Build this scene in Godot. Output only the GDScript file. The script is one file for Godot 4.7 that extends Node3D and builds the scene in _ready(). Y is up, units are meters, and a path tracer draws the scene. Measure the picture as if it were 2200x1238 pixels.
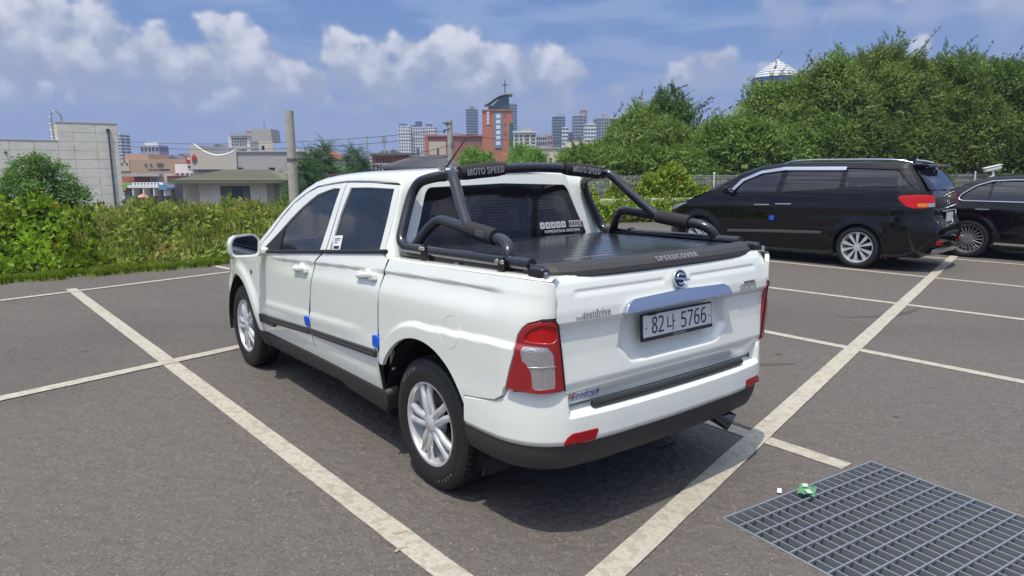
extends Node3D

var M := {}
var taken := {}
var rng := RandomNumberGenerator.new()

func _ready() -> void:
	rng.seed = 20240817
	# ---- camera, sky, sun, exposure
	var cam := Camera3D.new()
	cam.name = "camera"
	cam.position = Vector3(-2.727, 1.7085, 4.594)
	cam.rotation_degrees = Vector3(-9.72, -38.22, -0.14)
	cam.fov = 45.13
	cam.near = 0.05
	cam.far = 9000.0
	add_child(cam)
	cam.current = true
	var env := Environment.new()
	env.tonemap_mode = Environment.TONE_MAPPER_LINEAR
	env.tonemap_exposure = EXPOSURE
	env.background_mode = Environment.BG_SKY
	env.background_energy_multiplier = 1.0
	env.fog_enabled = true
	env.fog_density = 0.00055
	env.fog_light_color = Color(0.66, 0.73, 0.88)
	env.sdfgi_enabled = true
	env.ssao_enabled = true
	env.ssil_enabled = true
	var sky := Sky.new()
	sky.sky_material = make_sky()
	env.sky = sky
	var we := WorldEnvironment.new()
	we.name = "world_environment"
	we.environment = env
	add_child(we)
	var sun := DirectionalLight3D.new()
	sun.name = "sun"
	sun.light_energy = SUN_ENERGY
	sun.light_color = Color(1.0, 0.965, 0.90)
	sun.light_angular_distance = 0.55
	sun.shadow_enabled = true
	add_child(sun)
	sun.look_at_from_position(Vector3.ZERO, Vector3(0.33, -1.0, -0.17), Vector3(0, 0, 1))
	make_materials()
	# ---- the large structure
	make_ground()
	make_town()
	make_trees()
	make_boundary()
	# ---- the objects
	make_pickup()
	make_van()
	make_sedan()
	make_details()

const EXPOSURE := 1.40
const SUN_ENERGY := 0.83

# ------------------------------------------------------------------ scene helpers
func numbered(called: String) -> String:
	if not taken.has(called):
		taken[called] = 0
		return called
	taken[called] += 1
	return "%s_%03d" % [called, taken[called]]

func tag(o: Node, label: String, category := "", group := "", kind := "") -> Node:
	if label: o.set_meta("label", label)
	if category: o.set_meta("category", category)
	if group: o.set_meta("group", group)
	if kind: o.set_meta("kind", kind)
	return o

func thing(called: String, label: String, category: String, at := Vector3.ZERO, turn := 0.0, group := "") -> Node3D:
	var o := Node3D.new()
	o.name = numbered(called)
	add_child(o)
	o.position = at
	o.rotation.y = turn
	tag(o, label, category, group)
	return o

func put(called: String, mesh: Mesh, mat: Material, parent: Node, at := Vector3.ZERO) -> MeshInstance3D:
	var o := MeshInstance3D.new()
	o.mesh = mesh
	o.material_override = mat
	o.position = at
	if parent == self:
		o.name = numbered(called)
	else:
		var k := 0
		var nm := called
		while parent.has_node(NodePath(nm)):
			k += 1
			nm = "%s_%03d" % [called, k]
		o.name = nm
	parent.add_child(o, true)
	return o

func part(called: String, mb: MB, mat: Material, parent: Node, at := Vector3.ZERO) -> MeshInstance3D:
	return put(called, mb.mesh(), mat, parent, at)

func struct(called: String, mb: MB, mat: Material, label := "") -> MeshInstance3D:
	var o := part(called, mb, mat, self)
	tag(o, label, "", "", "structure")
	return o

func scatter(called: String, mesh: Mesh, mat: Material, xf: Array, cols: PackedColorArray, parent: Node) -> MultiMeshInstance3D:
	var mm := MultiMesh.new()
	mm.transform_format = MultiMesh.TRANSFORM_3D
	mm.use_colors = true
	mm.mesh = mesh
	mm.instance_count = xf.size()
	for i in xf.size():
		mm.set_instance_transform(i, xf[i])
		mm.set_instance_color(i, cols[i])
	var o := MultiMeshInstance3D.new()
	o.multimesh = mm
	o.material_override = mat
	if parent == self:
		o.name = numbered(called)
	else:
		o.name = called
	parent.add_child(o, true)
	return o

func dup(root: Node3D, at: Vector3, turn := 0.0, label := "") -> Node3D:
	var base := String(root.name).get_slice("_0", 0)
	var r: Node3D = root.duplicate()
	r.name = numbered(base)
	add_child(r)
	r.position = at
	r.rotation.y = turn
	if label: r.set_meta("label", label)
	return r

# ------------------------------------------------------------------ mesh buffer
class MB:
	var v := PackedVector3Array()
	var n := PackedVector3Array()
	var c := PackedColorArray()
	var uv := PackedVector2Array()
	var col := Color.WHITE
	var use_c := false
	var use_uv := false

	func tri(a: Vector3, b: Vector3, d: Vector3, na: Vector3, nb: Vector3, nd: Vector3) -> void:
		var g := (d - a).cross(b - a)
		v.push_back(a); n.push_back(na)
		if g.dot(na + nb + nd) >= 0.0:
			v.push_back(b); n.push_back(nb); v.push_back(d); n.push_back(nd)
		else:
			v.push_back(d); n.push_back(nd); v.push_back(b); n.push_back(nb)
		if use_c:
			c.push_back(col); c.push_back(col); c.push_back(col)

	func quad(a: Vector3, b: Vector3, d: Vector3, e: Vector3, na: Vector3, nb: Vector3, nd: Vector3, ne: Vector3) -> void:
		tri(a, b, d, na, nb, nd)
		tri(a, d, e, na, nd, ne)

	func flat(a: Vector3, b: Vector3, d: Vector3, e: Vector3, out: Vector3) -> void:
		var g := (d - a).cross(b - a).normalized()
		if g.dot(out) < 0.0: g = -g
		quad(a, b, d, e, g, g, g, g)

	func flat3(a: Vector3, b: Vector3, d: Vector3, out: Vector3) -> void:
		var g := (d - a).cross(b - a).normalized()
		if g.dot(out) < 0.0: g = -g
		tri(a, b, d, g, g, g)

	func quad_uv(a: Vector3, b: Vector3, d: Vector3, e: Vector3, out: Vector3, ua: Vector2, ub: Vector2, ud: Vector2, ue: Vector2) -> void:
		var g := (d - a).cross(b - a).normalized()
		var flip := g.dot(out) < 0.0
		if flip: g = -g
		var P := [a, b, d, a, d, e] if not flip else [a, d, b, a, e, d]
		var U := [ua, ub, ud, ua, ud, ue] if not flip else [ua, ud, ub, ua, ue, ud]
		for i in 6:
			v.push_back(P[i]); n.push_back(g); uv.push_back(U[i])
			if use_c: c.push_back(col)

	# a box with chamfered, smoothly shaded edges
	func box(ctr: Vector3, size: Vector3, bev := 0.0, bs := Basis()) -> void:
		var h := size * 0.5
		var b := minf(bev, minf(h.x, minf(h.y, h.z)) * 0.98)
		for ax in 3:
			var u := (ax + 1) % 3
			var w := (ax + 2) % 3
			for s in [-1.0, 1.0]:
				var q := []
				for k in [[-1.0, -1.0], [1.0, -1.0], [1.0, 1.0], [-1.0, 1.0]]:
					var p := Vector3.ZERO
					p[ax] = s * h[ax]
					p[u] = k[0] * (h[u] - b)
					p[w] = k[1] * (h[w] - b)
					q.append(ctr + bs * p)
				var nn := Vector3.ZERO
				nn[ax] = s
				nn = bs * nn
				quad(q[0], q[1], q[2], q[3], nn, nn, nn, nn)
		if b <= 0.0: return
		for ax in 3:
			var u := (ax + 1) % 3
			var w := (ax + 2) % 3
			for su in [-1.0, 1.0]:
				for sw in [-1.0, 1.0]:
					var nu := Vector3.ZERO
					nu[u] = su
					var nw := Vector3.ZERO
					nw[w] = sw
					var P := []
					for e in [-1.0, 1.0]:
						var p1 := Vector3.ZERO
						p1[ax] = e * (h[ax] - b)
						var p2 := p1
						p1[u] = su * h[u]; p1[w] = sw * (h[w] - b)
						p2[u] = su * (h[u] - b); p2[w] = sw * h[w]
						P.append(ctr + bs * p1); P.append(ctr + bs * p2)
					nu = bs * nu
					nw = bs * nw
					quad(P[0], P[1], P[3], P[2], nu, nw, nw, nu)
		for sx in [-1.0, 1.0]:
			for sy in [-1.0, 1.0]:
				for sz in [-1.0, 1.0]:
					var a := Vector3(sx * h.x, sy * (h.y - b), sz * (h.z - b))
					var d := Vector3(sx * (h.x - b), sy * h.y, sz * (h.z - b))
					var e := Vector3(sx * (h.x - b), sy * (h.y - b), sz * h.z)
					tri(ctr + bs * a, ctr + bs * d, ctr + bs * e, bs * Vector3(sx, 0, 0), bs * Vector3(0, sy, 0), bs * Vector3(0, 0, sz))

	# box given by its corners lo and hi
	func span(lo: Vector3, hi: Vector3, bev := 0.0) -> void:
		box((lo + hi) * 0.5, hi - lo, bev)

	func beam(a: Vector3, b: Vector3, w: float, h: float, bev := 0.0) -> void:
		var d := b - a
		var f := d.normalized()
		var up := Vector3.UP if absf(f.y) < 0.98 else Vector3.RIGHT
		var s := up.cross(f).normalized()
		var t := f.cross(s)
		box((a + b) * 0.5, Vector3(w, h, d.length()), bev, Basis(s, t, f))

	func tube(pts: PackedVector3Array, rad: Variant, seg := 12, caps := true, squash := 1.0) -> void:
		var m := pts.size()
		var tang := []
		for i in m:
			var d := pts[mini(i + 1, m - 1)] - pts[maxi(i - 1, 0)]
			tang.append(d.normalized())
		var ref: Vector3 = Vector3.UP if absf(tang[0].y) < 0.95 else Vector3.RIGHT
		var a: Vector3 = ref.cross(tang[0]).normalized()
		var rings := []
		var nors := []
		for i in m:
			var t: Vector3 = tang[i]
			a = (a - t * a.dot(t)).normalized()
			var b := t.cross(a)
			var r: float = rad if rad is float or rad is int else rad[i]
			var ring := PackedVector3Array()
			var nr := PackedVector3Array()
			for k in seg + 1:
				var an := TAU * k / seg
				var dir := a * cos(an) * squash + b * sin(an)
				ring.push_back(pts[i] + dir * r)
				nr.push_back((a * cos(an) / squash + b * sin(an)).normalized())
			rings.append(ring)
			nors.append(nr)
		for i in m - 1:
			var r0: PackedVector3Array = rings[i]
			var r1: PackedVector3Array = rings[i + 1]
			var n0: PackedVector3Array = nors[i]
			var n1: PackedVector3Array = nors[i + 1]
			for k in seg:
				quad(r0[k], r0[k + 1], r1[k + 1], r1[k], n0[k], n0[k + 1], n1[k + 1], n1[k])
		if caps:
			for e in [0, m - 1]:
				var nn: Vector3 = -tang[0] if e == 0 else tang[m - 1]
				var rr: PackedVector3Array = rings[e]
				for k in seg:
					tri(pts[e], rr[k], rr[k + 1], nn, nn, nn)

	# profile of (radius, axial) turned round an axis; sharp joints keep their edge
	func lathe(prof: PackedVector2Array, seg: int, xf := Transform3D(), a0 := 0.0, a1 := TAU) -> void:
		var m := prof.size()
		var sn := []
		for i in m - 1:
			var d := prof[i + 1] - prof[i]
			sn.append(Vector2(-d.y, d.x).normalized())
		for i in m - 1:
			var na: Vector2 = sn[i]
			var nb: Vector2 = sn[i]
			if i > 0 and sn[i - 1].dot(sn[i]) > 0.6: na = (sn[i - 1] + sn[i]).normalized()
			if i < m - 2 and sn[i + 1].dot(sn[i]) > 0.6: nb = (sn[i + 1] + sn[i]).normalized()
			for k in seg:
				var t0 := lerpf(a0, a1, float(k) / seg)
				var t1 := lerpf(a0, a1, float(k + 1) / seg)
				var c0 := Vector3(0, cos(t0), sin(t0))
				var c1 := Vector3(0, cos(t1), sin(t1))
				var X := Vector3(1, 0, 0)
				var p := [c0 * prof[i].x + X * prof[i].y, c1 * prof[i].x + X * prof[i].y, c1 * prof[i + 1].x + X * prof[i + 1].y, c0 * prof[i + 1].x + X * prof[i + 1].y]
				var q := [c0 * na.x + X * na.y, c1 * na.x + X * na.y, c1 * nb.x + X * nb.y, c0 * nb.x + X * nb.y]
				quad(xf * p[0], xf * p[1], xf * p[2], xf * p[3], xf.basis * q[0], xf.basis * q[1], xf.basis * q[2], xf.basis * q[3])

	# a flat outline in x, y given thickness along z, both faces and the rim
	func prism(poly: PackedVector2Array, depth: float, xf := Transform3D(), back := true) -> void:
		var idx := Geometry2D.triangulate_polygon(poly)
		var z1 := depth * 0.5
		for s in ([1.0, -1.0] if back else [1.0]):
			var nn := xf.basis * Vector3(0, 0, s)
			for i in range(0, idx.size(), 3):
				var P := []
				for j in 3:
					var q := poly[idx[i + j]]
					P.append(xf * Vector3(q.x, q.y, s * z1))
				tri(P[0], P[1], P[2], nn, nn, nn)
		var cw := Geometry2D.is_polygon_clockwise(poly)
		for i in poly.size():
			var a := poly[i]
			var b := poly[(i + 1) % poly.size()]
			var e := (b - a).normalized()
			var o := Vector2(e.y, -e.x) if not cw else Vector2(-e.y, e.x)
			var nn := xf.basis * Vector3(o.x, o.y, 0)
			quad(xf * Vector3(a.x, a.y, z1), xf * Vector3(b.x, b.y, z1), xf * Vector3(b.x, b.y, -z1), xf * Vector3(a.x, a.y, -z1), nn, nn, nn, nn)

	func append(o: MB, xf := Transform3D()) -> void:
		for i in o.v.size():
			v.push_back(xf * o.v[i])
			n.push_back((xf.basis * o.n[i]).normalized())
		if use_c:
			for i in o.v.size(): c.push_back(col)

	func mirrored() -> MB:
		var r := MB.new()
		r.use_c = use_c
		r.use_uv = use_uv
		for i in range(0, v.size(), 3):
			for j in [0, 2, 1]:
				var p := v[i + j]
				var q := n[i + j]
				r.v.push_back(Vector3(-p.x, p.y, p.z))
				r.n.push_back(Vector3(-q.x, q.y, q.z))
				if use_c: r.c.push_back(c[i + j])
				if use_uv: r.uv.push_back(uv[i + j])
		return r

	func mesh() -> ArrayMesh:
		var a := []
		a.resize(Mesh.ARRAY_MAX)
		a[Mesh.ARRAY_VERTEX] = v
		a[Mesh.ARRAY_NORMAL] = n
		if use_c: a[Mesh.ARRAY_COLOR] = c
		if use_uv: a[Mesh.ARRAY_TEX_UV] = uv
		var m := ArrayMesh.new()
		m.add_surface_from_arrays(Mesh.PRIMITIVE_TRIANGLES, a)
		return m

func mb() -> MB:
	return MB.new()

func pv(a: Array) -> PackedVector2Array:   # [x, y, x, y ...]
	var r := PackedVector2Array()
	for i in range(0, a.size(), 2): r.push_back(Vector2(a[i], a[i + 1]))
	return r

func rounded(poly: PackedVector2Array, r: float, seg := 4) -> PackedVector2Array:
	var o := PackedVector2Array()
	var m := poly.size()
	for i in m:
		var p := poly[i]
		var a := poly[(i + m - 1) % m] - p
		var b := poly[(i + 1) % m] - p
		var rr := minf(r, minf(a.length(), b.length()) * 0.45)
		var p0 := p + a.normalized() * rr
		var p1 := p + b.normalized() * rr
		for k in seg + 1:
			var t := float(k) / seg
			o.push_back(p0.lerp(p, t).lerp(p.lerp(p1, t), t))
	return o

func curve3(pts: Array, steps := 6) -> PackedVector3Array:   # Catmull-Rom through the points
	var o := PackedVector3Array()
	var m := pts.size()
	for i in m - 1:
		var a: Vector3 = pts[maxi(i - 1, 0)]
		var b: Vector3 = pts[i]
		var c: Vector3 = pts[i + 1]
		var d: Vector3 = pts[mini(i + 2, m - 1)]
		for k in steps:
			var t := float(k) / steps
			o.push_back(b.cubic_interpolate(c, a, d, t))
	o.push_back(pts[m - 1])
	return o

func inset(poly: PackedVector2Array, d: float) -> PackedVector2Array:
	var r := Geometry2D.offset_polygon(poly, -d, Geometry2D.JOIN_MITER)
	if r.is_empty(): return poly
	var best: PackedVector2Array = r[0]
	for q in r:
		if q.size() > best.size(): best = q
	return best

func resample(poly: PackedVector2Array, step: float) -> PackedVector2Array:
	var o := PackedVector2Array()
	for i in poly.size():
		var a := poly[i]
		var b := poly[(i + 1) % poly.size()]
		var k := maxi(1, int(ceil(a.distance_to(b) / step)))
		for j in k: o.push_back(a.lerp(b, float(j) / k))
	return o

# A curved sheet: outline and holes in (u, v), surface point f(u, v); the rim is rounded and turned in by depth.
func panel(m: MB, poly: PackedVector2Array, f: Callable, step: float, out: Vector3, depth := 0.02, holes: Array = [], bev := 0.003) -> void:
	var lo := poly[0]
	var hi := poly[0]
	for p in poly:
		lo = lo.min(p)
		hi = hi.max(p)
	var nx := maxi(1, int(ceil((hi.x - lo.x) / step)))
	var ny := maxi(1, int(ceil((hi.y - lo.y) / step)))
	var dx := (hi.x - lo.x) / nx
	var dy := (hi.y - lo.y) / ny
	var mid := (lo + hi) * 0.5
	var sgn := 1.0
	var nr := func(u: float, w: float) -> Vector3:
		var e := 0.004
		var a: Vector3 = f.call(u + e, w) - f.call(u - e, w)
		var b: Vector3 = f.call(u, w + e) - f.call(u, w - e)
		return a.cross(b).normalized()
	if nr.call(mid.x, mid.y).dot(out) < 0.0: sgn = -1.0
	var dirty := PackedByteArray()
	dirty.resize(nx * ny)
	var rings: Array = [poly]
	rings.append_array(holes)
	for ring: PackedVector2Array in rings:
		for p in resample(ring, minf(dx, dy) * 0.2):
			var i := clampi(int((p.x - lo.x) / dx), 0, nx - 1)
			var j := clampi(int((p.y - lo.y) / dy), 0, ny - 1)
			dirty[j * nx + i] = 1
	var gp := []
	var gn := []
	gp.resize((nx + 1) * (ny + 1))
	gn.resize((nx + 1) * (ny + 1))
	for j in ny:
		for i in nx:
			var x0 := lo.x + i * dx
			var y0 := lo.y + j * dy
			if dirty[j * nx + i] == 0:
				var ctr := Vector2(x0 + dx * 0.5, y0 + dy * 0.5)
				if not Geometry2D.is_point_in_polygon(ctr, poly): continue
				var inhole := false
				for h: PackedVector2Array in holes:
					if Geometry2D.is_point_in_polygon(ctr, h):
						inhole = true
						break
				if inhole: continue
				var ks := [j * (nx + 1) + i, j * (nx + 1) + i + 1, (j + 1) * (nx + 1) + i + 1, (j + 1) * (nx + 1) + i]
				var us := [x0, x0 + dx, x0 + dx, x0]
				var vs := [y0, y0, y0 + dy, y0 + dy]
				for q in 4:
					if gp[ks[q]] == null:
						gp[ks[q]] = f.call(us[q], vs[q])
						gn[ks[q]] = nr.call(us[q], vs[q]) * sgn
				m.quad(gp[ks[0]], gp[ks[1]], gp[ks[2]], gp[ks[3]], gn[ks[0]], gn[ks[1]], gn[ks[2]], gn[ks[3]])
			else:
				var cell := PackedVector2Array([Vector2(x0, y0), Vector2(x0 + dx, y0), Vector2(x0 + dx, y0 + dy), Vector2(x0, y0 + dy)])
				var pieces := Geometry2D.intersect_polygons(cell, poly)
				for h: PackedVector2Array in holes:
					var nxt: Array[PackedVector2Array] = []
					for q in pieces: nxt.append_array(Geometry2D.clip_polygons(q, h))
					pieces = nxt
				for q in pieces:
					if q.size() < 3: continue
					var idx := Geometry2D.triangulate_polygon(q)
					var P := []
					var N := []
					for t in q:
						P.append(f.call(t.x, t.y))
						N.append(nr.call(t.x, t.y) * sgn)
					for t in range(0, idx.size(), 3):
						m.tri(P[idx[t]], P[idx[t + 1]], P[idx[t + 2]], N[idx[t]], N[idx[t + 1]], N[idx[t + 2]])
	if depth <= 0.0: return
	for r in rings.size():
		var ring := resample(rings[r], step * 1.2)
		var cw := Geometry2D.is_polygon_clockwise(ring)
		var k := ring.size()
		var p0 := []
		var p1 := []
		var p2 := []
		var n0 := []
		var n1 := []
		for i in k:
			var a := ring[i]
			var e := (ring[(i + 1) % k] - ring[(i + k - 1) % k]).normalized()
			var o := Vector2(-e.y, e.x) if cw else Vector2(e.y, -e.x)
			if r > 0: o = -o
			var p: Vector3 = f.call(a.x, a.y)
			var nn: Vector3 = nr.call(a.x, a.y) * sgn
			var pt: Vector3 = f.call(a.x + o.x * 0.003, a.y + o.y * 0.003) - p
			pt = (pt - nn * pt.dot(nn)).normalized()
			p0.append(p); n0.append(nn)
			p1.append(p + pt * bev - nn * bev); n1.append((pt * 0.9 + nn * 0.1).normalized())
			p2.append(p + pt * bev - nn * depth)
		for i in k:
			var j := (i + 1) % k
			m.quad(p0[i], p0[j], p1[j], p1[i], n0[i], n0[j], n1[j], n1[i])
			m.quad(p1[i], p1[j], p2[j], p2[i], n1[i], n1[j], n1[j], n1[i])

# A ruled strip through three lines of points (edge, control, edge), rounded across
func bridge(m: MB, A: PackedVector3Array, K: PackedVector3Array, B: PackedVector3Array, across: int, out: Vector3) -> void:
	var k := A.size()
	var P := []
	for i in k:
		var row := PackedVector3Array()
		for j in across + 1:
			var t := float(j) / across
			row.push_back(A[i].lerp(K[i], t).lerp(K[i].lerp(B[i], t), t))
		P.append(row)
	var N := []
	for i in k:
		var row := PackedVector3Array()
		for j in across + 1:
			var a: Vector3 = P[mini(i + 1, k - 1)][j] - P[maxi(i - 1, 0)][j]
			var b: Vector3 = P[i][mini(j + 1, across)] - P[i][maxi(j - 1, 0)]
			var g := a.cross(b).normalized()
			if g.dot(out) < 0.0: g = -g
			row.push_back(g)
		N.append(row)
	for i in k - 1:
		for j in across:
			m.quad(P[i][j], P[i + 1][j], P[i + 1][j + 1], P[i][j + 1], N[i][j], N[i + 1][j], N[i + 1][j + 1], N[i][j + 1])

func letters(called: String, said: String, height: float, depth: float, mat: Material, parent: Node, xf: Transform3D, bold := true, squeeze := 1.0, font_name := "Droid Sans") -> MeshInstance3D:
	var t := TextMesh.new()
	var f := SystemFont.new()
	f.font_names = PackedStringArray([font_name])
	f.font_weight = 700 if bold else 400
	t.font = f
	t.text = said
	t.font_size = 64
	t.pixel_size = height / 46.0
	t.depth = depth
	t.curve_step = 1.0
	var o := put(called, t, mat, parent)
	o.transform = xf * Transform3D(Basis.from_scale(Vector3(squeeze, 1, 1)), Vector3.ZERO)
	return o

# ------------------------------------------------------------------ sky: air and clouds
func make_sky() -> PanoramaSkyMaterial:
	var W := 3072
	var H := 1536
	var half := 768
	var dens := PackedFloat32Array()
	dens.resize(W * half)
	var lum := PackedFloat32Array()
	lum.resize(W * half)
	var nz := FastNoiseLite.new()
	nz.seed = 11
	nz.noise_type = FastNoiseLite.TYPE_SIMPLEX_SMOOTH
	nz.frequency = 1.0
	nz.fractal_type = FastNoiseLite.FRACTAL_FBM
	nz.fractal_octaves = 5
	nz.fractal_gain = 0.55
	var puffs := []
	# heaps seen past the town: azimuth, elevation, radius in degrees, softness
	var seen := [[-3.0, 8.6, 4.6, 0.75], [1.0, 8.8, 4.6, 0.75], [5.0, 8.2, 4.0, 0.7], [9.0, 7.6, 3.0, 0.6], [14.0, 6.8, 2.6, 0.5], [19.0, 6.6, 2.5, 0.5], [27.0, 6.8, 2.7, 0.5], [34.0, 7.0, 3.0, 0.5], [41.0, 6.6, 2.4, 0.5], [48.0, 5.6, 2.4, 0.3], [54.0, 7.0, 2.0, 0.4],
		[-1.5, 9.5, 3.6], [2.5, 10.6, 3.6], [5.5, 9.4, 3.0], [8.6, 9.6, 2.6], [11.0, 8.3, 2.0], [7.0, 7.0, 2.4], [3.0, 7.0, 2.6], [-1.0, 6.6, 2.4],
		[12.4, 8.5, 1.35], [14.2, 7.7, 1.5], [13.4, 6.8, 1.7], [15.4, 6.9, 1.3], [16.3, 10.0, 1.3], [17.6, 9.9, 1.25], [17.3, 8.6, 1.6], [18.9, 9.2, 1.1], [17.8, 7.3, 1.6], [19.6, 7.3, 1.5], [21.4, 6.9, 1.3], [23.0, 6.6, 1.1], [20.4, 6.3, 1.2],
		[24.8, 9.3, 1.35], [25.4, 8.2, 1.6], [26.8, 8.0, 1.5], [28.0, 7.6, 1.5], [29.5, 9.1, 1.3], [30.6, 8.2, 1.7], [32.0, 8.6, 1.5], [33.2, 9.3, 1.5], [34.8, 8.9, 1.6], [36.3, 8.6, 1.4], [37.6, 8.0, 1.5], [39.0, 7.8, 1.3], [40.6, 8.4, 1.3], [42.0, 8.0, 1.2], [43.2, 7.4, 1.1], [28.6, 6.7, 1.5], [33.6, 7.2, 1.7], [37.0, 6.8, 1.5], [41.5, 6.8, 1.2],
		[51.2, 7.4, 0.9], [52.3, 7.9, 1.0], [53.6, 8.2, 1.1], [55.0, 8.4, 0.9], [50.6, 6.6, 0.9], [52.6, 6.8, 1.2], [57.6, 7.4, 0.7], [5.0, 5.0, 1.0], [6.6, 4.6, 0.8], [13.0, 5.0, 0.9], [15.0, 4.6, 0.8], [24.0, 5.2, 0.7], [46.5, 6.4, 0.7], [67.8, 8.2, 0.9], [59.0, 11.2, 2.6, 0.45], [63.5, 12.0, 3.2, 0.5], [68.0, 11.6, 3.2, 0.5], [72.5, 10.6, 3.0, 0.55], [76.0, 9.6, 2.6, 0.5], [46.0, 11.4, 2.2, 0.25], [3.0, 4.8, 1.5, 0.6], [8.0, 5.4, 1.2, 0.6], [11.5, 4.9, 1.0, 0.6], [16.5, 5.0, 1.3, 0.6], [22.5, 5.2, 1.2, 0.55], [26.0, 4.6, 1.0, 0.55], [30.0, 5.6, 1.0, 0.6], [36.0, 5.0, 1.2, 0.5], [43.5, 5.0, 1.3, 0.5], [49.5, 4.6, 1.3, 0.5], [57.0, 6.2, 1.2, 0.5], [61.0, 7.2, 1.0, 0.5], [9.5, 4.4, 2.2, 0.35], [20.0, 4.2, 2.6, 0.35], [31.0, 4.6, 2.4, 0.35]]
	for s in seen: puffs.append(s)
	for k in puffs.size():
		if puffs[k][0] > 12.0 and puffs[k][0] < 44.0 and puffs[k][1] > 6.0: puffs[k][2] *= 1.34
	var r := RandomNumberGenerator.new()
	r.seed = 77
	var az := 76.0
	while az < 352.0:   # the same weather all round
		var n := r.randi_range(4, 9)
		var base := r.randf_range(5.5, 8.5)
		var w := r.randf_range(5.0, 14.0)
		for k in n:
			var t := r.randf()
			puffs.append([az + w * t, base + r.randf_range(0.0, 3.2) * (1.0 - absf(t - 0.5)), r.randf_range(1.0, 2.4)])
		if r.randf() < 0.5:
			for k in 5: puffs.append([az + r.randf_range(0, 12), r.randf_range(16, 48) , r.randf_range(2.0, 5.0)])
		az += w + r.randf_range(1.0, 9.0)
	for k in 26: puffs.append([r.randf_range(0.0, 360.0), r.randf_range(24, 75), r.randf_range(3.0, 7.0)])
	var dpp := 360.0 / W
	for p in puffs:
		var el: float = p[1]
		var rad: float = p[2]
		var strength: float = p[3] if p.size() > 3 else 1.0
		var ce := cos(deg_to_rad(el))
		var j0 := int(floor((el - rad * 1.5) / dpp))
		var j1 := int(ceil((el + rad * 1.5) / dpp))
		var wr: float = rad * 1.5 / maxf(ce, 0.15)
		var i0 := int(floor((p[0] - wr) / dpp))
		var i1 := int(ceil((p[0] + wr) / dpp))
		for j in range(maxi(j0, 0), mini(j1, half - 1) + 1):
			var e := (j + 0.5) * dpp
			var er := deg_to_rad(e)
			var sy := sin(er)
			var cy := cos(er)
			var dy := (e - el) / rad
			if dy < 0.0: dy *= 0.8
			for i in range(i0, i1 + 1):
				var a := (i + 0.5) * dpp
				var dx: float = (a - p[0]) * ce / rad
				var d2 := dx * dx + dy * dy
				if d2 > 2.0: continue
				var ar := deg_to_rad(a)
				var q := nz.get_noise_3d(sin(ar) * cy * 20.0, sy * 23.0, cos(ar) * cy * 20.0)
				var f := 1.0 - sqrt(d2) + q * (0.66 if rad < 1.9 else 0.50)
				if f <= 0.0: continue
				var at := posmod(i, W) + j * W
				var al := minf(1.0, f * 2.0) * minf(1.0, 0.35 + rad * 0.5) * strength
				al = al * al * (3.0 - 2.0 * al)
				if dy < 0.0: al *= clampf(1.0 + dy * 0.62, 0.0, 1.0)
				var hgt := clampf((e - 6.0) / 4.6, 0.0, 1.0) if el < 14.0 and el > 5.7 else (0.85 if el > 14.0 else 0.5)
				var li := clampf(0.14 + 0.44 * hgt + 0.20 * dy - 0.06 * dx + 0.66 * q, 0.0, 1.0)
				if al > 0.02:
					lum[at] = lerpf(lum[at], li, al)
					dens[at] = 1.0 - (1.0 - dens[at]) * (1.0 - al)
	var sd := Vector3(-0.33, 1.0, 0.17).normalized()
	var px := PackedFloat32Array()
	px.resize(W * H * 3)
	var veil := FastNoiseLite.new()
	veil.seed = 5
	veil.frequency = 1.0
	veil.fractal_octaves = 4
	for j in H:
		var e := 90.0 - (j + 0.5) * dpp
		var up := maxf(e, 0.0)
		var t := pow(1.0 - sin(deg_to_rad(up)), 6.0)      # air near the horizon is paler
		var R := lerpf(0.072, 0.325, t)
		var G := lerpf(0.200, 0.405, t)
		var B := lerpf(0.48, 0.63, t)
		if e < 0.0:
			R = 0.16; G = 0.155; B = 0.15
		var row := j * W * 3
		if e < 0.0:
			for i in W:
				px[row] = R; px[row + 1] = G; px[row + 2] = B
				row += 3
			continue
		var src := clampi(half - 1 - j, 0, half - 1) * W
		var cy := cos(deg_to_rad(e))
		var sy := sin(deg_to_rad(e))
		var deck := smoothstep(10.0, 3.5, e) * 0.55 * smoothstep(-0.5, 2.5, e)
		for i in W:
			var ar := deg_to_rad((i + 0.5) * dpp)
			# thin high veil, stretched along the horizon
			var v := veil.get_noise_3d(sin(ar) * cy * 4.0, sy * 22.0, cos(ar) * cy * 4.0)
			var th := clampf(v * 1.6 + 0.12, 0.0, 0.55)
			# humid sheet, thickened and brightened overhead as added fill for shaded sides
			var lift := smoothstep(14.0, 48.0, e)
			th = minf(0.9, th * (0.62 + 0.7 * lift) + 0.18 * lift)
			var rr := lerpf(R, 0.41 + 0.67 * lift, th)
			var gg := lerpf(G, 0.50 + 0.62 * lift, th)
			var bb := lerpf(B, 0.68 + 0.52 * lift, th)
			if deck > 0.0:
				var k := deck * clampf(0.75 + v * 1.2, 0.2, 1.0)
				rr = lerpf(rr, 0.315, k); gg = lerpf(gg, 0.375, k); bb = lerpf(bb, 0.54, k)
			var d := dens[src + i] * 0.96
			if d > 0.0:
				var l := lum[src + i]
				l = l * l * (3.0 - 2.0 * l)
				var fade := smoothstep(2.0, 8.0, e) * 0.4 + 0.6
				rr = lerpf(rr, lerpf(0.335, 0.74, l), d * fade)
				gg = lerpf(gg, lerpf(0.38, 0.755, l), d * fade)
				bb = lerpf(bb, lerpf(0.50, 0.81, l), d * fade)
			# air brightens towards the sun; this glow is added to lift fill light
			var near := sin(ar) * cy * sd.x + sy * sd.y - cos(ar) * cy * sd.z
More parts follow.
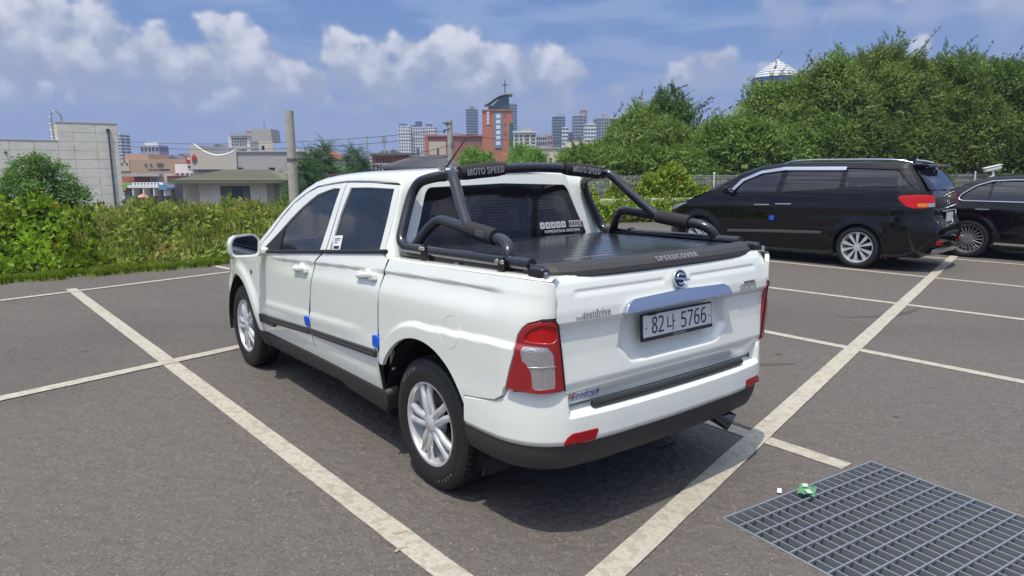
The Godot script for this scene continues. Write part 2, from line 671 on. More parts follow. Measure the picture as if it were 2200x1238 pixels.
			var glow := 0.55 * exp(-(1.0 - near) * 4.5) + 0.9 * exp(-(1.0 - near) * 22.0)
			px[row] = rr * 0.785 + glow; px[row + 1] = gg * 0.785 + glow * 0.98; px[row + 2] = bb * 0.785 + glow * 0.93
			row += 3
	var im := Image.create_from_data(W, H, false, Image.FORMAT_RGBF, px.to_byte_array())
	var sm := PanoramaSkyMaterial.new()
	sm.panorama = ImageTexture.create_from_image(im)
	return sm

# ------------------------------------------------------------------ materials (base colours are linear, as measured on real surfaces)
func lin(r: float, g: float, b: float, a := 1.0) -> Color:
	var c := Color(r, g, b).linear_to_srgb()
	c.a = a
	return c

func mat(key: String, r: float, g: float, b: float, rough: float, metal := 0.0) -> StandardMaterial3D:
	var m := StandardMaterial3D.new()
	m.resource_name = key
	m.albedo_color = lin(r, g, b)
	m.roughness = rough
	m.metallic = metal
	M[key] = m
	return m

func pane(key: String, r: float, g: float, b: float, a: float) -> StandardMaterial3D:
	var m := mat(key, r, g, b, 0.03)
	m.albedo_color = lin(r, g, b, a)
	m.transparency = BaseMaterial3D.TRANSPARENCY_ALPHA
	m.metallic_specular = 0.6
	return m

func byte(x: float) -> int:
	return clampi(int(x * 255.0), 0, 255)

# stone chips in a binder, with wear: returns colour image (sRGB bytes)
func chips(size: int, base: Color, chip: Color, dark: Color, share: float, seed_no: int, worn: Color, worn_share: float, grain: float, mottle: float) -> Image:
	var r := RandomNumberGenerator.new()
	r.seed = seed_no
	var n1 := FastNoiseLite.new()
	n1.seed = seed_no
	n1.noise_type = FastNoiseLite.TYPE_CELLULAR
	n1.frequency = grain
	n1.cellular_return_type = FastNoiseLite.RETURN_CELL_VALUE
	var a := n1.get_seamless_image(size, size, false, false, 0.08)
	var n2 := FastNoiseLite.new()
	n2.seed = seed_no + 1
	n2.frequency = 0.012
	n2.fractal_octaves = 5
	var b := n2.get_seamless_image(size, size, false, false, 0.15)
	var da := a.get_data()
	var db := b.get_data()
	var bpp := da.size() / (size * size)
	var bpq := db.size() / (size * size)
	var o := PackedByteArray()
	o.resize(size * size * 3)
	for i in size * size:
		var x := da[i * bpp] / 255.0
		var y := db[i * bpq] / 255.0
		var c := base
		if x > 1.0 - share: c = base.lerp(chip, (x - 1.0 + share) / share)
		elif x < 0.35: c = base.lerp(dark, (0.35 - x) * 1.6)
		var k := 1.0 + (y - 0.5) * mottle + r.randf_range(-0.05, 0.05)
		var w := clampf((y + (x - 0.5) * 0.45 - 1.0 + worn_share) * 9.0, 0.0, 1.0)
		c = c.lerp(worn, w)
		o[i * 3] = byte(c.r * k); o[i * 3 + 1] = byte(c.g * k); o[i * 3 + 2] = byte(c.b * k)
	return Image.create_from_data(size, size, false, Image.FORMAT_RGB8, o)

func bumps(size: int, freq: float, seed_no: int, strength: float, cell := true) -> ImageTexture:
	var n := FastNoiseLite.new()
	n.seed = seed_no
	if cell:
		n.noise_type = FastNoiseLite.TYPE_CELLULAR
		n.cellular_return_type = FastNoiseLite.RETURN_DISTANCE
	n.frequency = freq
	var im := n.get_seamless_image(size, size, false, false, 0.08)
	im.convert(Image.FORMAT_RGBA8)
	im.bump_map_to_normal_map(strength)
	return ImageTexture.create_from_image(im)

func tri(m: StandardMaterial3D, scale: float) -> void:
	m.uv1_triplanar = true
	m.uv1_world_triplanar = true
	m.uv1_scale = Vector3.ONE * scale
	m.uv1_triplanar_sharpness = 4.0

func grain(key: String, im: Image, scale: float, rough: float, nrm: ImageTexture = null, ns := 0.5) -> StandardMaterial3D:
	var m := mat(key, 1, 1, 1, rough)
	m.albedo_texture = ImageTexture.create_from_image(im)
	tri(m, scale)
	if nrm:
		m.normal_enabled = true
		m.normal_texture = nrm
		m.normal_scale = ns
	return m

func leafy(key: String, r: float, g: float, b: float) -> StandardMaterial3D:
	var m := mat(key, 1, 1, 1, 0.55)
	m.vertex_color_use_as_albedo = true
	m.backlight_enabled = true
	m.backlight = lin(r, g, b)
	m.metallic_specular = 0.35
	m.cull_mode = BaseMaterial3D.CULL_DISABLED
	return m

func make_materials() -> void:
	var m := mat("white_paint", 0.80, 0.83, 0.785, 0.30)
	m.clearcoat_enabled = true
	m.clearcoat = 0.9
	m.clearcoat_roughness = 0.04
	mat("white_plastic", 0.78, 0.79, 0.75, 0.45)
	m = mat("black_paint", 0.004, 0.0043, 0.005, 0.3)
	m.clearcoat_enabled = true
	m.clearcoat = 1.0
	m.clearcoat_roughness = 0.015
	m.metallic_specular = 0.12
	m = mat("bar_paint", 0.010, 0.0105, 0.016, 0.24)
	m.clearcoat_enabled = true
	m.clearcoat = 0.7
	m.clearcoat_roughness = 0.12
	mat("black_plastic", 0.018, 0.018, 0.02, 0.55)
	mat("cladding", 0.038, 0.037, 0.037, 0.6)
	mat("moulding", 0.075, 0.075, 0.08, 0.45)
	mat("foam_pad", 0.022, 0.022, 0.027, 0.85)
	mat("rubber", 0.016, 0.016, 0.018, 0.7)
	mat("tyre_rubber", 0.011, 0.0115, 0.013, 0.50)
	mat("sidewall_letter", 0.10, 0.105, 0.11, 0.6)
	mat("cavity", 0.006, 0.006, 0.007, 0.9)
	mat("chrome", 0.80, 0.82, 0.85, 0.09, 1.0)
	mat("satin_chrome", 0.56, 0.60, 0.68, 0.22, 1.0)
	mat("alloy", 0.66, 0.67, 0.69, 0.34, 0.5)
	mat("alloy_mid", 0.30, 0.31, 0.33, 0.3, 0.6)
	mat("alloy_dark", 0.05, 0.05, 0.055, 0.4, 0.6)
	mat("steel", 0.45, 0.46, 0.48, 0.35, 0.9)
	mat("bolt", 0.55, 0.50, 0.46, 0.3, 0.9)
	pane("tinted_pane", 0.010, 0.010, 0.016, 0.90)
	pane("rear_pane", 0.012, 0.010, 0.016, 0.50)
	pane("clear_pane", 0.3, 0.33, 0.33, 0.15)
	mat("frit", 0.006, 0.006, 0.008, 0.06)
	mat("mirror_glass", 0.20, 0.24, 0.32, 0.03, 1.0)
	m = mat("red_lens", 0.30, 0.003, 0.006, 0.08)
	m.clearcoat_enabled = true
	mat("bright_red", 0.48, 0.008, 0.010, 0.10)
	m = mat("clear_lens", 0.46, 0.46, 0.48, 0.12, 0.55)
	m.clearcoat_enabled = true
	mat("amber_lens", 0.60, 0.20, 0.02, 0.15)
	mat("badge_grey", 0.22, 0.13, 0.15, 0.3)
	mat("reflector_red", 0.33, 0.006, 0.012, 0.12)
	mat("blue_foam", 0.004, 0.10, 0.62, 0.7)
	mat("plate_white", 0.66, 0.68, 0.70, 0.4)
	mat("plate_green", 0.02, 0.14, 0.06, 0.4)
	mat("ink", 0.012, 0.013, 0.018, 0.5)
	mat("grey_print", 0.22, 0.22, 0.24, 0.6)
	mat("pale_print", 0.52, 0.53, 0.55, 0.6)
	mat("pad_print", 0.30, 0.30, 0.32, 0.7)
	mat("white_print", 0.75, 0.76, 0.78, 0.6)
	mat("red_print", 0.50, 0.02, 0.03, 0.5)
	mat("blue_print", 0.02, 0.06, 0.30, 0.5)
	mat("badge_blue", 0.02, 0.035, 0.10, 0.12)
	mat("seat_cloth", 0.09, 0.055, 0.06, 0.9)
	mat("interior", 0.03, 0.03, 0.033, 0.8)
	m = mat("cover_slat", 0.020, 0.021, 0.026, 0.22)
	m.clearcoat_enabled = true
	m.clearcoat = 0.5
	m.clearcoat_roughness = 0.15
	# ground
	var fine := bumps(512, 0.055, 3, 5.0)
	var asphalt := chips(1024, lin(0.116, 0.104, 0.095), lin(0.60, 0.51, 0.44), lin(0.022, 0.020, 0.019), 0.25, 21, lin(0.104, 0.094, 0.086), 0.20, 0.19, 0.12)
	m = grain("asphalt", asphalt, 0.55, 0.88, fine, 0.8)
	m.vertex_color_use_as_albedo = true
	var line := chips(1024, lin(0.46, 0.435, 0.37), lin(0.58, 0.55, 0.47), lin(0.10, 0.09, 0.08), 0.3, 43, lin(0.33, 0.305, 0.25), 0.46, 0.16, 0.12)
	m = grain("road_paint", line, 0.8, 0.75, fine, 0.45)
	m.vertex_color_use_as_albedo = true
	var soil := chips(512, lin(0.13, 0.10, 0.07), lin(0.22, 0.18, 0.13), lin(0.06, 0.045, 0.03), 0.2, 51, lin(0.05, 0.07, 0.02), 0.45, 0.1, 0.5)
	grain("soil", soil, 0.35, 0.95)
	var conc := chips(512, lin(0.46, 0.44, 0.38), lin(0.52, 0.50, 0.44), lin(0.36, 0.34, 0.30), 0.3, 61, lin(0.34, 0.32, 0.28), 0.38, 0.06, 0.22)
	grain("concrete", conc, 0.5, 0.85)
	var pale := chips(512, lin(0.74, 0.72, 0.65), lin(0.77, 0.75, 0.68), lin(0.70, 0.68, 0.61), 0.3, 62, lin(0.66, 0.64, 0.57), 0.30, 0.02, 0.14)
	grain("pale_panel", pale, 0.12, 0.7)
	grain("white_render", chips(512, lin(0.66, 0.66, 0.63), lin(0.7, 0.7, 0.67), lin(0.55, 0.55, 0.52), 0.3, 63, lin(0.5, 0.5, 0.46), 0.3, 0.03, 0.2), 0.3, 0.8)
	m = mat("galvanised", 0.30, 0.33, 0.37, 0.42, 0.45)
	m.normal_enabled = true
	m.normal_texture = bumps(256, 0.02, 9, 2.0, false)
	m.normal_scale = 0.25
	tri(m, 4.0)
	mat("pit", 0.085, 0.085, 0.078, 0.9)
	mat("white_metal", 0.72, 0.73, 0.72, 0.45)
	# plants
	leafy("leaf", 0.72, 0.8, 0.35)
	leafy("vine_leaf", 0.72, 0.8, 0.3)
	mat("bark", 0.09, 0.07, 0.055, 0.95)
	# town
	mat("brick_orange", 0.46, 0.17, 0.095, 0.85)
	mat("brick_red", 0.34, 0.13, 0.09, 0.85)
	mat("tan_brick", 0.46, 0.32, 0.22, 0.85)
	mat("beige_stone", 0.62, 0.55, 0.48, 0.8)
	mat("crescent_stone", 0.54, 0.50, 0.44, 0.8)
	mat("grey_wall", 0.42, 0.41, 0.40, 0.8)
	mat("dark_grey", 0.13, 0.13, 0.14, 0.7)
	mat("moss_tile", 0.15, 0.155, 0.105, 0.9)
	mat("slate_roof", 0.11, 0.112, 0.125, 0.75)
	mat("orange_wall", 0.45, 0.20, 0.06, 0.8)
	mat("white_wall", 0.74, 0.74, 0.72, 0.75)
	mat("cream_wall", 0.55, 0.47, 0.38, 0.8)
	mat("tower_blue", 0.20, 0.25, 0.33, 0.6)
	mat("tower_grey", 0.36, 0.38, 0.42, 0.7)
	mat("tower_white", 0.72, 0.73, 0.75, 0.7)
	mat("tower_pink", 0.42, 0.30, 0.28, 0.7)
	mat("roof_blue", 0.06, 0.10, 0.22, 0.6)
	mat("town_glass", 0.035, 0.05, 0.07, 0.1)
	mat("teal_glass", 0.05, 0.14, 0.16, 0.08)
	mat("dome_white", 0.78, 0.79, 0.80, 0.5)
	mat("dome_blue", 0.02, 0.07, 0.45, 0.5)
	mat("purple", 0.14, 0.10, 0.30, 0.7)
	mat("sign_yellow", 0.60, 0.42, 0.03, 0.6)
	mat("sign_green", 0.08, 0.42, 0.18, 0.6)
	mat("sign_red", 0.55, 0.03, 0.04, 0.6)
	mat("sign_blue", 0.10, 0.28, 0.50, 0.6)
	mat("parasol_pink", 0.55, 0.25, 0.25, 0.7)
	mat("hill", 0.045, 0.07, 0.035, 0.95)
	mat("roof_red", 0.42, 0.12, 0.06, 0.8)
	mat("wire", 0.02, 0.02, 0.022, 0.6)
	mat("grass_base", 0.06, 0.085, 0.025, 0.95)

# ------------------------------------------------------------------ ground
func edge_z(x: float) -> float:   # far edge of the car park
	return -8.62 - 0.235 * clampf(x - 0.3, 0.0, 12.6) + 0.40 * maxf(0.0, x - 12.9) + 0.05 * maxf(0.0, -x - 3.0)

func land(x: float, z: float) -> float:   # terrain height: a terrace above the town
	var d := edge_z(x) - z
	var y := 0.0
	if d > -1.0: y = -0.03 + 0.17 * smoothstep(-0.05, 1.2, d)
	else: y = -1.6
	y -= 4.1 * smoothstep(4.0, 20.0, d)
	var far := Vector2(x, z).length()
	y += 10.0 * smoothstep(300.0, 1800.0, far)
	return y

func make_ground() -> void:
	var nz := FastNoiseLite.new()
	nz.seed = 4
	nz.frequency = 0.35
	nz.fractal_octaves = 4
	# asphalt, with the opening for the drain
	var outline := PackedVector2Array()
	outline.push_back(Vector2(45, 40))
	outline.push_back(Vector2(-40, 40))
	var x := -40.0
	while x <= 45.0:
		outline.push_back(Vector2(x, edge_z(x) + 0.16 * nz.get_noise_1d(x * 3.0) - 0.05))
		x += 0.35
	var hole := PackedVector2Array()
	for p in [[0.0, 0.0], [1.27, 0.0], [1.27, 1.02], [0.0, 1.02]]:
		var q := grate_xf() * Vector3(p[0], 0, p[1])
		hole.push_back(Vector2(q.x, q.z))
	var m := mb()
	panel(m, outline, func(u: float, w: float) -> Vector3: return Vector3(u, 0.0, w), 0.5, Vector3.UP, 0.0, [hole])
	m.use_c = true
	m.c.resize(m.v.size())
	var big := FastNoiseLite.new()
	big.seed = 8
	big.frequency = 0.16
	big.fractal_octaves = 5
	for i in m.v.size():
		var k := 1.0 + 0.34 * big.get_noise_2d(m.v[i].x, m.v[i].z) + 0.1 * nz.get_noise_2d(m.v[i].x * 3.0, m.v[i].z * 3.0)
		m.c[i] = Color(k, k * 0.995, k * 0.985)
	struct("asphalt_ground", m, M.asphalt)
	# terrain out to the horizon
	var t := mb()
	t.use_c = false
	var rs := [0.0, 3, 6, 7, 8, 9, 10, 11, 12, 13, 14, 15, 16, 18, 20, 22, 25, 28, 32, 36, 40, 46, 55, 70, 90, 120, 170, 250, 400, 700, 1200, 2000, 3200, 5000]
	var seg := 160
	for i in rs.size() - 1:
		for k in seg:
			var P := []
			for q in [[i, k], [i, k + 1], [i + 1, k + 1], [i + 1, k]]:
				var an: float = TAU * q[1] / seg
				var px: float = sin(an) * rs[q[0]]
				var pz: float = -cos(an) * rs[q[0]]
				P.append(Vector3(px, land(px, pz), pz))
			t.flat3(P[0], P[1], P[2], Vector3.UP)
			if i > 0: t.flat3(P[0], P[2], P[3], Vector3.UP)
			else: t.flat3(P[0], P[2], P[3], Vector3.UP)
	struct("terrain", t, M.soil)
	# painted lines, each its own sheet
	var wide := 0.145
	var lines := [
		[-1.612, -7.25, -1.11, 6.2, 0.132, "wide white line left of the white pickup"],
		[1.07, -6.8, 1.146, 2.815, 0.12, "worn white line right of the white pickup, running to the drain grate"],
		[3.66, -9.2, 3.93, 6.5, 0.112, "white line one bay right of the pickup"],
		[5.57, -9.6, 7.02, 6.0, 0.112, "white line two bays right of the pickup"],
		[8.50, -10.0, 9.62, 6.0, 0.112, "white line beside the black van"],
		[11.25, -10.4, 12.5, 6.0, 0.112, "white line between the black van and black sedan"],
		[-8.6, -3.72, 4.6, -0.92 , 0.0, ""],
	]
	for l in lines:
		if l[4] <= 0.0: continue
		parking_line(Vector2(l[0], l[1]), Vector2(l[2], l[3]), l[4], l[5], 0.004)
	parking_line(Vector2(14.6, -1.205), Vector2(-5.2, 3.86), 0.138, "long cross line at the rear of the bays, running past the drain grate", 0.008)
	parking_line(Vector2(-9.0, -0.215), Vector2(3.9, -3.37), 0.135, "cross line passing under the pickup nose", 0.008)
	parking_line(Vector2(-9.0, -5.15), Vector2(6.0, -8.79), 0.115, "farthest cross line near the weeds", 0.008)
	stain("tyre_mark", "dark curved tyre mark two bays right of the pickup", [Vector3(5.15, 0.0025, 0.72), Vector3(5.5, 0.0025, 0.98), Vector3(5.95, 0.0025, 1.12), Vector3(6.5, 0.0025, 1.1)], 0.045, Color(0.075, 0.066, 0.06))
	stain("tyre_mark", "faint dark tyre mark right of the pickup's tail lamp", [Vector3(2.35, 0.0025, 0.95), Vector3(2.6, 0.0025, 1.25), Vector3(2.95, 0.0025, 1.48)], 0.035, Color(0.075, 0.066, 0.06))
	for e in [[-1.95, -3.0, 0.03, "small dark oil spot near the wide white line's far part"], [2.22, 2.62, 0.02, "small dark spot on the asphalt past the drain grate"], [3.1, 1.2, 0.03, "oil spot in the bay right of the pickup"]]:
		stain("oil_spot", e[3], [Vector3(e[0] - e[2], 0.0025, e[1]), Vector3(e[0], 0.0025, e[1] + 0.01), Vector3(e[0] + e[2], 0.0025, e[1])], e[2] * 0.6, Color(0.065, 0.058, 0.052))
	stain("rust_stain", "rust stain on the wide white line at the bottom of the photo", [Vector3(-1.29, 0.0062, 1.84), Vector3(-1.26, 0.0062, 1.86), Vector3(-1.22, 0.0062, 1.865)], 0.006, Color(0.38, 0.30, 0.19))
	stain("rust_stain", "second rust stain on the wide white line, nearer the bottom edge", [Vector3(-1.36, 0.0062, 2.00), Vector3(-1.33, 0.0062, 1.985), Vector3(-1.30, 0.0062, 1.99)], 0.006, Color(0.37, 0.29, 0.19))
	parking_line(Vector2(0.62, -9.05), Vector2(1.06, -6.5), 0.12, "short white line ahead of the pickup nose", 0.006)

func stain(called: String, label: String, pts: Array, w: float, c: Color) -> void:
	var m := mb()
	var q := curve3(pts, 8)
	for i in q.size() - 1:
		var d := (q[i + 1] - q[i]).normalized()
		var s := Vector3(-d.z, 0, d.x)
		var w0 := w * sin(PI * float(i) / (q.size() - 1)) + 0.004
		var w1 := w * sin(PI * float(i + 1) / (q.size() - 1)) + 0.004
		m.flat(q[i] + s * w0, q[i] - s * w0, q[i + 1] - s * w1, q[i + 1] + s * w1, Vector3.UP)
	var k := "stain_%d" % M.size()
	mat(k, c.r, c.g, c.b, 0.85)
	struct(called, m, M[k], label)

func parking_line(a: Vector2, b: Vector2, w: float, label: String, y: float) -> void:
	var m := mb()
	m.use_c = true
	var d := (b - a).normalized()
	var s := Vector2(-d.y, d.x) * w * 0.5
	var nz := FastNoiseLite.new()
	nz.seed = int(absf(a.x * 77.0 + b.y * 13.0))
	nz.frequency = 2.2
	var k := int(a.distance_to(b) / 0.12)
	for i in k:
		var P := []
		for j in [i, i + 1]:
			var p := a.lerp(b, float(j) / k)
			var j0 := 0.005 * nz.get_noise_1d(j * 0.5)
			var j1 := 0.005 * nz.get_noise_1d(j * 0.5 + 300.0)
			P.append(Vector3(p.x + s.x * (1 + j0 * 10), y, p.y + s.y * (1 + j0 * 10)))
			P.append(Vector3(p.x - s.x * (1 + j1 * 10), y, p.y - s.y * (1 + j1 * 10)))
		var g := 1.0 + 0.10 * nz.get_noise_1d(i * 0.13)
		m.col = Color(g, g, g * 0.98)
		m.flat(P[0], P[1], P[3], P[2], Vector3.UP)
	struct("parking_line", m, M.road_paint, label)

func grate_xf() -> Transform3D:
	var yaw := -atan2(2.87 - 2.73, 1.34 - 0.07)
	return Transform3D(Basis(Vector3.UP, yaw), Vector3(0.07, 0.0, 2.73))

# ------------------------------------------------------------------ wheels, shared by the three vehicles (axis along +x, outer face at +x)
func wheel(parent: Node, at: Vector3, left: bool, r: float, width: float, rim: float, style: int) -> Node3D:
	var w := Node3D.new()
	var k := 0
	var nm := "wheel"
	while parent.has_node(NodePath(nm)):
		k += 1
		nm = "wheel_%03d" % k
	w.name = nm
	parent.add_child(w)
	w.position = at
	if left: w.rotation.y = PI
	w.rotate_object_local(Vector3.RIGHT, 0.35 + k * 0.6)
	var h := width * 0.5
	var t := mb()
	var q := r - rim
	t.lathe(PackedVector2Array([Vector2(rim - 0.012, h - 0.035), Vector2(rim, h - 0.016), Vector2(rim + q * 0.14, h - 0.004), Vector2(rim + q * 0.36, h), Vector2(rim + q * 0.40, h + 0.0015), Vector2(rim + q * 0.55, h - 0.003), Vector2(rim + q * 0.72, h - 0.011), Vector2(rim + q * 0.75, h - 0.010), Vector2(r - 0.012, h - 0.026), Vector2(r - 0.009, h - 0.032), Vector2(r - 0.009, -h + 0.032), Vector2(r - 0.012, -h + 0.026), Vector2(rim + q * 0.5, -h), Vector2(rim - 0.012, -h + 0.035)]), 72)
	var nb := 62
	for i in nb:
		var a := TAU * i / nb
		var bs := Basis(Vector3.RIGHT, a)
		for s in [-1.0, 1.0]:
			t.box(bs * Vector3(s * (h - 0.042), r - 0.0135, 0.0), Vector3(0.036, 0.022, TAU * r / nb * 0.80), 0.004, bs * Basis(Vector3(0, 0, 1), -s * 0.28))
		if style == 0:
			for s in [-0.5, 0.12]:
				t.box(bs * Vector3(s * h * 0.9 + 0.004 * (i % 3), r - 0.009, 0.0), Vector3(0.028, 0.018, TAU * r / nb * 0.8), 0.002, bs)
	for s in [-0.02, 0.02] if style == 0 else [-0.06, -0.02, 0.02, 0.06]:
		t.lathe(PackedVector2Array([Vector2(r - 0.01, s - 0.012), Vector2(r, s - 0.010), Vector2(r, s + 0.010), Vector2(r - 0.01, s + 0.012)]), 72)
	part("tyre", t, M.tyre_rubber, w)
	var f := h - 0.020      # outer face of the rim
	var b := mb()
	b.lathe(PackedVector2Array([Vector2(rim - 0.016, f - 0.012), Vector2(rim - 0.010, f + 0.004), Vector2(rim + 0.002, f + 0.006), Vector2(rim + 0.006, f - 0.004), Vector2(rim + 0.004, f - 0.02)]), 64)
	b.lathe(PackedVector2Array([Vector2(rim - 0.016, f - 0.012), Vector2(rim - 0.022, f - 0.05), Vector2(rim - 0.05, f - 0.09), Vector2(rim - 0.05, -h + 0.05), Vector2(rim - 0.01, -h + 0.02)]), 48)
	if style == 0:
		for i in 5:
			for s in [-1.0, 1.0]:
				var a0 := TAU * i / 5.0
				var pts := []
				for e in [[0.040, 0.32, 0.000], [0.080, 0.27, 0.006], [0.120, 0.21, 0.009], [0.155, 0.182, 0.006], [rim - 0.024, 0.188, -0.002], [rim - 0.008, 0.205, -0.008]]:
					var a: float = a0 + s * e[1]
					pts.append(Vector3(f - 0.022 + e[2], cos(a) * e[0], sin(a) * e[0]))
				var rads := PackedFloat32Array()
				for q2 in 26: rads.push_back(lerpf(0.0225, 0.0205, minf(q2 / 12.0, 1.0)) + 0.006 * smoothstep(17.0, 25.0, q2))
				b.tube(curve3(pts, 5), rads, 12, false)
		b.lathe(PackedVector2Array([Vector2(0.0, f + 0.008), Vector2(0.030, f + 0.007), Vector2(0.036, f + 0.003), Vector2(0.050, f + 0.001), Vector2(0.060, f - 0.008), Vector2(0.074, f - 0.024), Vector2(0.075, f - 0.06)]), 32)
	elif style == 1:
		for i in 5:
			for s in [-1.0, 1.0]:
				var a0 := TAU * i / 5.0
				var out := PackedVector2Array()
				for e in [[0.05, 0.10], [0.05, 0.45], [0.14, 0.40], [rim - 0.012, 0.42], [rim - 0.012, 0.17], [0.14, 0.13]]:
					var a: float = a0 + s * e[1]
					out.push_back(Vector2(cos(a) * e[0], sin(a) * e[0]))
				b.prism(out, 0.03, Transform3D(Basis(Vector3(0, 1, 0), Vector3(0, 0, 1), Vector3(1, 0, 0)), Vector3(f - 0.022, 0, 0)))
		b.lathe(PackedVector2Array([Vector2(0.0, f - 0.004), Vector2(0.03, f - 0.005), Vector2(0.062, f - 0.010), Vector2(0.066, f - 0.05)]), 28)
	else:
		for i in 20:
			var a0 := TAU * i / 20.0
			var bs := Basis(Vector3.RIGHT, a0)
			b.box(bs * Vector3(f - 0.018, rim * 0.60, 0), Vector3(0.02, rim * 0.80, 0.020), 0.006, bs)
		b.lathe(PackedVector2Array([Vector2(0.0, f - 0.002), Vector2(0.035, f - 0.004), Vector2(0.085, f - 0.012), Vector2(0.09, f - 0.05)]), 28)
	part("rim", b, M.alloy if style != 2 else M.alloy_mid, w)
	var d := mb()
	d.lathe(PackedVector2Array([Vector2(0.0, f - 0.075), Vector2(rim * 0.68, f - 0.075), Vector2(rim * 0.69, f - 0.095)]), 40)
	part("brake_disc", d, M.alloy_dark, w)
	var g := mb()
	for i in 5 if style != 0 else 6:
		var a := TAU * (i + 0.5) / (5 if style != 0 else 6)
		g.lathe(PackedVector2Array([Vector2(0.0, f + 0.002), Vector2(0.006, f + 0.001), Vector2(0.0075, f - 0.03)]), 6, Transform3D(Basis(), Vector3(0, cos(a) * 0.058, sin(a) * 0.058)))
	part("wheel_nut", g, M.steel, w)
	return w

# ------------------------------------------------------------------ the white pickup
const HK_Y := [0.20, 0.28, 0.44, 0.55, 0.64, 0.75, 0.90, 1.0, 1.08, 1.15, 1.22, 1.30, 1.60, 1.66, 1.72]
const HK_X := [0.79, 0.845, 0.895, 0.915, 0.922, 0.921, 0.922, 0.921, 0.912, 0.893, 0.870, 0.843, 0.742, 0.715, 0.68]

func half_width(y: float) -> float:
	var k := 0
	while k < HK_Y.size() - 2 and y > HK_Y[k + 1]: k += 1
	var h: float = HK_Y[k + 1] - HK_Y[k]
	var t := clampf((y - HK_Y[k]) / h, 0.0, 1.0)
	var d: float = (HK_X[k + 1] - HK_X[k]) / h
	var dp: float = d if k == 0 else (HK_X[k] - HK_X[k - 1]) / (HK_Y[k] - HK_Y[k - 1])
	var dn: float = d if k == HK_Y.size() - 2 else (HK_X[k + 2] - HK_X[k + 1]) / (HK_Y[k + 2] - HK_Y[k + 1])
	var m0 := (dp + d) * 0.5 * h
	var m1 := (d + dn) * 0.5 * h
	var t2 := t * t
	var t3 := t2 * t
	return (2 * t3 - 3 * t2 + 1) * HK_X[k] + (t3 - 2 * t2 + t) * m0 + (-2 * t3 + 3 * t2) * HK_X[k + 1] + (t3 - t2) * m1

func side_width(z: float, y: float) -> float:
	var x := half_width(y)
	if z < -1.2: x -= 0.085 * pow((-1.2 - z) / 0.75, 2.0)
	if z > 1.2: x -= 0.008 * (z - 1.2)
	# shoulder line, running back from the front door and dying out before the tail lamp
	var yc := 1.087 + 0.062 * z - 0.009 * z * absf(z)
	var w := (1.0 - smoothstep(2.06, 2.26, z)) * smoothstep(-1.0, -0.2, z)
	var t := y - yc
	if w > 0.0 and t < 0.0 and t > -0.16:
		x -= 0.012 * w * smoothstep(0.002, -0.020, t) * (1.0 - smoothstep(-0.035, -0.14, t))
	# lower door line
	var yl := 0.708 + 0.05 * z
	var wl := smoothstep(-1.05, -0.9, z) * (1.0 - smoothstep(0.5, 1.0, z))
	if wl > 0.0:
		var e := y - yl
		x += 0.008 * wl * (smoothstep(-0.08, 0.0, e) if e < 0.0 else 1.0 - smoothstep(0.0, 0.04, e))
	# wheel arch flares
	if z > 0.9:
		var yb := 0.36 + sqrt(maxf(0.0, 0.3136 - (z - 1.53) * (z - 1.53))) if z < 1.55 else 0.918 + 0.066 * (z - 1.55)
		x += 0.022 * smoothstep(yb + 0.006, yb - 0.024, y) * smoothstep(1.0, 1.12, z)
	elif z < -0.85:
		var d := Vector2(z + 1.53, y - 0.36).length()
		x += 0.026 * (1.0 - smoothstep(0.50, 0.60, d))
	return x

func side(u: float, y: float) -> Vector3:
	if u > 2.2:
		var a := (u - 2.2) / 0.3 * PI * 0.5
		var xe := lerpf(0.75, 0.80, clampf((y - 0.77) / 0.33, 0.0, 1.0))
		var xs := side_width(2.2, y)
		return Vector3(-(xe + (xs - xe) * cos(a)), y, 2.2 + 0.25 * sin(a))
	if u < -1.95:
		var a := (-1.95 - u) / 0.5 * PI * 0.5
		var xs := side_width(-1.95, y)
		return Vector3(-(0.52 + (xs - 0.52) * cos(a)), y, -1.95 - 0.45 * sin(a))
	return Vector3(-side_width(u, y), y, u)

func side_out(u: float, y: float, d: float) -> Vector3:
	var e := 0.005
	var p := side(u, y)
	var n := (side(u + e, y) - side(u - e, y)).cross(side(u, y + e) - side(u, y - e)).normalized()
	if n.dot(Vector3(-1, 0.2, signf(u) * 0.3)) < 0.0: n = -n
	return p + n * d

func both(called: String, m: MB, mat_: Material, parent: Node) -> Array:
	var l := part(called, m, mat_, parent)
	var r := part(called, m.mirrored(), mat_, parent)
	return [l, r]

func arc_points(cz: float, cy: float, r: float, a0: float, a1: float, n: int) -> Array:
	var o := []
	for i in n + 1:
		var a := deg_to_rad(lerpf(a0, a1, float(i) / n))
		o.append(Vector2(cz + cos(a) * r, cy + sin(a) * r))
	return o

func tailgate_z(x: float, y: float) -> float:
	var ys := [0.60, 0.66, 0.70, 0.765, 0.785, 0.90, 1.00, 1.030, 1.050, 1.10, 1.18, 1.22, 1.26]
	var zs := [2.375, 2.400, 2.418, 2.447, 2.450, 2.437, 2.432, 2.434, 2.450, 2.447, 2.430, 2.416, 2.392]
	var k := 0
	while k < ys.size() - 2 and y > ys[k + 1]: k += 1
	var t := clampf((y - ys[k]) / (ys[k + 1] - ys[k]), 0.0, 1.0)
	var z: float = lerpf(zs[k], zs[k + 1], t)
	return z + 0.020 * (1.0 - (x / 0.8) * (x / 0.8))

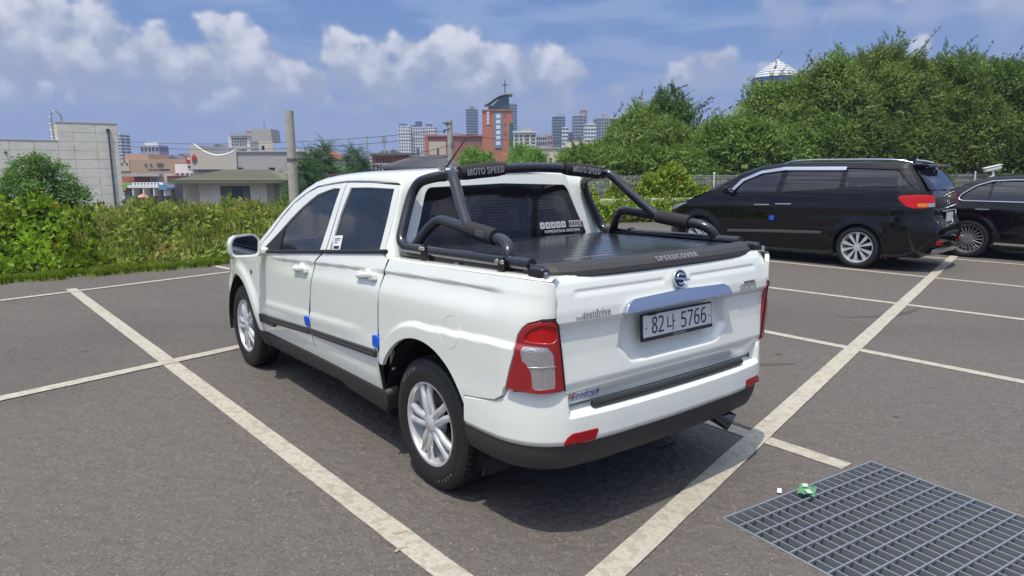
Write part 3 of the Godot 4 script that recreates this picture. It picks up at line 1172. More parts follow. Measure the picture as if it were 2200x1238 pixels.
func tailgate_surface(x: float, y: float) -> Vector3:
	var z := tailgate_z(x, y)
	# sunken plate bay
	var ax := absf(x)
	var sd := maxf(maxf(y - 1.085, 0.806 + 0.05 * maxf(0.0, ax - 0.22) * 1.2 - y), (ax - (0.385 + 0.235 * (1.06 - y))) * 0.97)
	sd = maxf(sd, ((ax - 0.33) + (0.84 - y)) * 0.707 - 0.025)
	z -= 0.034 * smoothstep(0.0, -0.032, sd)
	# raised line, broken by the badge
	if ax > 0.085 and ax < 0.70:
		z -= 0.007 * exp(-pow((y - 1.176) / 0.010, 2.0)) * smoothstep(0.085, 0.12, ax) * smoothstep(0.70, 0.66, ax)
	return Vector3(x, y, z)

func back_z(x: float, y: float) -> float:
	return 1.105 - (y - 1.22) * 0.235 + 0.028 * (1.0 - pow(x / 0.72, 2.0))

const BUMP := [[-0.944, 1.95], [-0.940, 2.12], [-0.920, 2.26], [-0.862, 2.375], [-0.765, 2.452], [-0.57, 2.492], [-0.30, 2.508], [0.0, 2.514]]

func bumper_plan(s: float) -> Vector2:   # s metres along the left half from the wheel arch
	var a := maxf(s, 0.0)
	for i in BUMP.size() - 1:
		var p := Vector2(BUMP[i][0], BUMP[i][1])
		var q := Vector2(BUMP[i + 1][0], BUMP[i + 1][1])
		var l := p.distance_to(q)
		if a <= l or i == BUMP.size() - 2:
			var b := Vector2(BUMP[maxi(i - 1, 0)][0], BUMP[maxi(i - 1, 0)][1])
			var d := Vector2(-BUMP[i][0], BUMP[i][1])
			if i < BUMP.size() - 2: d = Vector2(BUMP[i + 2][0], BUMP[i + 2][1])
			return p.cubic_interpolate_in_time(q, b, d, minf(a / l, 1.0), l, -b.distance_to(p) if i > 0 else -l, l + q.distance_to(d))
		a -= l
	return Vector2.ZERO

func bumper_length() -> float:
	var t := 0.0
	for i in BUMP.size() - 1: t += Vector2(BUMP[i][0], BUMP[i][1]).distance_to(Vector2(BUMP[i + 1][0], BUMP[i + 1][1]))
	return t

func bumper_at(s: float, y: float) -> Vector3:
	var L := bumper_length()
	var far := s > L
	var q := 2.0 * L - s if far else s
	var p := bumper_plan(q)
	var d := (bumper_plan(minf(q + 0.02, L)) - bumper_plan(q - 0.02)).normalized()
	if q > L - 0.03: d = Vector2(1, 0)
	var o := Vector2(-d.y, d.x)
	var k := 0.0
	if y > 0.56: k = -0.35 * pow(y - 0.56, 2.0)
	elif y < 0.50: k = -0.012 - 2.2 * pow(0.50 - y, 2.0)
	p += o * k
	return Vector3(-p.x if far else p.x, y, p.y)

func make_pickup() -> void:
	var t := thing("pickup_truck", "white double cab pickup with black roll bar and black bed cover, parked in the middle", "pickup truck")
	var W: Material = M.white_paint
	var L := Vector3(-1, 0.15, 0.1)
	var sidef := func(u: float, y: float) -> Vector3: return side(u, y)
	var glassf := func(u: float, y: float) -> Vector3: return side(u, y) + Vector3(0.014, 0, 0)
	# --- front door
	var mid := [0.085, 0.42, 0.055, 0.51, 0.04, 0.60, 0.04, 0.71, 0.058, 0.85, 0.085, 0.94, 0.105, 1.0, 0.12, 1.07, 0.15, 1.11, 0.215, 1.155, 0.27, 1.187]
	var fd := pv([-0.985, 0.405] + mid + [0.29, 1.40, 0.312, 1.632, 0.13, 1.618, -0.13, 1.592, -0.29, 1.545, -0.47, 1.472, -0.64, 1.365, -0.79, 1.235, -0.93, 1.14, -1.01, 1.082, -1.02, 1.0, -1.0, 0.75])
	var fh := pv([-0.92, 1.085, -0.56, 1.105, 0.18, 1.172, 0.198, 1.28, 0.215, 1.40, 0.245, 1.588, 0.15, 1.588, 0.05, 1.572, -0.10, 1.54, -0.21, 1.493, -0.33, 1.435, -0.48, 1.348, -0.60, 1.265, -0.76, 1.165])
	var m := mb()
	panel(m, inset(fd, 0.0085), sidef, 0.0135, L, 0.03, [fh])
	var doors := both("front_door", m, W, t)
	m = mb()
	var fg := pv([-0.56, 1.105, 0.18, 1.172, 0.198, 1.28, 0.215, 1.40, 0.245, 1.588, 0.15, 1.588, 0.05, 1.572, -0.10, 1.54, -0.21, 1.493, -0.33, 1.435, -0.48, 1.348, -0.575, 1.283])
	panel(m, Geometry2D.offset_polygon(fg, 0.01)[0], glassf, 0.05, L, 0.004)
	part("window", m, M.tinted_pane, doors[0]); part("window", m.mirrored(), M.tinted_pane, doors[1])
	m = mb()
	panel(m, pv([-0.925, 1.083, -0.55, 1.104, -0.562, 1.296, -0.61, 1.262, -0.765, 1.162]), func(u: float, y: float) -> Vector3: return side(u, y) + Vector3(0.004, 0, 0), 0.05, L, 0.01)
	part("mirror_sail", m, M.black_plastic, doors[0]); part("mirror_sail", m.mirrored(), M.black_plastic, doors[1])
	# --- rear door
	var rev := []
	for i in range(mid.size() - 2, -1, -2): rev.append_array([mid[i], mid[i + 1]])
	var rd := pv([0.312, 1.632, 0.29, 1.40] + rev + [1.04, 0.42, 1.05, 0.60, 1.05, 0.82, 1.062, 0.95, 1.075, 1.07, 1.088, 1.11, 1.10, 1.15, 1.108, 1.205, 1.045, 1.235, 1.052, 1.43, 1.025, 1.625, 0.66, 1.634])
	var rh := pv([0.39, 1.596, 0.34, 1.41, 0.315, 1.186, 0.985, 1.245, 0.985, 1.45, 0.97, 1.60, 0.66, 1.602])
	m = mb()
	panel(m, inset(rd, 0.0085), sidef, 0.0135, L, 0.03, [rh])
	var rdoors := both("rear_door", m, W, t)
	m = mb()
	panel(m, Geometry2D.offset_polygon(rh, 0.01)[0], glassf, 0.05, L, 0.004)
	part("window", m, M.tinted_pane, rdoors[0]); part("window", m.mirrored(), M.tinted_pane, rdoors[1])
	m = mb()
	panel(m, pv([0.345, 1.192, 0.455, 1.202, 0.44, 1.292, 0.325, 1.282]), func(u: float, y: float) -> Vector3: return side(u, y) + Vector3(0.007, 0, 0), 0.05, L, 0.002)
	var st := part("window_sticker", m, M.white_print, rdoors[0])
	m = mb()
	for e in [[0.352, 0.43, 1.266, 1.270], [0.352, 0.425, 1.256, 1.259], [0.36, 0.40, 1.24, 1.244], [0.365, 0.44, 1.205, 1.222]]:
		panel(m, pv([e[0], e[2], e[1], e[2] + 0.006, e[1], e[3] + 0.006, e[0], e[3]]), func(u: float, y: float) -> Vector3: return side(u, y) + Vector3(0.0045, 0, 0), 0.05, L, 0.0)
	part("printed_line", m, M.ink, st)
	# --- seals behind the shut lines
	m = mb()
	var seal := []
	for i in range(0, mid.size(), 2): seal.append(side_out(mid[i], mid[i + 1], -0.012))
	seal.append(side_out(0.29, 1.40, -0.012)); seal.append(side_out(0.312, 1.632, -0.012))
	m.tube(PackedVector3Array(seal), 0.0115, 6, false)
	both("door_seal", m, M.cavity, t)
	m = mb()
	seal = []
	for e in [[1.046, 0.42], [1.052, 0.60], [1.052, 0.82], [1.062, 0.95], [1.075, 1.07], [1.088, 1.11], [1.10, 1.15], [1.112, 1.212]]: seal.append(side_out(e[0], e[1], -0.012))
	m.tube(PackedVector3Array(seal), 0.0125, 6, false)
	both("door_seal", m, M.cavity, t)
	# --- door furniture
	for d in [[0, -0.095, 1.022, 0.10], [1, 0.90, 1.093, 0.12]]:
		var m1 := mb()
		var m2 := mb()
		var c := side(d[1], d[2])
		var tilt := Basis(Vector3(1, 0, 0), -d[3])
		var bs := tilt * Basis(Vector3(0, 0, 1), -0.02)
		var prof := PackedVector2Array([Vector2(0.0, 0.010), Vector2(0.028, 0.009), Vector2(0.041, 0.004), Vector2(0.047, -0.012)])
		m1.lathe(prof, 28, Transform3D(Basis(Vector3(-1, 0, 0), Vector3(0, 1, 0), Vector3(0, 0, -1.15)), c))
		m2.box(c + Vector3(-0.022, 0.004, 0.0), Vector3(0.022, 0.030, 0.225), 0.010, bs)
		m2.box(c + Vector3(-0.014, 0.004 - 0.011 * 0.1, 0.09), Vector3(0.030, 0.044, 0.075), 0.012, bs)
		m2.box(c + Vector3(-0.012, 0.002, -0.085), Vector3(0.026, 0.040, 0.06), 0.012, bs)
		var dd: Array = doors if d[0] == 0 else rdoors
		for s in 2:
			part("handle_cup", m1 if s == 0 else m1.mirrored(), M.white_plastic, dd[s])
			part("handle", m2 if s == 0 else m2.mirrored(), M.white_plastic, dd[s])
		if d[0] == 0:
			var lk := mb()
			lk.lathe(PackedVector2Array([Vector2(0, 0.003), Vector2(0.007, 0.002), Vector2(0.008, -0.004)]), 14, Transform3D(Basis(Vector3(0, 1, 0), PI), c + Vector3(-0.030, 0.006, 0.092)))
			part("lock", lk, M.alloy_dark, doors[0])
		# belt moulding, rubbing strip, blue edge guard
		var belt := mb()
		var pts := []
		for i in 13:
			var z := lerpf(-0.98 if d[0] == 0 else 0.272, 0.258 if d[0] == 0 else 1.075, i / 12.0)
			pts.append(side_out(z, 1.1745 + 0.0885 * (z - 0.18) - 0.006, 0.004))
		belt.tube(curve3(pts, 2), 0.013, 8, true)
		var strip := mb()
		var so := pv([-1.0, 0.556, 0.028, 0.620, 0.028, 0.588, -0.66, 0.536, -0.70, 0.505, -0.99, 0.497]) if d[0] == 0 else pv([0.052, 0.622, 1.028, 0.668, 1.028, 0.634, 0.052, 0.590])
		panel(strip, rounded(so, 0.006, 2), func(u: float, y: float) -> Vector3: return side_out(u, y, 0.018), 0.04, L, 0.02, [], 0.005)
		var inner := mb()
		var si := pv([-0.96, 0.545, 0.012, 0.609, 0.012, 0.598, -0.66, 0.548]) if d[0] == 0 else pv([0.066, 0.612, 1.014, 0.657, 1.014, 0.645, 0.066, 0.600])
		panel(inner, si, func(u: float, y: float) -> Vector3: return side_out(u, y, 0.020), 0.05, L, 0.0)
		for s in 2:
			part("belt_moulding", belt if s == 0 else belt.mirrored(), M.black_plastic, dd[s])
			part("rubbing_strip", strip if s == 0 else strip.mirrored(), M.cladding, dd[s])
			part("strip_inlay", inner if s == 0 else inner.mirrored(), M.moulding, dd[s])
		var g := mb()
		var gz: float = 0.012 if d[0] == 0 else 1.028
		var gy: float = 0.672 if d[0] == 0 else 0.726
		panel(g, rounded(pv([gz - 0.030, gy - 0.030, gz + 0.030, gy - 0.027, gz + 0.030, gy + 0.032, gz - 0.030, gy + 0.029]), 0.008, 2), func(u: float, y: float) -> Vector3: return side_out(u, y, 0.014), 0.04, L, 0.03, [], 0.005)
		part("edge_guard", g, M.blue_foam, dd[0])
		part("edge_guard", g.mirrored(), M.blue_foam, dd[1])
	# --- front wing
	var arch := []
	for p in arc_points(-1.53, 0.365, 0.455, 8, 172, 26): arch.append_array([p.x, p.y])
	var wingtop := [-2.45, 0.72, -2.2, 0.83, -2.0, 0.90, -1.7, 0.965, -1.3, 1.03, -1.02, 1.07]
	m = mb()
	panel(m, inset(pv([-0.985, 0.41, -1.065, 0.41] + arch + [-1.99, 0.30, -2.45, 0.30] + wingtop + [-1.025, 1.0, -1.0, 0.75]), 0.004), sidef, 0.025, Vector3(-1, 0.2, -0.4), 0.03)
	var wings := both("front_wing", m, W, t)
	var A := PackedVector3Array()
	var K := PackedVector3Array()
	var B := PackedVector3Array()
	for e in [[-1.02, 1.07, 0.66, 1.115, -1.30], [-1.3, 1.03, 0.63, 1.10, -1.42], [-1.5, 1.0, 0.62, 1.082, -1.56], [-1.7, 0.965, 0.60, 1.06, -1.74], [-1.85, 0.935, 0.58, 1.035, -1.88], [-2.0, 0.90, 0.56, 1.005, -2.02], [-2.1, 0.865, 0.54, 0.975, -2.12], [-2.2, 0.83, 0.53, 0.94, -2.2], [-2.32, 0.78, 0.51, 0.89, -2.29], [-2.45, 0.72, 0.48, 0.83, -2.37]]:
		var a := side(e[0], e[1])
		var b := Vector3(-e[2], e[3], e[4])
		A.push_back(a); B.push_back(b)
		K.push_back(Vector3(a.x * 0.985 , b.y - 0.012, (a.z + b.z) * 0.5))
	m = mb()
	bridge(m, A, K, B, 8, Vector3(-0.3, 1, -0.2))
	part("wing_top", m, W, wings[0]); part("wing_top", m.mirrored(), W, wings[1])
	m = mb()
	m.lathe(PackedVector2Array([Vector2(0, 0.006), Vector2(0.018, 0.005), Vector2(0.022, -0.006)]), 18, Transform3D(Basis(Vector3.UP, PI), side(-1.16, 0.885)))
	part("side_lamp", m, M.moulding, wings[0]); part("side_lamp", m.mirrored(), M.moulding, wings[1])
	# --- bonnet, screen and roof, from rows of edge points
	m = mb()
	var rows := []
	for i in B.size():
		var row := PackedVector3Array()
		for j in 9:
			var s := lerpf(-1, 1, j / 8.0)
			row.push_back(Vector3(s * -B[i].x, B[i].y + 0.035 * (1.0 - s * s), B[i].z - 0.06 * (1.0 - s * s)))
		rows.append(row)
	grid(m, rows, Vector3(0, 1, -0.3))
	part("bonnet", m, W, t)
	m = mb()
	panel(m, pv([-0.53, 0.30, 0.53, 0.30, 0.50, 0.83, -0.50, 0.83]), func(u: float, y: float) -> Vector3: return Vector3(u, y, -2.38 - 0.09 * (1.0 - u * u / 0.28)), 0.06, Vector3(0, 0, -1), 0.05)
	var fb := part("front_bumper", m, W, t)
	m = mb()
	m.box(Vector3(0, 0.70, -2.462), Vector3(0.74, 0.14, 0.03), 0.02)
	m.box(Vector3(0, 0.44, -2.462), Vector3(0.60, 0.16, 0.03), 0.02)
	part("grille", m, M.black_plastic, fb)
	m = mb()
	panel(m, rounded(pv([-2.44, 0.66, -2.12, 0.72, -2.06, 0.84, -2.2, 0.825, -2.44, 0.72]), 0.02), func(u: float, y: float) -> Vector3: return side_out(u, y, 0.004), 0.05, Vector3(-1, 0, -1), 0.02)
	both("headlamp", m, M.clear_lens, t)
	# roof rail: door frame edge, control line, glass edge
	A = PackedVector3Array(); K = PackedVector3Array(); B = PackedVector3Array()
	for e in [[-1.01, 1.085, 0.715, 1.115, -1.30], [-0.93, 1.145, 0.70, 1.175, -1.22], [-0.79, 1.24, 0.672, 1.29, -1.04], [-0.64, 1.37, 0.645, 1.395, -0.875], [-0.47, 1.477, 0.62, 1.49, -0.715], [-0.29, 1.55, 0.597, 1.57, -0.555], [-0.13, 1.597, 0.58, 1.625, -0.40], [0.0, 1.611, 0.572, 1.655, -0.22], [0.13, 1.623, 0.566, 1.675, 0.0], [0.31, 1.637, 0.56, 1.690, 0.22], [0.5, 1.640, 0.56, 1.699, 0.45], [0.7, 1.640, 0.56, 1.703, 0.68], [0.88, 1.636, 0.56, 1.703, 0.86], [1.0, 1.631, 0.562, 1.698, 0.965]]:
		var a := side(e[0], e[1])
		A.push_back(a)
		var b := Vector3(-e[2], e[3], e[4])
		B.push_back(b)
		K.push_back(Vector3(a.x * 0.99 - 0.0, lerpf(b.y, a.y, 0.12) + 0.012, lerpf(a.z, b.z, 0.45)))
	var nroof := A.size()
	for e in [[1.027, 1.624, 0.572, 1.670, 1.000], [1.042, 1.56, 0.592, 1.595, 0.0], [1.052, 1.47, 0.622, 1.50, 0.0], [1.055, 1.36, 0.665, 1.38, 0.0], [1.048, 1.24, 0.725, 1.255, 0.0], [1.11, 1.207, 0.745, 1.212, 0.0]]:
		var a := side(e[0], e[1])
		var bz: float = e[4] if e[4] != 0.0 else back_z(e[2], e[3])
		A.push_back(a); B.push_back(Vector3(-e[2], e[3], bz))
		K.push_back(Vector3(a.x * 0.985, lerpf(a.y, e[3], 0.6), bz + 0.035))
	m = mb()
	bridge(m, A, K, B, 9, Vector3(-0.6, 0.7, 0.25))
	both("roof_rail", m, W, t)
	m = mb()
	rows = []
	for i in range(5, nroof + 1):
		var row := PackedVector3Array()
		for j in 11:
			var s := lerpf(-1, 1, j / 10.0)
			var fr := 1.0 - smoothstep(-0.55, -0.1, B[i].z)
			var bk := smoothstep(0.85, 1.0, B[i].z)
			row.push_back(Vector3(s * -B[i].x, B[i].y + 0.020 * (1.0 - s * s), B[i].z - 0.07 * fr * (1.0 - s * s) + 0.03 * bk * (1.0 - s * s)))
		rows.append(row)
	grid(m, rows, Vector3.UP)
	var roof := part("roof", m, W, t)
	m = mb()
	rows = []
	for i in range(0, 6):
		var row := PackedVector3Array()
		for j in 9:
			var s := lerpf(-1, 1, j / 8.0)
			row.push_back(Vector3(s * -B[i].x, B[i].y + 0.004 + 0.012 * (1.0 - s * s), B[i].z - 0.10 * (1.0 - s * s)))
		rows.append(row)
	grid(m, rows, Vector3(0, 0.6, -0.8))
	part("windscreen", m, M.clear_pane, t)
	m = mb()
	m.span(Vector3(-0.72, 1.04, -1.40), Vector3(0.72, 1.10, -1.20), 0.01)
	part("scuttle", m, M.black_plastic, t)
	# --- cab back with its window
	m = mb()
	var backf := func(x: float, y: float) -> Vector3: return Vector3(x, y, back_z(x, y))
	var bo := pv([-0.745, 1.212, -0.725, 1.255, -0.665, 1.38, -0.622, 1.50, -0.592, 1.595, -0.572, 1.670, -0.3, 1.684, 0.0, 1.688, 0.3, 1.684, 0.572, 1.670, 0.592, 1.595, 0.622, 1.50, 0.665, 1.38, 0.725, 1.255, 0.745, 1.212])
	var bh := rounded(pv([-0.705, 1.262, -0.640, 1.40, -0.575, 1.57, -0.545, 1.605, 0.0, 1.622, 0.545, 1.605, 0.575, 1.57, 0.640, 1.40, 0.705, 1.262]), 0.02, 3)
	panel(m, bo, backf, 0.03, Vector3(0, 0.2, 1), 0.03, [bh])
	var cb := part("cab_back", m, W, t)
	m = mb()
	var pin := rounded(pv([-0.625, 1.315, -0.52, 1.535, 0.0, 1.555, 0.52, 1.535, 0.625, 1.315]), 0.05, 4)
	panel(m, Geometry2D.offset_polygon(bh, 0.006)[0], func(x: float, y: float) -> Vector3: return Vector3(x, y, back_z(x, y) - 0.006), 0.04, Vector3(0, 0.2, 1), 0.004, [pin])
	part("window_border", m, M.frit, cb)
	m = mb()
	panel(m, Geometry2D.offset_polygon(pin, 0.004)[0], func(x: float, y: float) -> Vector3: return Vector3(x, y, back_z(x, y) - 0.007), 0.06, Vector3(0, 0.2, 1), 0.003)
	part("rear_window", m, M.rear_pane, cb)
	m = mb()
	for i in 11:
		var y := 1.335 + i * 0.0185
		var hw := 0.60 - (y - 1.315) * 0.47
		var pts := []
		for j in 9:
			var x := lerpf(-hw, hw, j / 8.0)
			pts.append(Vector3(x, y, back_z(x, y) - 0.0055))
		m.tube(PackedVector3Array(pts), 0.0007, 4, false)
	part("heater_wires", m, M.moulding, cb)
	var bk0 := back_z(0.4, 1.32)
	var tilt := Basis(Vector3.RIGHT, -atan(0.235))
	# decal on the rear window: five icon tiles, a word tile, a line of words
	m = mb()
	for i in 5: m.prism(rounded(pv([-0.021, -0.022, 0.021, -0.022, 0.021, 0.022, -0.021, 0.022]), 0.007, 2), 0.0008, Transform3D(tilt * Basis(Vector3.UP, 0.025), Vector3(0.285 + i * 0.049, 1.338, back_z(0.285 + i * 0.049, 1.338) - 0.0035)))
	var tile := rounded(pv([-0.064, -0.022, 0.064, -0.022, 0.064, 0.022, -0.064, 0.022]), 0.006, 2)
	var tx := Transform3D(tilt * Basis(Vector3.UP, 0.035), Vector3(0.600, 1.338, back_z(0.600, 1.338) - 0.0035))
	m.prism(tile, 0.0008, tx)
	part("decal_tile", m, M.pale_print, cb)
	m = mb()
	for i in 5:
		var cx := 0.285 + i * 0.049
		var o := Transform3D(tilt * Basis(Vector3.UP, 0.025), Vector3(cx, 1.338, back_z(cx, 1.338) - 0.0026))
		var n := 3 + i
		var q := PackedVector2Array()
		for k in n * 2: q.push_back(Vector2(cos(TAU * k / (n * 2)), sin(TAU * k / (n * 2))) * (0.013 if k % 2 == 0 else 0.008))
		m.prism(q, 0.0006, o)
	part("decal_icon", m, M.grey_print, cb)
	letters("decal_word", "MANIA", 0.030, 0.0006, M.ink, cb, Transform3D(tx.basis, tx.origin + Vector3(0, 0.001, 0.0014)), true, 1.1)
	letters("decal_line", "EXPEDITION EDITION", 0.0185, 0.0006, M.pale_print, cb, Transform3D(tilt * Basis(Vector3.UP, 0.03), Vector3(0.465, 1.296, back_z(0.465, 1.296) - 0.0030)), true, 1.25)
	# --- bed sides
	var arch2 := []
	for p in arc_points(1.53, 0.36, 0.47, 149, 22, 30): arch2.append_array([p.x, p.y])
	var bd := pv([1.06, 0.602] + arch2 + [1.955, 0.640, 2.08, 0.660, 2.19, 0.680, 2.232, 0.712, 2.242, 0.753, 2.249, 0.756, 2.27, 0.851, 2.290, 0.923, 2.283, 0.966, 2.291, 1.002, 2.31, 1.034, 2.333, 1.055, 2.401, 1.076, 2.497, 1.080, 2.497, 1.205, 2.48, 1.228, 2.44, 1.240, 2.35, 1.244, 2.2, 1.241, 1.86, 1.232, 1.44, 1.222, 1.13, 1.213, 1.12, 1.208, 1.10, 1.15, 1.088, 1.11, 1.075, 1.07, 1.062, 0.95, 1.052, 0.82, 1.052, 0.68])
	var lid := PackedVector2Array()
	var lidh := PackedVector2Array()
	for i in 36:
		var a := TAU * i / 36.0
		lid.push_back(Vector2(1.82 + 0.078 * cos(a), 0.925 + 0.078 * sin(a)))
		lidh.push_back(Vector2(1.82 + 0.0835 * cos(a), 0.925 + 0.0835 * sin(a)))
	m = mb()
	panel(m, inset(bd, 0.0065), sidef, 0.0125, Vector3(-1, 0.1, 0.5), 0.025, [lidh])
	var beds := both("bed_side", m, W, t)
	m = mb()
	panel(m, lid, sidef, 0.02, L, 0.02)
	part("fuel_lid", m, W, beds[0])
	A = PackedVector3Array(); K = PackedVector3Array(); B = PackedVector3Array()
	for u in [1.125, 1.44, 1.86, 2.2, 2.3, 2.38, 2.44]:
		var y: float = 1.209 + 0.031 * clampf((u - 1.125) / 1.1, 0, 1.1) - 0.001
		if u > 2.2: y = 1.241
		var a := side(u, y)
		A.push_back(a)
		K.push_back(a + Vector3(0.004, 0.013, 0))
		B.push_back(Vector3(maxf(a.x + 0.06, -0.80), y + 0.012, a.z - (0.02 if u > 2.2 else 0.0)))
	m = mb()
	bridge(m, A, K, B, 5, Vector3(-0.4, 1, 0))
	part("bed_rail", m, W, beds[0]); part("bed_rail", m.mirrored(), W, beds[1])
	# --- tailgate
	var tg := pv([-0.790, 1.248, -0.792, 1.10, -0.778, 1.0, -0.752, 0.80, -0.742, 0.664, 0.742, 0.664, 0.752, 0.80, 0.778, 1.0, 0.792, 1.10, 0.790, 1.248])
	m = mb()
	panel(m, rounded(tg, 0.012, 2), func(x: float, y: float) -> Vector3: return tailgate_surface(x, y), 0.0125, Vector3(0, 0.1, 1), 0.03, [], 0.005)
	var gate := part("tailgate", m, W, t)
	m = mb()
	m.span(Vector3(-0.785, 1.235, 2.33), Vector3(0.785, 1.252, 2.40), 0.006)
	part("top_edge", m, W, gate)
	m = mb()
	var go := rounded(pv([-0.408, 1.058, -0.385, 1.098, -0.345, 1.117, 0.0, 1.128, 0.345, 1.117, 0.385, 1.098, 0.408, 1.058, 0.36, 1.060, 0.0, 1.069, -0.36, 1.060]), 0.01, 3)
	panel(m, go, func(x: float, y: float) -> Vector3: return Vector3(x, y, 2.452 + 0.020 * (1.0 - x * x / 0.64) + 0.030 * sqrt(clampf((1.135 - y) / 0.08, 0.0, 1.0))), 0.012, Vector3(0, 0.3, 1), 0.05, [], 0.004)
	part("garnish", m, M.satin_chrome, gate)
	# badge: dark blue oval with a bright ring and two hooked strokes
	var bx := Transform3D(Basis(Vector3.RIGHT, -0.22), Vector3(0, 1.176, 2.462))
	m = mb()
	m.lathe(PackedVector2Array([Vector2(0, 0.004), Vector2(0.030, 0.003), Vector2(0.046, 0.0)]), 36, bx * Transform3D(Basis(Vector3(0, 0, 1), Vector3(1.0, 0, 0), Vector3(0, 1, 0)) * Basis.from_scale(Vector3(1, 1.0, 0.92)), Vector3.ZERO))
	var badge := part("badge", m, M.badge_blue, gate)
	m = mb()
	var ring := []
	for i in 41:
		var a := TAU * i / 40.0
		ring.append(bx * Vector3(cos(a) * 0.047, sin(a) * 0.043, 0.004))
	m.tube(PackedVector3Array(ring), 0.0055, 8, false)
	for s in [1.0, -1.0]:
		var hook := []
		for e in [[-0.058, 0.010], [-0.030, 0.0035], [0.0, -0.001], [0.018, -0.005], [0.0235, -0.0135], [0.016, -0.0215], [0.0, -0.023], [-0.022, -0.018]]:
			hook.append(bx * Vector3(-e[0] * s, -e[1] * s, 0.009))
		m.tube(curve3(hook, 4), 0.0052, 8, true)
		var up := []
		for e in [[-0.018, 0.005], [-0.024, 0.014], [-0.014, 0.024], [0.004, 0.026], [0.024, 0.020]]:
			up.append(bx * Vector3(e[0] * s, e[1] * s, 0.009))
		m.tube(curve3(up, 4), 0.0048, 8, true)
	part("badge_ring", m, M.chrome, badge)
	# plate
	var plx := Transform3D(Basis(Vector3.RIGHT, -0.06), Vector3(0, 0.964, 2.462))
	m = mb()
	m.box(plx * Vector3(0, 0, -0.004), Vector3(0.545, 0.132, 0.014), 0.004, plx.basis)
	m.box(plx * Vector3(0, -0.056, 0.004), Vector3(0.540, 0.018, 0.012), 0.003, plx.basis)
	m.box(plx * Vector3(-0.20, 0.064, 0.006), Vector3(0.05, 0.012, 0.02), 0.003, plx.basis)
	var holder := part("plate_holder", m, M.black_plastic, gate)
	m = mb()
	m.box(plx * Vector3(0, 0.006, 0.004), Vector3(0.526, 0.108, 0.004), 0.002, plx.basis)
	part("number_plate", m, M.plate_white, holder)
	var pf := func(x: float, y: float) -> Transform3D: return plx * Transform3D(Basis(), Vector3(x, y, 0.0068))
	letters("plate_digits", "82", 0.080, 0.0012, M.ink, holder, pf.call(-0.158, 0.006), false, 0.80)
	letters("plate_digits", "5766", 0.080, 0.0012, M.ink, holder, pf.call(0.115, 0.006), false, 0.86)
	m = mb()
	for e in [[-0.086, 0.010, 0.006, 0.052], [-0.072, -0.014, 0.034, 0.0065], [-0.046, 0.004, 0.0065, 0.078], [-0.037, 0.008, 0.016, 0.006]]:
		m.box(plx * Vector3(e[0], e[1], 0.0068), Vector3(e[2], e[3], 0.0012), 0.0, plx.basis)
	part("plate_syllable", m, M.ink, holder)
	m = mb()
	for s in [-1.0, 1.0]:
		m.lathe(PackedVector2Array([Vector2(0, 0.006), Vector2(0.006, 0.005), Vector2(0.009, 0.0)]), 14, plx * Transform3D(Basis(Vector3(0, 0, 1), Vector3(1, 0, 0), Vector3(0, 1, 0)), Vector3(s * 0.243, 0.002, 0.006)))
	part("plate_bolt", m, M.bolt, holder)
	letters("holder_print", "TEAM TESTDRIVE", 0.009, 0.0006, M.grey_print, holder, plx * Transform3D(Basis(), Vector3(0, -0.056, 0.0104)), true)
	# lettering on the gate
	var gl := func(x: float, y: float, d: float) -> Transform3D:
		return Transform3D(Basis(Vector3.UP, x * 0.06) * Basis(Vector3.RIGHT, -0.08), Vector3(x, y, tailgate_z(x, y) + d))
	letters("team_print", "team", 0.017, 0.0006, M.grey_print, gate, gl.call(-0.662, 1.070, 0.0018), false)
	letters("club_print", "testdrive", 0.034, 0.0006, M.grey_print, gate, gl.call(-0.565, 1.077, 0.0022), true, 0.78, "Droid Serif")
	m = mb()
	m.box(gl.call(0.61, 1.100, 0.002).origin, Vector3(0.105, 0.014, 0.002), 0.001, gl.call(0.61, 1.1, 0).basis)
	part("badge_bar", m, M.badge_grey, gate)
	letters("model_print", "SPORTS", 0.034, 0.003, M.chrome, gate, gl.call(0.595, 1.076, 0.003), true, 0.95)
	m = mb()
	var sx: Transform3D = gl.call(-0.628, 0.705, 0.0035)
	m.box(sx.origin, Vector3(0.192, 0.048, 0.001), 0.0, Basis(Vector3.UP, -0.04) * Basis(Vector3.RIGHT, 0.40))
	var deb := Basis(Vector3.UP, -0.04) * Basis(Vector3.RIGHT, 0.40)
	part("tyre_decal", m, M.white_print, gate)
	letters("decal_initials", "BF", 0.034, 0.0006, M.red_print, gate, Transform3D(deb, sx.origin + deb * Vector3(-0.066, 0.004, 0.0012)), true, 1.0)
	letters("decal_name", "Goodrich", 0.033, 0.0006, M.blue_print, gate, Transform3D(deb, sx.origin + deb * Vector3(0.022, 0.003, 0.0012)), true, 0.86)
	m = mb()
	m.box(sx.origin + deb * Vector3(0.0, -0.019, 0.0012), Vector3(0.17, 0.003, 0.0006), 0.0, deb)
	part("decal_rule", m, M.blue_print, gate)
	for sd in [-1.0, 1.0]:
		m = mb()
		m.tube(PackedVector3Array([Vector3(sd * 0.797, 1.235, 2.405), Vector3(sd * 0.798, 1.10, 2.436), Vector3(sd * 0.784, 1.0, 2.425), Vector3(sd * 0.757, 0.80, 2.435), Vector3(sd * 0.747, 0.67, 2.40)]), 0.007, 6)
		part("gate_seal", m, M.cavity, t)
	# --- tail lamps
	var lo := pv([2.252, 0.760, 2.274, 0.851, 2.294, 0.923, 2.287, 0.966, 2.295, 1.000, 2.314, 1.031, 2.337, 1.051, 2.403, 1.071, 2.478, 1.074, 2.496, 1.055, 2.4985, 1.0, 2.4985, 0.757, 2.38, 0.752])
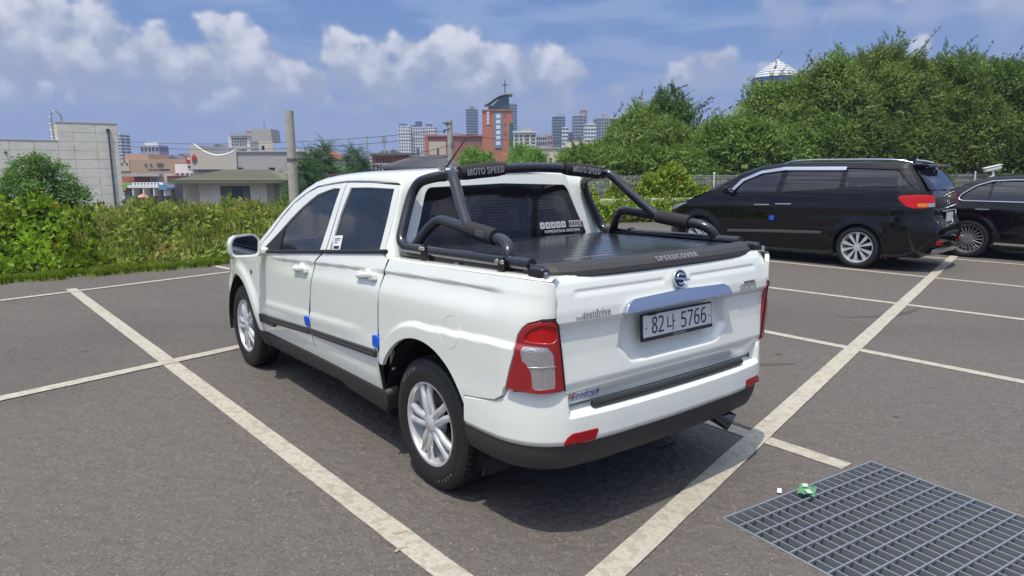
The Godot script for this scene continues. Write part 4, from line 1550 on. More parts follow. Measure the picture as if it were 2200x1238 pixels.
	var lc := rounded(pv([2.312, 0.944, 2.321, 0.959, 2.425, 0.962, 2.462, 0.930, 2.455, 0.771, 2.358, 0.764, 2.353, 0.844, 2.335, 0.882, 2.318, 0.892]), 0.012, 2)
	var rr := rounded(pv([2.322, 0.975, 2.455, 0.972, 2.488, 0.99, 2.486, 1.05, 2.40, 1.058, 2.345, 1.036, 2.315, 1.0]), 0.02, 3)
	m = mb()
	panel(m, inset(lo, 0.002), func(u: float, y: float) -> Vector3: return side_out(u, y, 0.006), 0.008, Vector3(-0.7, 0.1, 0.7), 0.03, [lc, rr], 0.005)
	var lamps := both("tail_lamp", m, M.red_lens, t)
	m = mb()
	panel(m, Geometry2D.offset_polygon(lc, 0.001)[0], func(u: float, y: float) -> Vector3: return side_out(u, y, 0.003 + 0.0011 * sin(u * 520.0) * (1.0 if y < 0.865 else 0.35) + 0.0009 * sin(Vector2(u - 2.36, (y - 0.90) * 0.8).length() * 560.0) * (0.0 if y < 0.872 else 1.0)), 0.003, Vector3(-0.7, 0.1, 0.7), 0.01, [], 0.002)
	part("clear_lens", m, M.clear_lens, lamps[0]); part("clear_lens", m.mirrored(), M.clear_lens, lamps[1])
	m = mb()
	panel(m, Geometry2D.offset_polygon(rr, 0.001)[0], func(u: float, y: float) -> Vector3: return side_out(u, y, -0.002 + 0.06 * (u - 2.31) * (2.49 - u) + 0.001 * sin(u * 90.0 + y * 60.0)), 0.006, Vector3(-0.7, 0.1, 0.7), 0.01, [], 0.002)
	part("upper_lens", m, M.bright_red, lamps[0]); part("upper_lens", m.mirrored(), M.bright_red, lamps[1])
	m = mb()
	m.tube(PackedVector3Array([side_out(2.343, 0.868, 0.007), side_out(2.40, 0.871, 0.007), side_out(2.462, 0.873, 0.007)]), 0.0017, 6)
	var le := mb()
	le.tube(PackedVector3Array([side_out(2.40, 1.075, 0.006), side_out(2.478, 1.077, 0.006), side_out(2.499, 1.055, 0.006), side_out(2.4995, 0.95, 0.006), side_out(2.4995, 0.755, 0.006)]), 0.0045, 6)
	part("lamp_edge", le, M.frit, lamps[0]); part("lamp_edge", le.mirrored(), M.frit, lamps[1])
	part("lens_rib", m, M.clear_lens, lamps[0]); part("lens_rib", m.mirrored(), M.clear_lens, lamps[1])
	# --- rear bumper
	var BL := bumper_length()
	var bumpf := func(s: float, y: float) -> Vector3: return bumper_at(s, y)
	var es := 0.0   # arc length of the ear's inner edge
	while bumper_at(es, 0.6).x < -0.738: es += 0.004
	var s1 := 0.135
	var half := [0.006, 0.495, 0.006, 0.634, s1, 0.655, 0.235, 0.674, 0.29, 0.706, 0.31, 0.748, 0.42, 0.752, 0.55, 0.752, es - 0.02, 0.748, es, 0.735, es + 0.004, 0.622]
	var bp := half.duplicate()
	for i in range(half.size() - 2, -1, -2): bp.append_array([2.0 * BL - half[i], half[i + 1]])
	m = mb()
	panel(m, inset(pv(bp), 0.002), bumpf, 0.03, Vector3(-0.2, 0.1, 1), 0.05, [], 0.008)
	var bump := part("rear_bumper", m, W, t)
	m = mb()
	A = PackedVector3Array(); K = PackedVector3Array(); B = PackedVector3Array()
	for i in 25:
		var s := lerpf(es, 2.0 * BL - es, i / 24.0)
		var a := bumper_at(s, 0.624)
		A.push_back(a + Vector3(0, 0, -0.008))
		K.push_back(Vector3(a.x, 0.636, a.z - 0.015))
		B.push_back(Vector3(a.x, 0.652, 2.39))
	bridge(m, A, K, B, 5, Vector3.UP)
	for s in [-1.0, 1.0]:
		m.flat(Vector3(s * 0.737, 0.60, 2.46), Vector3(s * 0.737, 0.745, 2.46), Vector3(s * 0.737, 0.75, 2.38), Vector3(s * 0.737, 0.60, 2.38), Vector3(-s, 0, 0))
		m.flat(Vector3(s * 0.737, 0.745, 2.462), Vector3(s * 0.92, 0.745, 2.30), Vector3(s * 0.85, 0.752, 2.25), Vector3(s * 0.737, 0.752, 2.38), Vector3.UP)
	part("step", m, W, bump)
	m = mb()
	var sp := []
	for i in 15:
		var x := lerpf(-0.575, 0.575, i / 14.0)
		sp.append(Vector3(x, 0.656, 2.452 + 0.018 * (1.0 - x * x / 0.33)))
	m.tube(PackedVector3Array(sp), 0.0165, 10, true)
	part("step_rubber", m, M.black_plastic, bump)
	m = mb()
	panel(m, pv([0.0, 0.375, 0.0, 0.492, 2.0 * BL, 0.492, 2.0 * BL, 0.375]), func(s: float, y: float) -> Vector3: return bumper_at(s, y + 0.0) + Vector3(0, 0, -0.006), 0.03, Vector3(-0.2, 0.1, 1), 0.04, [], 0.006)
	var val := part("bumper_valance", m, M.cladding, bump)
	for s in [0, 1]:
		var o0 := 0.0
		while bumper_at(o0, 0.53).x < -0.762: o0 += 0.004
		var o1 := o0
		while bumper_at(o1, 0.53).x < -0.575: o1 += 0.004
		m = mb()
		panel(m, rounded(pv([o0 + 0.01, 0.498, o1 - 0.02, 0.503, o1, 0.553, o0 + 0.05, 0.553, o0 + 0.02, 0.532]), 0.012, 3), func(q: float, y: float) -> Vector3: return bumper_at(q, y) + Vector3(-0.002, 0, 0.004), 0.02, Vector3(-0.3, 0, 1), 0.01)
		part("reflector", m if s == 0 else m.mirrored(), M.reflector_red, bump)
	# --- sills, arches, underside
	m = mb()
	panel(m, pv([-1.062, 0.404, -0.98, 0.398, 0.08, 0.413, 1.04, 0.413, 1.10, 0.44, 1.118, 0.42, 1.06, 0.30, 0.97, 0.265, 0.46, 0.29, 0.40, 0.322, -0.44, 0.292, -0.93, 0.285, -1.06, 0.30]), func(u: float, y: float) -> Vector3: return side(u, y) + Vector3(-0.006, 0, 0), 0.03, L, 0.08, [], 0.008)
	both("sill_cladding", m, M.cladding, t)
	for z in [-1.53, 1.53]:
		m = mb()
		m.lathe(PackedVector2Array([Vector2(0.468 if z > 0 else 0.453, 0.890), Vector2(0.455, 0.56), Vector2(0.10, 0.55)]), 30, Transform3D(Basis(Vector3.UP, PI), Vector3(0, 0.362, z)), -1.8, 1.8)
		both("arch_liner", m, M.cavity, t)
		wheel(t, Vector3(-0.785, 0.36, z), true, 0.362, 0.226, 0.228, 0)
		wheel(t, Vector3(0.785, 0.36, z), false, 0.362, 0.226, 0.228, 0)
		var lw: Node3D = t.get_node("wheel" if z < 0 else "wheel_002")
		for word in [["NEXEN", 2.45], ["RADIAL", -0.75]]:
			for q in word[0].length():
				var an: float = word[1] - q * 0.115 + (0.0 if z > 0 else 1.2)
				var o := letters("sidewall_letter", word[0][q], 0.034 if word[1] > 0 else 0.022, 0.0012, M.sidewall_letter, lw, Transform3D())
				o.transform = Transform3D(Basis(Vector3.RIGHT, -lw.rotation.x), Vector3.ZERO) * Transform3D(Basis(Vector3.UP, PI * 0.5), Vector3.ZERO) * Transform3D(Basis(Vector3(0, 0, 1), an - PI * 0.5), Vector3(cos(an) * 0.302, sin(an) * 0.302, 0.1105))
	m = mb()
	m.span(Vector3(-0.55, 0.32, -2.25), Vector3(0.55, 0.84, -1.0))
	m.span(Vector3(-0.80, 0.30, -1.02), Vector3(0.80, 0.46, 1.04))
	m.span(Vector3(-0.545, 0.40, 1.045), Vector3(0.545, 0.84, 2.36))
	m.span(Vector3(-0.735, 0.845, 1.15), Vector3(0.735, 1.20, 2.36))
	m.span(Vector3(-0.735, 0.42, 2.02), Vector3(0.735, 0.83, 2.36))
	m.span(Vector3(-0.74, 0.465, 1.0), Vector3(0.74, 1.20, 1.04))
	m.tube(PackedVector3Array([Vector3(-0.72, 0.36, 1.53), Vector3(0.72, 0.36, 1.53)]), 0.05, 10)
	m.tube(PackedVector3Array([Vector3(-0.72, 0.36, -1.53), Vector3(0.72, 0.36, -1.53)]), 0.04, 10)
	part("underbody", m, M.cavity, t)
	for e in [[-0.76, 1.985, 0.20], [0.76, 1.985, 0.20], [-0.76, -1.06, 0.18], [0.76, -1.06, 0.18]]:
		m = mb()
		m.box(Vector3(e[0], 0.36, e[1]), Vector3(e[2], 0.28, 0.012), 0.004)
		part("mud_flap", m, M.rubber, t)
	m = mb()
	m.box(Vector3(-0.862, 0.62, 1.105), Vector3(0.03, 0.12, 0.022), 0.008)
	part("arch_bracket", m, M.white_plastic, t)
	m = mb()
	m.tube(PackedVector3Array([Vector3(0.36, 0.42, 2.0), Vector3(0.42, 0.41, 2.15), Vector3(0.46, 0.385, 2.28), Vector3(0.548, 0.298, 2.432)]), PackedFloat32Array([0.028, 0.03, 0.053, 0.053]), 18, false)
	m.tube(PackedVector3Array([Vector3(0.546, 0.300, 2.430), Vector3(0.49, 0.355, 2.33)]), PackedFloat32Array([0.048, 0.045]), 18, false)
	part("exhaust_pipe", m, M.bar_paint, t)
	# --- mirrors
	m = mb()
	var mo := rounded(pv([-0.115, -0.075, 0.105, -0.085, 0.115, 0.045, 0.075, 0.088, -0.085, 0.080, -0.118, 0.03]), 0.045, 5)
	# a bowl-backed shell, glass facing back
	var mx := Transform3D(Basis(Vector3.UP, 0.16), Vector3(-1.075, 1.14, -0.79))
	var rowsm := []
	for e in [[0.0, 1.0], [0.02, 1.03], [-0.03, 1.02], [-0.08, 0.90], [-0.115, 0.66], [-0.13, 0.30], [-0.132, 0.02]]:
		var row := PackedVector3Array()
		for q in mo.size() + 1:
			var p: Vector2 = mo[q % mo.size()] * e[1]
			row.push_back(mx * Vector3(p.x, p.y, e[0]))
		rowsm.append(row)
	rowsm.pop_front()
	grid_round(m, rowsm, mx.origin)
	var mi := inset(mo, 0.014)
	var rim := []
	rim.append(rowsm[0])
	var inr := PackedVector3Array()
	for q in mo.size() + 1: inr.push_back(mx * Vector3(mo[q % mo.size()].x * 0.88, mo[q % mo.size()].y * 0.85, 0.012))
	rim.append(inr)
	grid(m, rim, mx.basis.z)
	m.beam(mx * Vector3(0.10, -0.05, -0.05), Vector3(-0.885, 1.09, -0.80), 0.09, 0.05, 0.015)
	for s in 2:
		var mm := m if s == 0 else m.mirrored()
		var mir := part("door_mirror", mm, W, t)
		var g := mb()
		var gp := PackedVector2Array()
		for q in mo: gp.push_back(Vector2(q.x * 0.885, q.y * 0.855))
		g.prism(gp, 0.006, mx * Transform3D(Basis(), Vector3(0, 0, 0.010)))
		part("mirror_glass", g if s == 0 else g.mirrored(), M.mirror_glass, mir)
	# --- seats seen through the panes
	for p in [[-0.36, -0.25], [0.36, -0.25]]:
		m = mb()
		m.box(Vector3(p[0], 0.72, p[1] - 0.25), Vector3(0.50, 0.14, 0.50), 0.05)
		m.box(Vector3(p[0], 1.02, p[1] + 0.05), Vector3(0.48, 0.62, 0.13), 0.05, Basis(Vector3.RIGHT, 0.2))
		m.box(Vector3(p[0], 1.42, p[1] + 0.12), Vector3(0.26, 0.17, 0.10), 0.04, Basis(Vector3.RIGHT, 0.15))
		part("front_seat", m, M.seat_cloth, t)
	m = mb()
	m.box(Vector3(0, 0.70, 0.55), Vector3(1.30, 0.14, 0.50), 0.05)
	m.box(Vector3(0, 0.98, 0.88), Vector3(1.30, 0.60, 0.12), 0.05, Basis(Vector3.RIGHT, 0.2))
	for x in [-0.42, 0.0, 0.42]: m.box(Vector3(x, 1.36, 0.95), Vector3(0.25, 0.15, 0.09), 0.035, Basis(Vector3.RIGHT, 0.15))
	part("rear_seat", m, M.seat_cloth, t)
	m = mb()
	m.span(Vector3(-0.72, 0.85, -1.25), Vector3(0.72, 1.06, -0.98), 0.04)
	part("dashboard", m, M.interior, t)
	m = mb()
	var sw := []
	for i in 25: sw.append(Vector3(-0.36, 1.02, -0.80) + Basis(Vector3.RIGHT, -0.5) * Vector3(cos(TAU * i / 24) * 0.18, sin(TAU * i / 24) * 0.18, 0))
	m.tube(PackedVector3Array(sw), 0.015, 8, false)
	part("steering_wheel", m, M.interior, t)
	m = mb()
	m.box(Vector3(0, 1.672, 0.25), Vector3(1.06, 0.01, 1.35), 0.0)
	part("headlining", m, M.seat_cloth, t)
	# --- aerial
	m = mb()
	var aer := Vector3(0.40, 1.712, -0.25)
	m.tube(PackedVector3Array([aer, aer + Vector3(0.0, 0.01, 0.01)]), 0.02, 12)
	m.tube(PackedVector3Array([aer + Vector3(0, 0.005, 0), aer + Vector3(0.07, 0.24, 0.20)]), PackedFloat32Array([0.0075, 0.006]), 8)
	part("aerial", m, M.black_plastic, roof)
	make_cover(t)
	make_roll_bar(t)

func grid(m: MB, rows: Array, out: Vector3) -> void:
	var N := []
	var a := rows.size()
	var b: int = rows[0].size()
	for i in a:
		var row := PackedVector3Array()
		for j in b:
			var du: Vector3 = rows[mini(i + 1, a - 1)][j] - rows[maxi(i - 1, 0)][j]
			var dv: Vector3 = rows[i][mini(j + 1, b - 1)] - rows[i][maxi(j - 1, 0)]
			var g := du.cross(dv).normalized()
			if g.dot(out) < 0.0: g = -g
			row.push_back(g)
		N.append(row)
	for i in a - 1:
		for j in b - 1:
			m.quad(rows[i][j], rows[i + 1][j], rows[i + 1][j + 1], rows[i][j + 1], N[i][j], N[i + 1][j], N[i + 1][j + 1], N[i][j + 1])

func grid_round(m: MB, rows: Array, ctr: Vector3) -> void:   # closed rings round a centre
	var a := rows.size()
	var b: int = rows[0].size() - 1
	var nor := func(i: int, j: int) -> Vector3:
		var du: Vector3 = rows[mini(i + 1, a - 1)][j % b] - rows[maxi(i - 1, 0)][j % b]
		var dv: Vector3 = rows[i][(j + 1) % b] - rows[i][(j + b - 1) % b]
		var g := du.cross(dv).normalized()
		if g.dot(rows[i][j % b] - ctr) < 0.0: g = -g
		return g
	for i in a - 1:
		for j in b:
			m.quad(rows[i][j], rows[i + 1][j], rows[i + 1][j + 1], rows[i][j + 1], nor.call(i, j), nor.call(i + 1, j), nor.call(i + 1, j + 1), nor.call(i, j + 1))

func make_cover(t: Node) -> void:
	var c := Node3D.new()
	c.name = "bed_cover"
	t.add_child(c)
	var z := 1.19
	while z < 2.28:
		var m := mb()
		m.box(Vector3(0, 1.268 + 0.008 * (z - 1.2), z + 0.046), Vector3(1.46, 0.020, 0.090), 0.007)
		part("slat", m, M.cover_slat, c)
		z += 0.0945
	var m := mb()
	var prof := pv([0.0, 0.0, 0.0, 0.022, 0.012, 0.032, 0.06, 0.034, 0.105, 0.024, 0.130, 0.004, 0.136, -0.018, 0.124, -0.036, 0.09, -0.044, 0.02, -0.044, 0.0, -0.03])
	var rowsA := []
	for i in 21:
		var s := lerpf(-1, 1, i / 20.0)
		var bow := 0.026 * (1.0 - s * s) - 0.05 * pow(absf(s), 10.0)
		var row := PackedVector3Array()
		for q in prof.size() + 1:
			var p: Vector2 = prof[q % prof.size()]
			row.push_back(Vector3(s * 0.80, 1.262 + p.y, 2.275 + p.x * (1.0 - 0.25 * pow(absf(s), 8.0)) + bow))
		rowsA.append(row)
	for i in 20:
		for q in prof.size():
			var a: Vector3 = rowsA[i][q]
			var b: Vector3 = rowsA[i + 1][q]
			var cc: Vector3 = rowsA[i + 1][q + 1]
			var d: Vector3 = rowsA[i][q + 1]
			var ctr := Vector3(a.x, 1.262, 2.34)
			m.flat(a, b, cc, d, a - ctr)
	for s in [0, 20]:
		var r: PackedVector3Array = rowsA[s]
		for q in prof.size(): m.flat3(Vector3(r[0].x, 1.262, 2.34), r[q], r[q + 1], Vector3(-1 if s == 0 else 1, 0, 0))
	part("end_lip", m, M.cladding, c)
	letters("lip_print", "SPEEDCOVER", 0.030, 0.0008, M.grey_print, c, Transform3D(Basis(Vector3.UP, 0.02) * Basis(Vector3.RIGHT, -0.88), Vector3(0.035, 1.2805, 2.4155)), true, 1.3)
	letters("slat_print", "SPEEDCOVER", 0.028, 0.0006, M.grey_print, c, Transform3D(Basis(Vector3.RIGHT, -PI * 0.5), Vector3(-0.36, 1.2868, 2.185)), true, 1.3)
	for s in [-1.0, 1.0]:
		m = mb()
		m.span(Vector3(s * 0.765 - 0.035, 1.225, 1.15), Vector3(s * 0.765 + 0.035, 1.262, 2.30), 0.006)
		part("side_rail", m, M.bar_paint, c)
		m = mb()
		m.box(Vector3(s * 0.800, 1.265, 2.335), Vector3(0.06, 0.065, 0.11), 0.02)
		part("corner_cap", m, M.bar_paint, c)
		m = mb()
		m.box(Vector3(s * 0.815, 1.262, 2.40), Vector3(0.02, 0.03, 0.02), 0.006)
		part("corner_latch", m, M.steel, c)
		m = mb()
		m.box(Vector3(s * 0.494, 1.248, 1.150), Vector3(0.055, 0.028, 0.05), 0.008)
		part("cargo_lamp", m, M.black_plastic, c)
	m = mb()
	m.span(Vector3(-0.73, 1.215, 1.14), Vector3(0.73, 1.262, 1.20), 0.006)
	part("front_rail", m, M.bar_paint, c)

func make_roll_bar(t: Node) -> void:
	var c := Node3D.new()
	c.name = "roll_bar"
	t.add_child(c)
	# hoop with the top bar: one bent tube, base rails included
	var hoop := [Vector3(-0.785, 1.292, 2.27), Vector3(-0.79, 1.288, 1.9), Vector3(-0.795, 1.282, 1.5), Vector3(-0.80, 1.281, 1.25), Vector3(-0.803, 1.287, 1.175), Vector3(-0.797, 1.325, 1.130), Vector3(-0.765, 1.40, 1.108), Vector3(-0.72, 1.50, 1.085), Vector3(-0.682, 1.585, 1.080), Vector3(-0.655, 1.637, 1.115), Vector3(-0.628, 1.662, 1.20), Vector3(-0.585, 1.676, 1.29), Vector3(-0.52, 1.688, 1.335), Vector3(-0.40, 1.699, 1.345), Vector3(-0.2, 1.714, 1.352), Vector3(0, 1.719, 1.355)]
	var all := hoop.duplicate()
	for i in range(hoop.size() - 2, -1, -1): all.append(Vector3(-hoop[i].x, hoop[i].y, hoop[i].z))
	var m := mb()
	var pts := curve3(all, 6)
	m.tube(pts, 0.0295, 18, true)
	part("hoop", m, M.bar_paint, c)
	for s in [-1.0, 1.0]:
		m = mb()
		m.tube(curve3([Vector3(s * 0.595, 1.672, 1.335), Vector3(s * 0.605, 1.680, 1.375), Vector3(s * 0.622, 1.655, 1.415), Vector3(s * 0.65, 1.585, 1.49), Vector3(s * 0.69, 1.50, 1.59), Vector3(s * 0.725, 1.42, 1.69)], 6), 0.0295, 16, true)
		part("brace", m, M.bar_paint, c)
		m = mb()
		m.tube(curve3([Vector3(s * 0.788, 1.268, 1.245), Vector3(s * 0.765, 1.335, 1.295), Vector3(s * 0.735, 1.405, 1.355), Vector3(s * 0.718, 1.436, 1.42), Vector3(s * 0.718, 1.430, 1.52), Vector3(s * 0.728, 1.412, 1.70), Vector3(s * 0.738, 1.388, 1.92), Vector3(s * 0.750, 1.372, 2.03), Vector3(s * 0.774, 1.335, 2.085), Vector3(s * 0.786, 1.285, 2.095)], 6), 0.0295, 16, true)
		part("low_loop", m, M.bar_paint, c)
		m = mb()
		m.tube(PackedVector3Array([Vector3(s * 0.7285, 1.411, 1.705), Vector3(s * 0.733, 1.400, 1.82), Vector3(s * 0.7385, 1.387, 1.945)]), PackedFloat32Array([0.0405, 0.042, 0.0405]), 18, true)
		var sl := part("foam_sleeve", m, M.foam_pad, c)
		m = mb()
		m.box(Vector3(s * 0.775, 1.401, 1.86), Vector3(0.006, 0.030, 0.075), 0.002, Basis(Vector3.RIGHT, 0.1))
		part("sleeve_badge", m, M.moulding, sl)
		# padded grip with the maker's words
		m = mb()
		var pp := []
		for i in 7:
			var x := lerpf(0.235, 0.545, i / 6.0)
			pp.append(Vector3(s * x, 1.7185 - 0.105 * x * x, 1.358 - 0.055 * pow(maxf(0.0, x - 0.2), 2.0)))
		m.tube(PackedVector3Array(pp), PackedFloat32Array([0.036, 0.0425, 0.043, 0.043, 0.043, 0.0425, 0.037]), 20, true)
		var gp := part("bar_pad", m, M.foam_pad, c)
		letters("pad_print", "MOTO SPEED", 0.037, 0.003, M.pad_print, gp, Transform3D(Basis(Vector3.UP, 0.04 * s) * Basis(Vector3(0, 0, 1), -0.082 * s) * Basis(Vector3.RIGHT, 0.04), Vector3(s * 0.395, 1.7005, 1.4005)), true, 0.80)
		# clamps, brackets and bolts
		for x in [0.575, 0.612]:
			m = mb()
			m.tube(PackedVector3Array([Vector3(s * x, 1.677, 1.318 - (x - 0.575) * 1.4), Vector3(s * (x - 0.022), 1.681, 1.330 - (x - 0.575) * 1.2)]), 0.0375, 16, true)
			part("clamp", m, M.bar_paint, c)
		for z in [1.415, 2.10]:
			m = mb()
			m.box(Vector3(s * 0.80, 1.284, z), Vector3(0.07, 0.072, 0.020), 0.01)
			part("clamp", m, M.bar_paint, c)
			m = mb()
			m.box(Vector3(s * 0.826, 1.262, z), Vector3(0.006, 0.085, 0.052), 0.002)
			var br := part("bracket", m, M.bar_paint, c)
		var side_on := Basis(Vector3.UP, PI if s < 0 else 0.0)
		var up_on := Basis(Vector3(0, 1, 0), Vector3(0, 0, 1), Vector3(1, 0, 0))
		for e in [[0.58, 1.716, 1.322, 0], [0.62, 1.709, 1.27, 0], [0.833, 1.294, 1.404, 1], [0.833, 1.294, 1.430, 1], [0.833, 1.294, 2.080, 1], [0.833, 1.294, 2.118, 1], [0.815, 1.240, 1.72, 1]]:
			m = mb()
			m.lathe(PackedVector2Array([Vector2(0, 0.013), Vector2(0.0095, 0.010), Vector2(0.0115, 0.0)]), 10, Transform3D(up_on if e[3] == 0 else side_on, Vector3(s * e[0], e[1], e[2])))
			part("bolt", m, M.bolt, c)

# ------------------------------------------------------------------ the two black cars
func table(xs: Array, ys: Array, x: float) -> float:   # smooth interpolation
	var k := 0
	while k < xs.size() - 2 and x > xs[k + 1]: k += 1
	var t := clampf((x - xs[k]) / (xs[k + 1] - xs[k]), 0.0, 1.0)
	var a: float = ys[maxi(k - 1, 0)]
	var d: float = ys[mini(k + 2, ys.size() - 1)]
	return cubic_interpolate(ys[k], ys[k + 1], a, d, t)

func car_side(P: Dictionary, u: float, y: float) -> Vector3:
	var w := table(P.wy, P.wx, y)
	if P.has("crease"):
		var q: Array = P.crease
		var e: float = y - (q[0] + q[1] * u)
		w += 0.010 * exp(-pow(e / 0.05, 2.0)) if e > 0 else 0.010 * exp(-pow(e / 0.10, 2.0))
	for c in P.arches:
		var d := Vector2(u - c[0], y - c[1]).length()
		w += 0.018 * (1.0 - smoothstep(c[2] + 0.02, c[2] + 0.12, d))
	if u > P.u1:
		var a: float = minf((u - P.u1) / P.lr, 1.0) * PI * 0.5
		var ze := table(P.ry, P.rz, y)
		return Vector3(-(P.xr + (w - P.xr) * cos(a)), y, P.u1 + (ze - P.u1) * sin(a))
	if u < P.u0:
		var a: float = minf((P.u0 - u) / P.lf, 1.0) * PI * 0.5
		return Vector3(-(P.xf + (w - P.xf) * cos(a)), y, P.u0 - P.zf * sin(a))
	return Vector3(-w, y, u)

func car_out(P: Dictionary, u: float, y: float, d: float) -> Vector3:
	var e := 0.005
	var p := car_side(P, u, y)
	var n := (car_side(P, u + e, y) - car_side(P, u - e, y)).cross(car_side(P, u, y + e) - car_side(P, u, y - e)).normalized()
	if n.dot(Vector3(-1, 0.2, signf(u) * 0.3)) < 0.0: n = -n
	return p + n * d

func car_shell(t: Node, P: Dictionary) -> Array:
	var m := mb()
	var L := Vector3(-1, 0.1, 0.2)
	var f := func(u: float, y: float) -> Vector3: return car_side(P, u, y)
	panel(m, P.outline, f, 0.04, L, 0.03, [P.dlo])
	var sides := both("body_side", m, M.black_paint, t)
	m = mb()
	panel(m, Geometry2D.offset_polygon(P.dlo, 0.008)[0], func(u: float, y: float) -> Vector3: return car_out(P, u, y, -0.016), 0.08, L, 0.0)
	for s in 2: part("pillar_trim", m if s == 0 else m.mirrored(), M.frit, sides[s])
	for g in P.panes:
		m = mb()
		panel(m, g, func(u: float, y: float) -> Vector3: return car_out(P, u, y, -0.008), 0.08, L, 0.004)
		for s in 2: part("window", m if s == 0 else m.mirrored(), M.car_pane, sides[s])
	var A := PackedVector3Array()
	var K := PackedVector3Array()
	var B := PackedVector3Array()
	for e in P.top:
		var a := car_side(P, e[0], e[1])
		var b := Vector3(-e[2], e[3], e[4])
		A.push_back(a); B.push_back(b)
		K.push_back(Vector3(a.x * 0.985, lerpf(b.y, a.y, 0.15) + 0.008, lerpf(a.z, b.z, 0.4)))
	m = mb()
	bridge(m, A, K, B, 6, Vector3(-0.5, 0.8, 0))
	for s in 2: part("roof_rail", m if s == 0 else m.mirrored(), M.black_paint, sides[s])
	for sec in P.sections:
		m = mb()
		var rows := []
		for i in range(sec[1], sec[2] + 1):
			var row := PackedVector3Array()
			for j in 9:
				var s := lerpf(-1, 1, j / 8.0)
				row.push_back(Vector3(s * -B[i].x, B[i].y + 0.03 * (1.0 - s * s), B[i].z + sec[4] * (1.0 - s * s)))
			rows.append(row)
		grid(m, rows, Vector3(0, 1, 0.2 * signf(sec[4])))
		part(sec[0], m, M[sec[3]], t)
	return sides

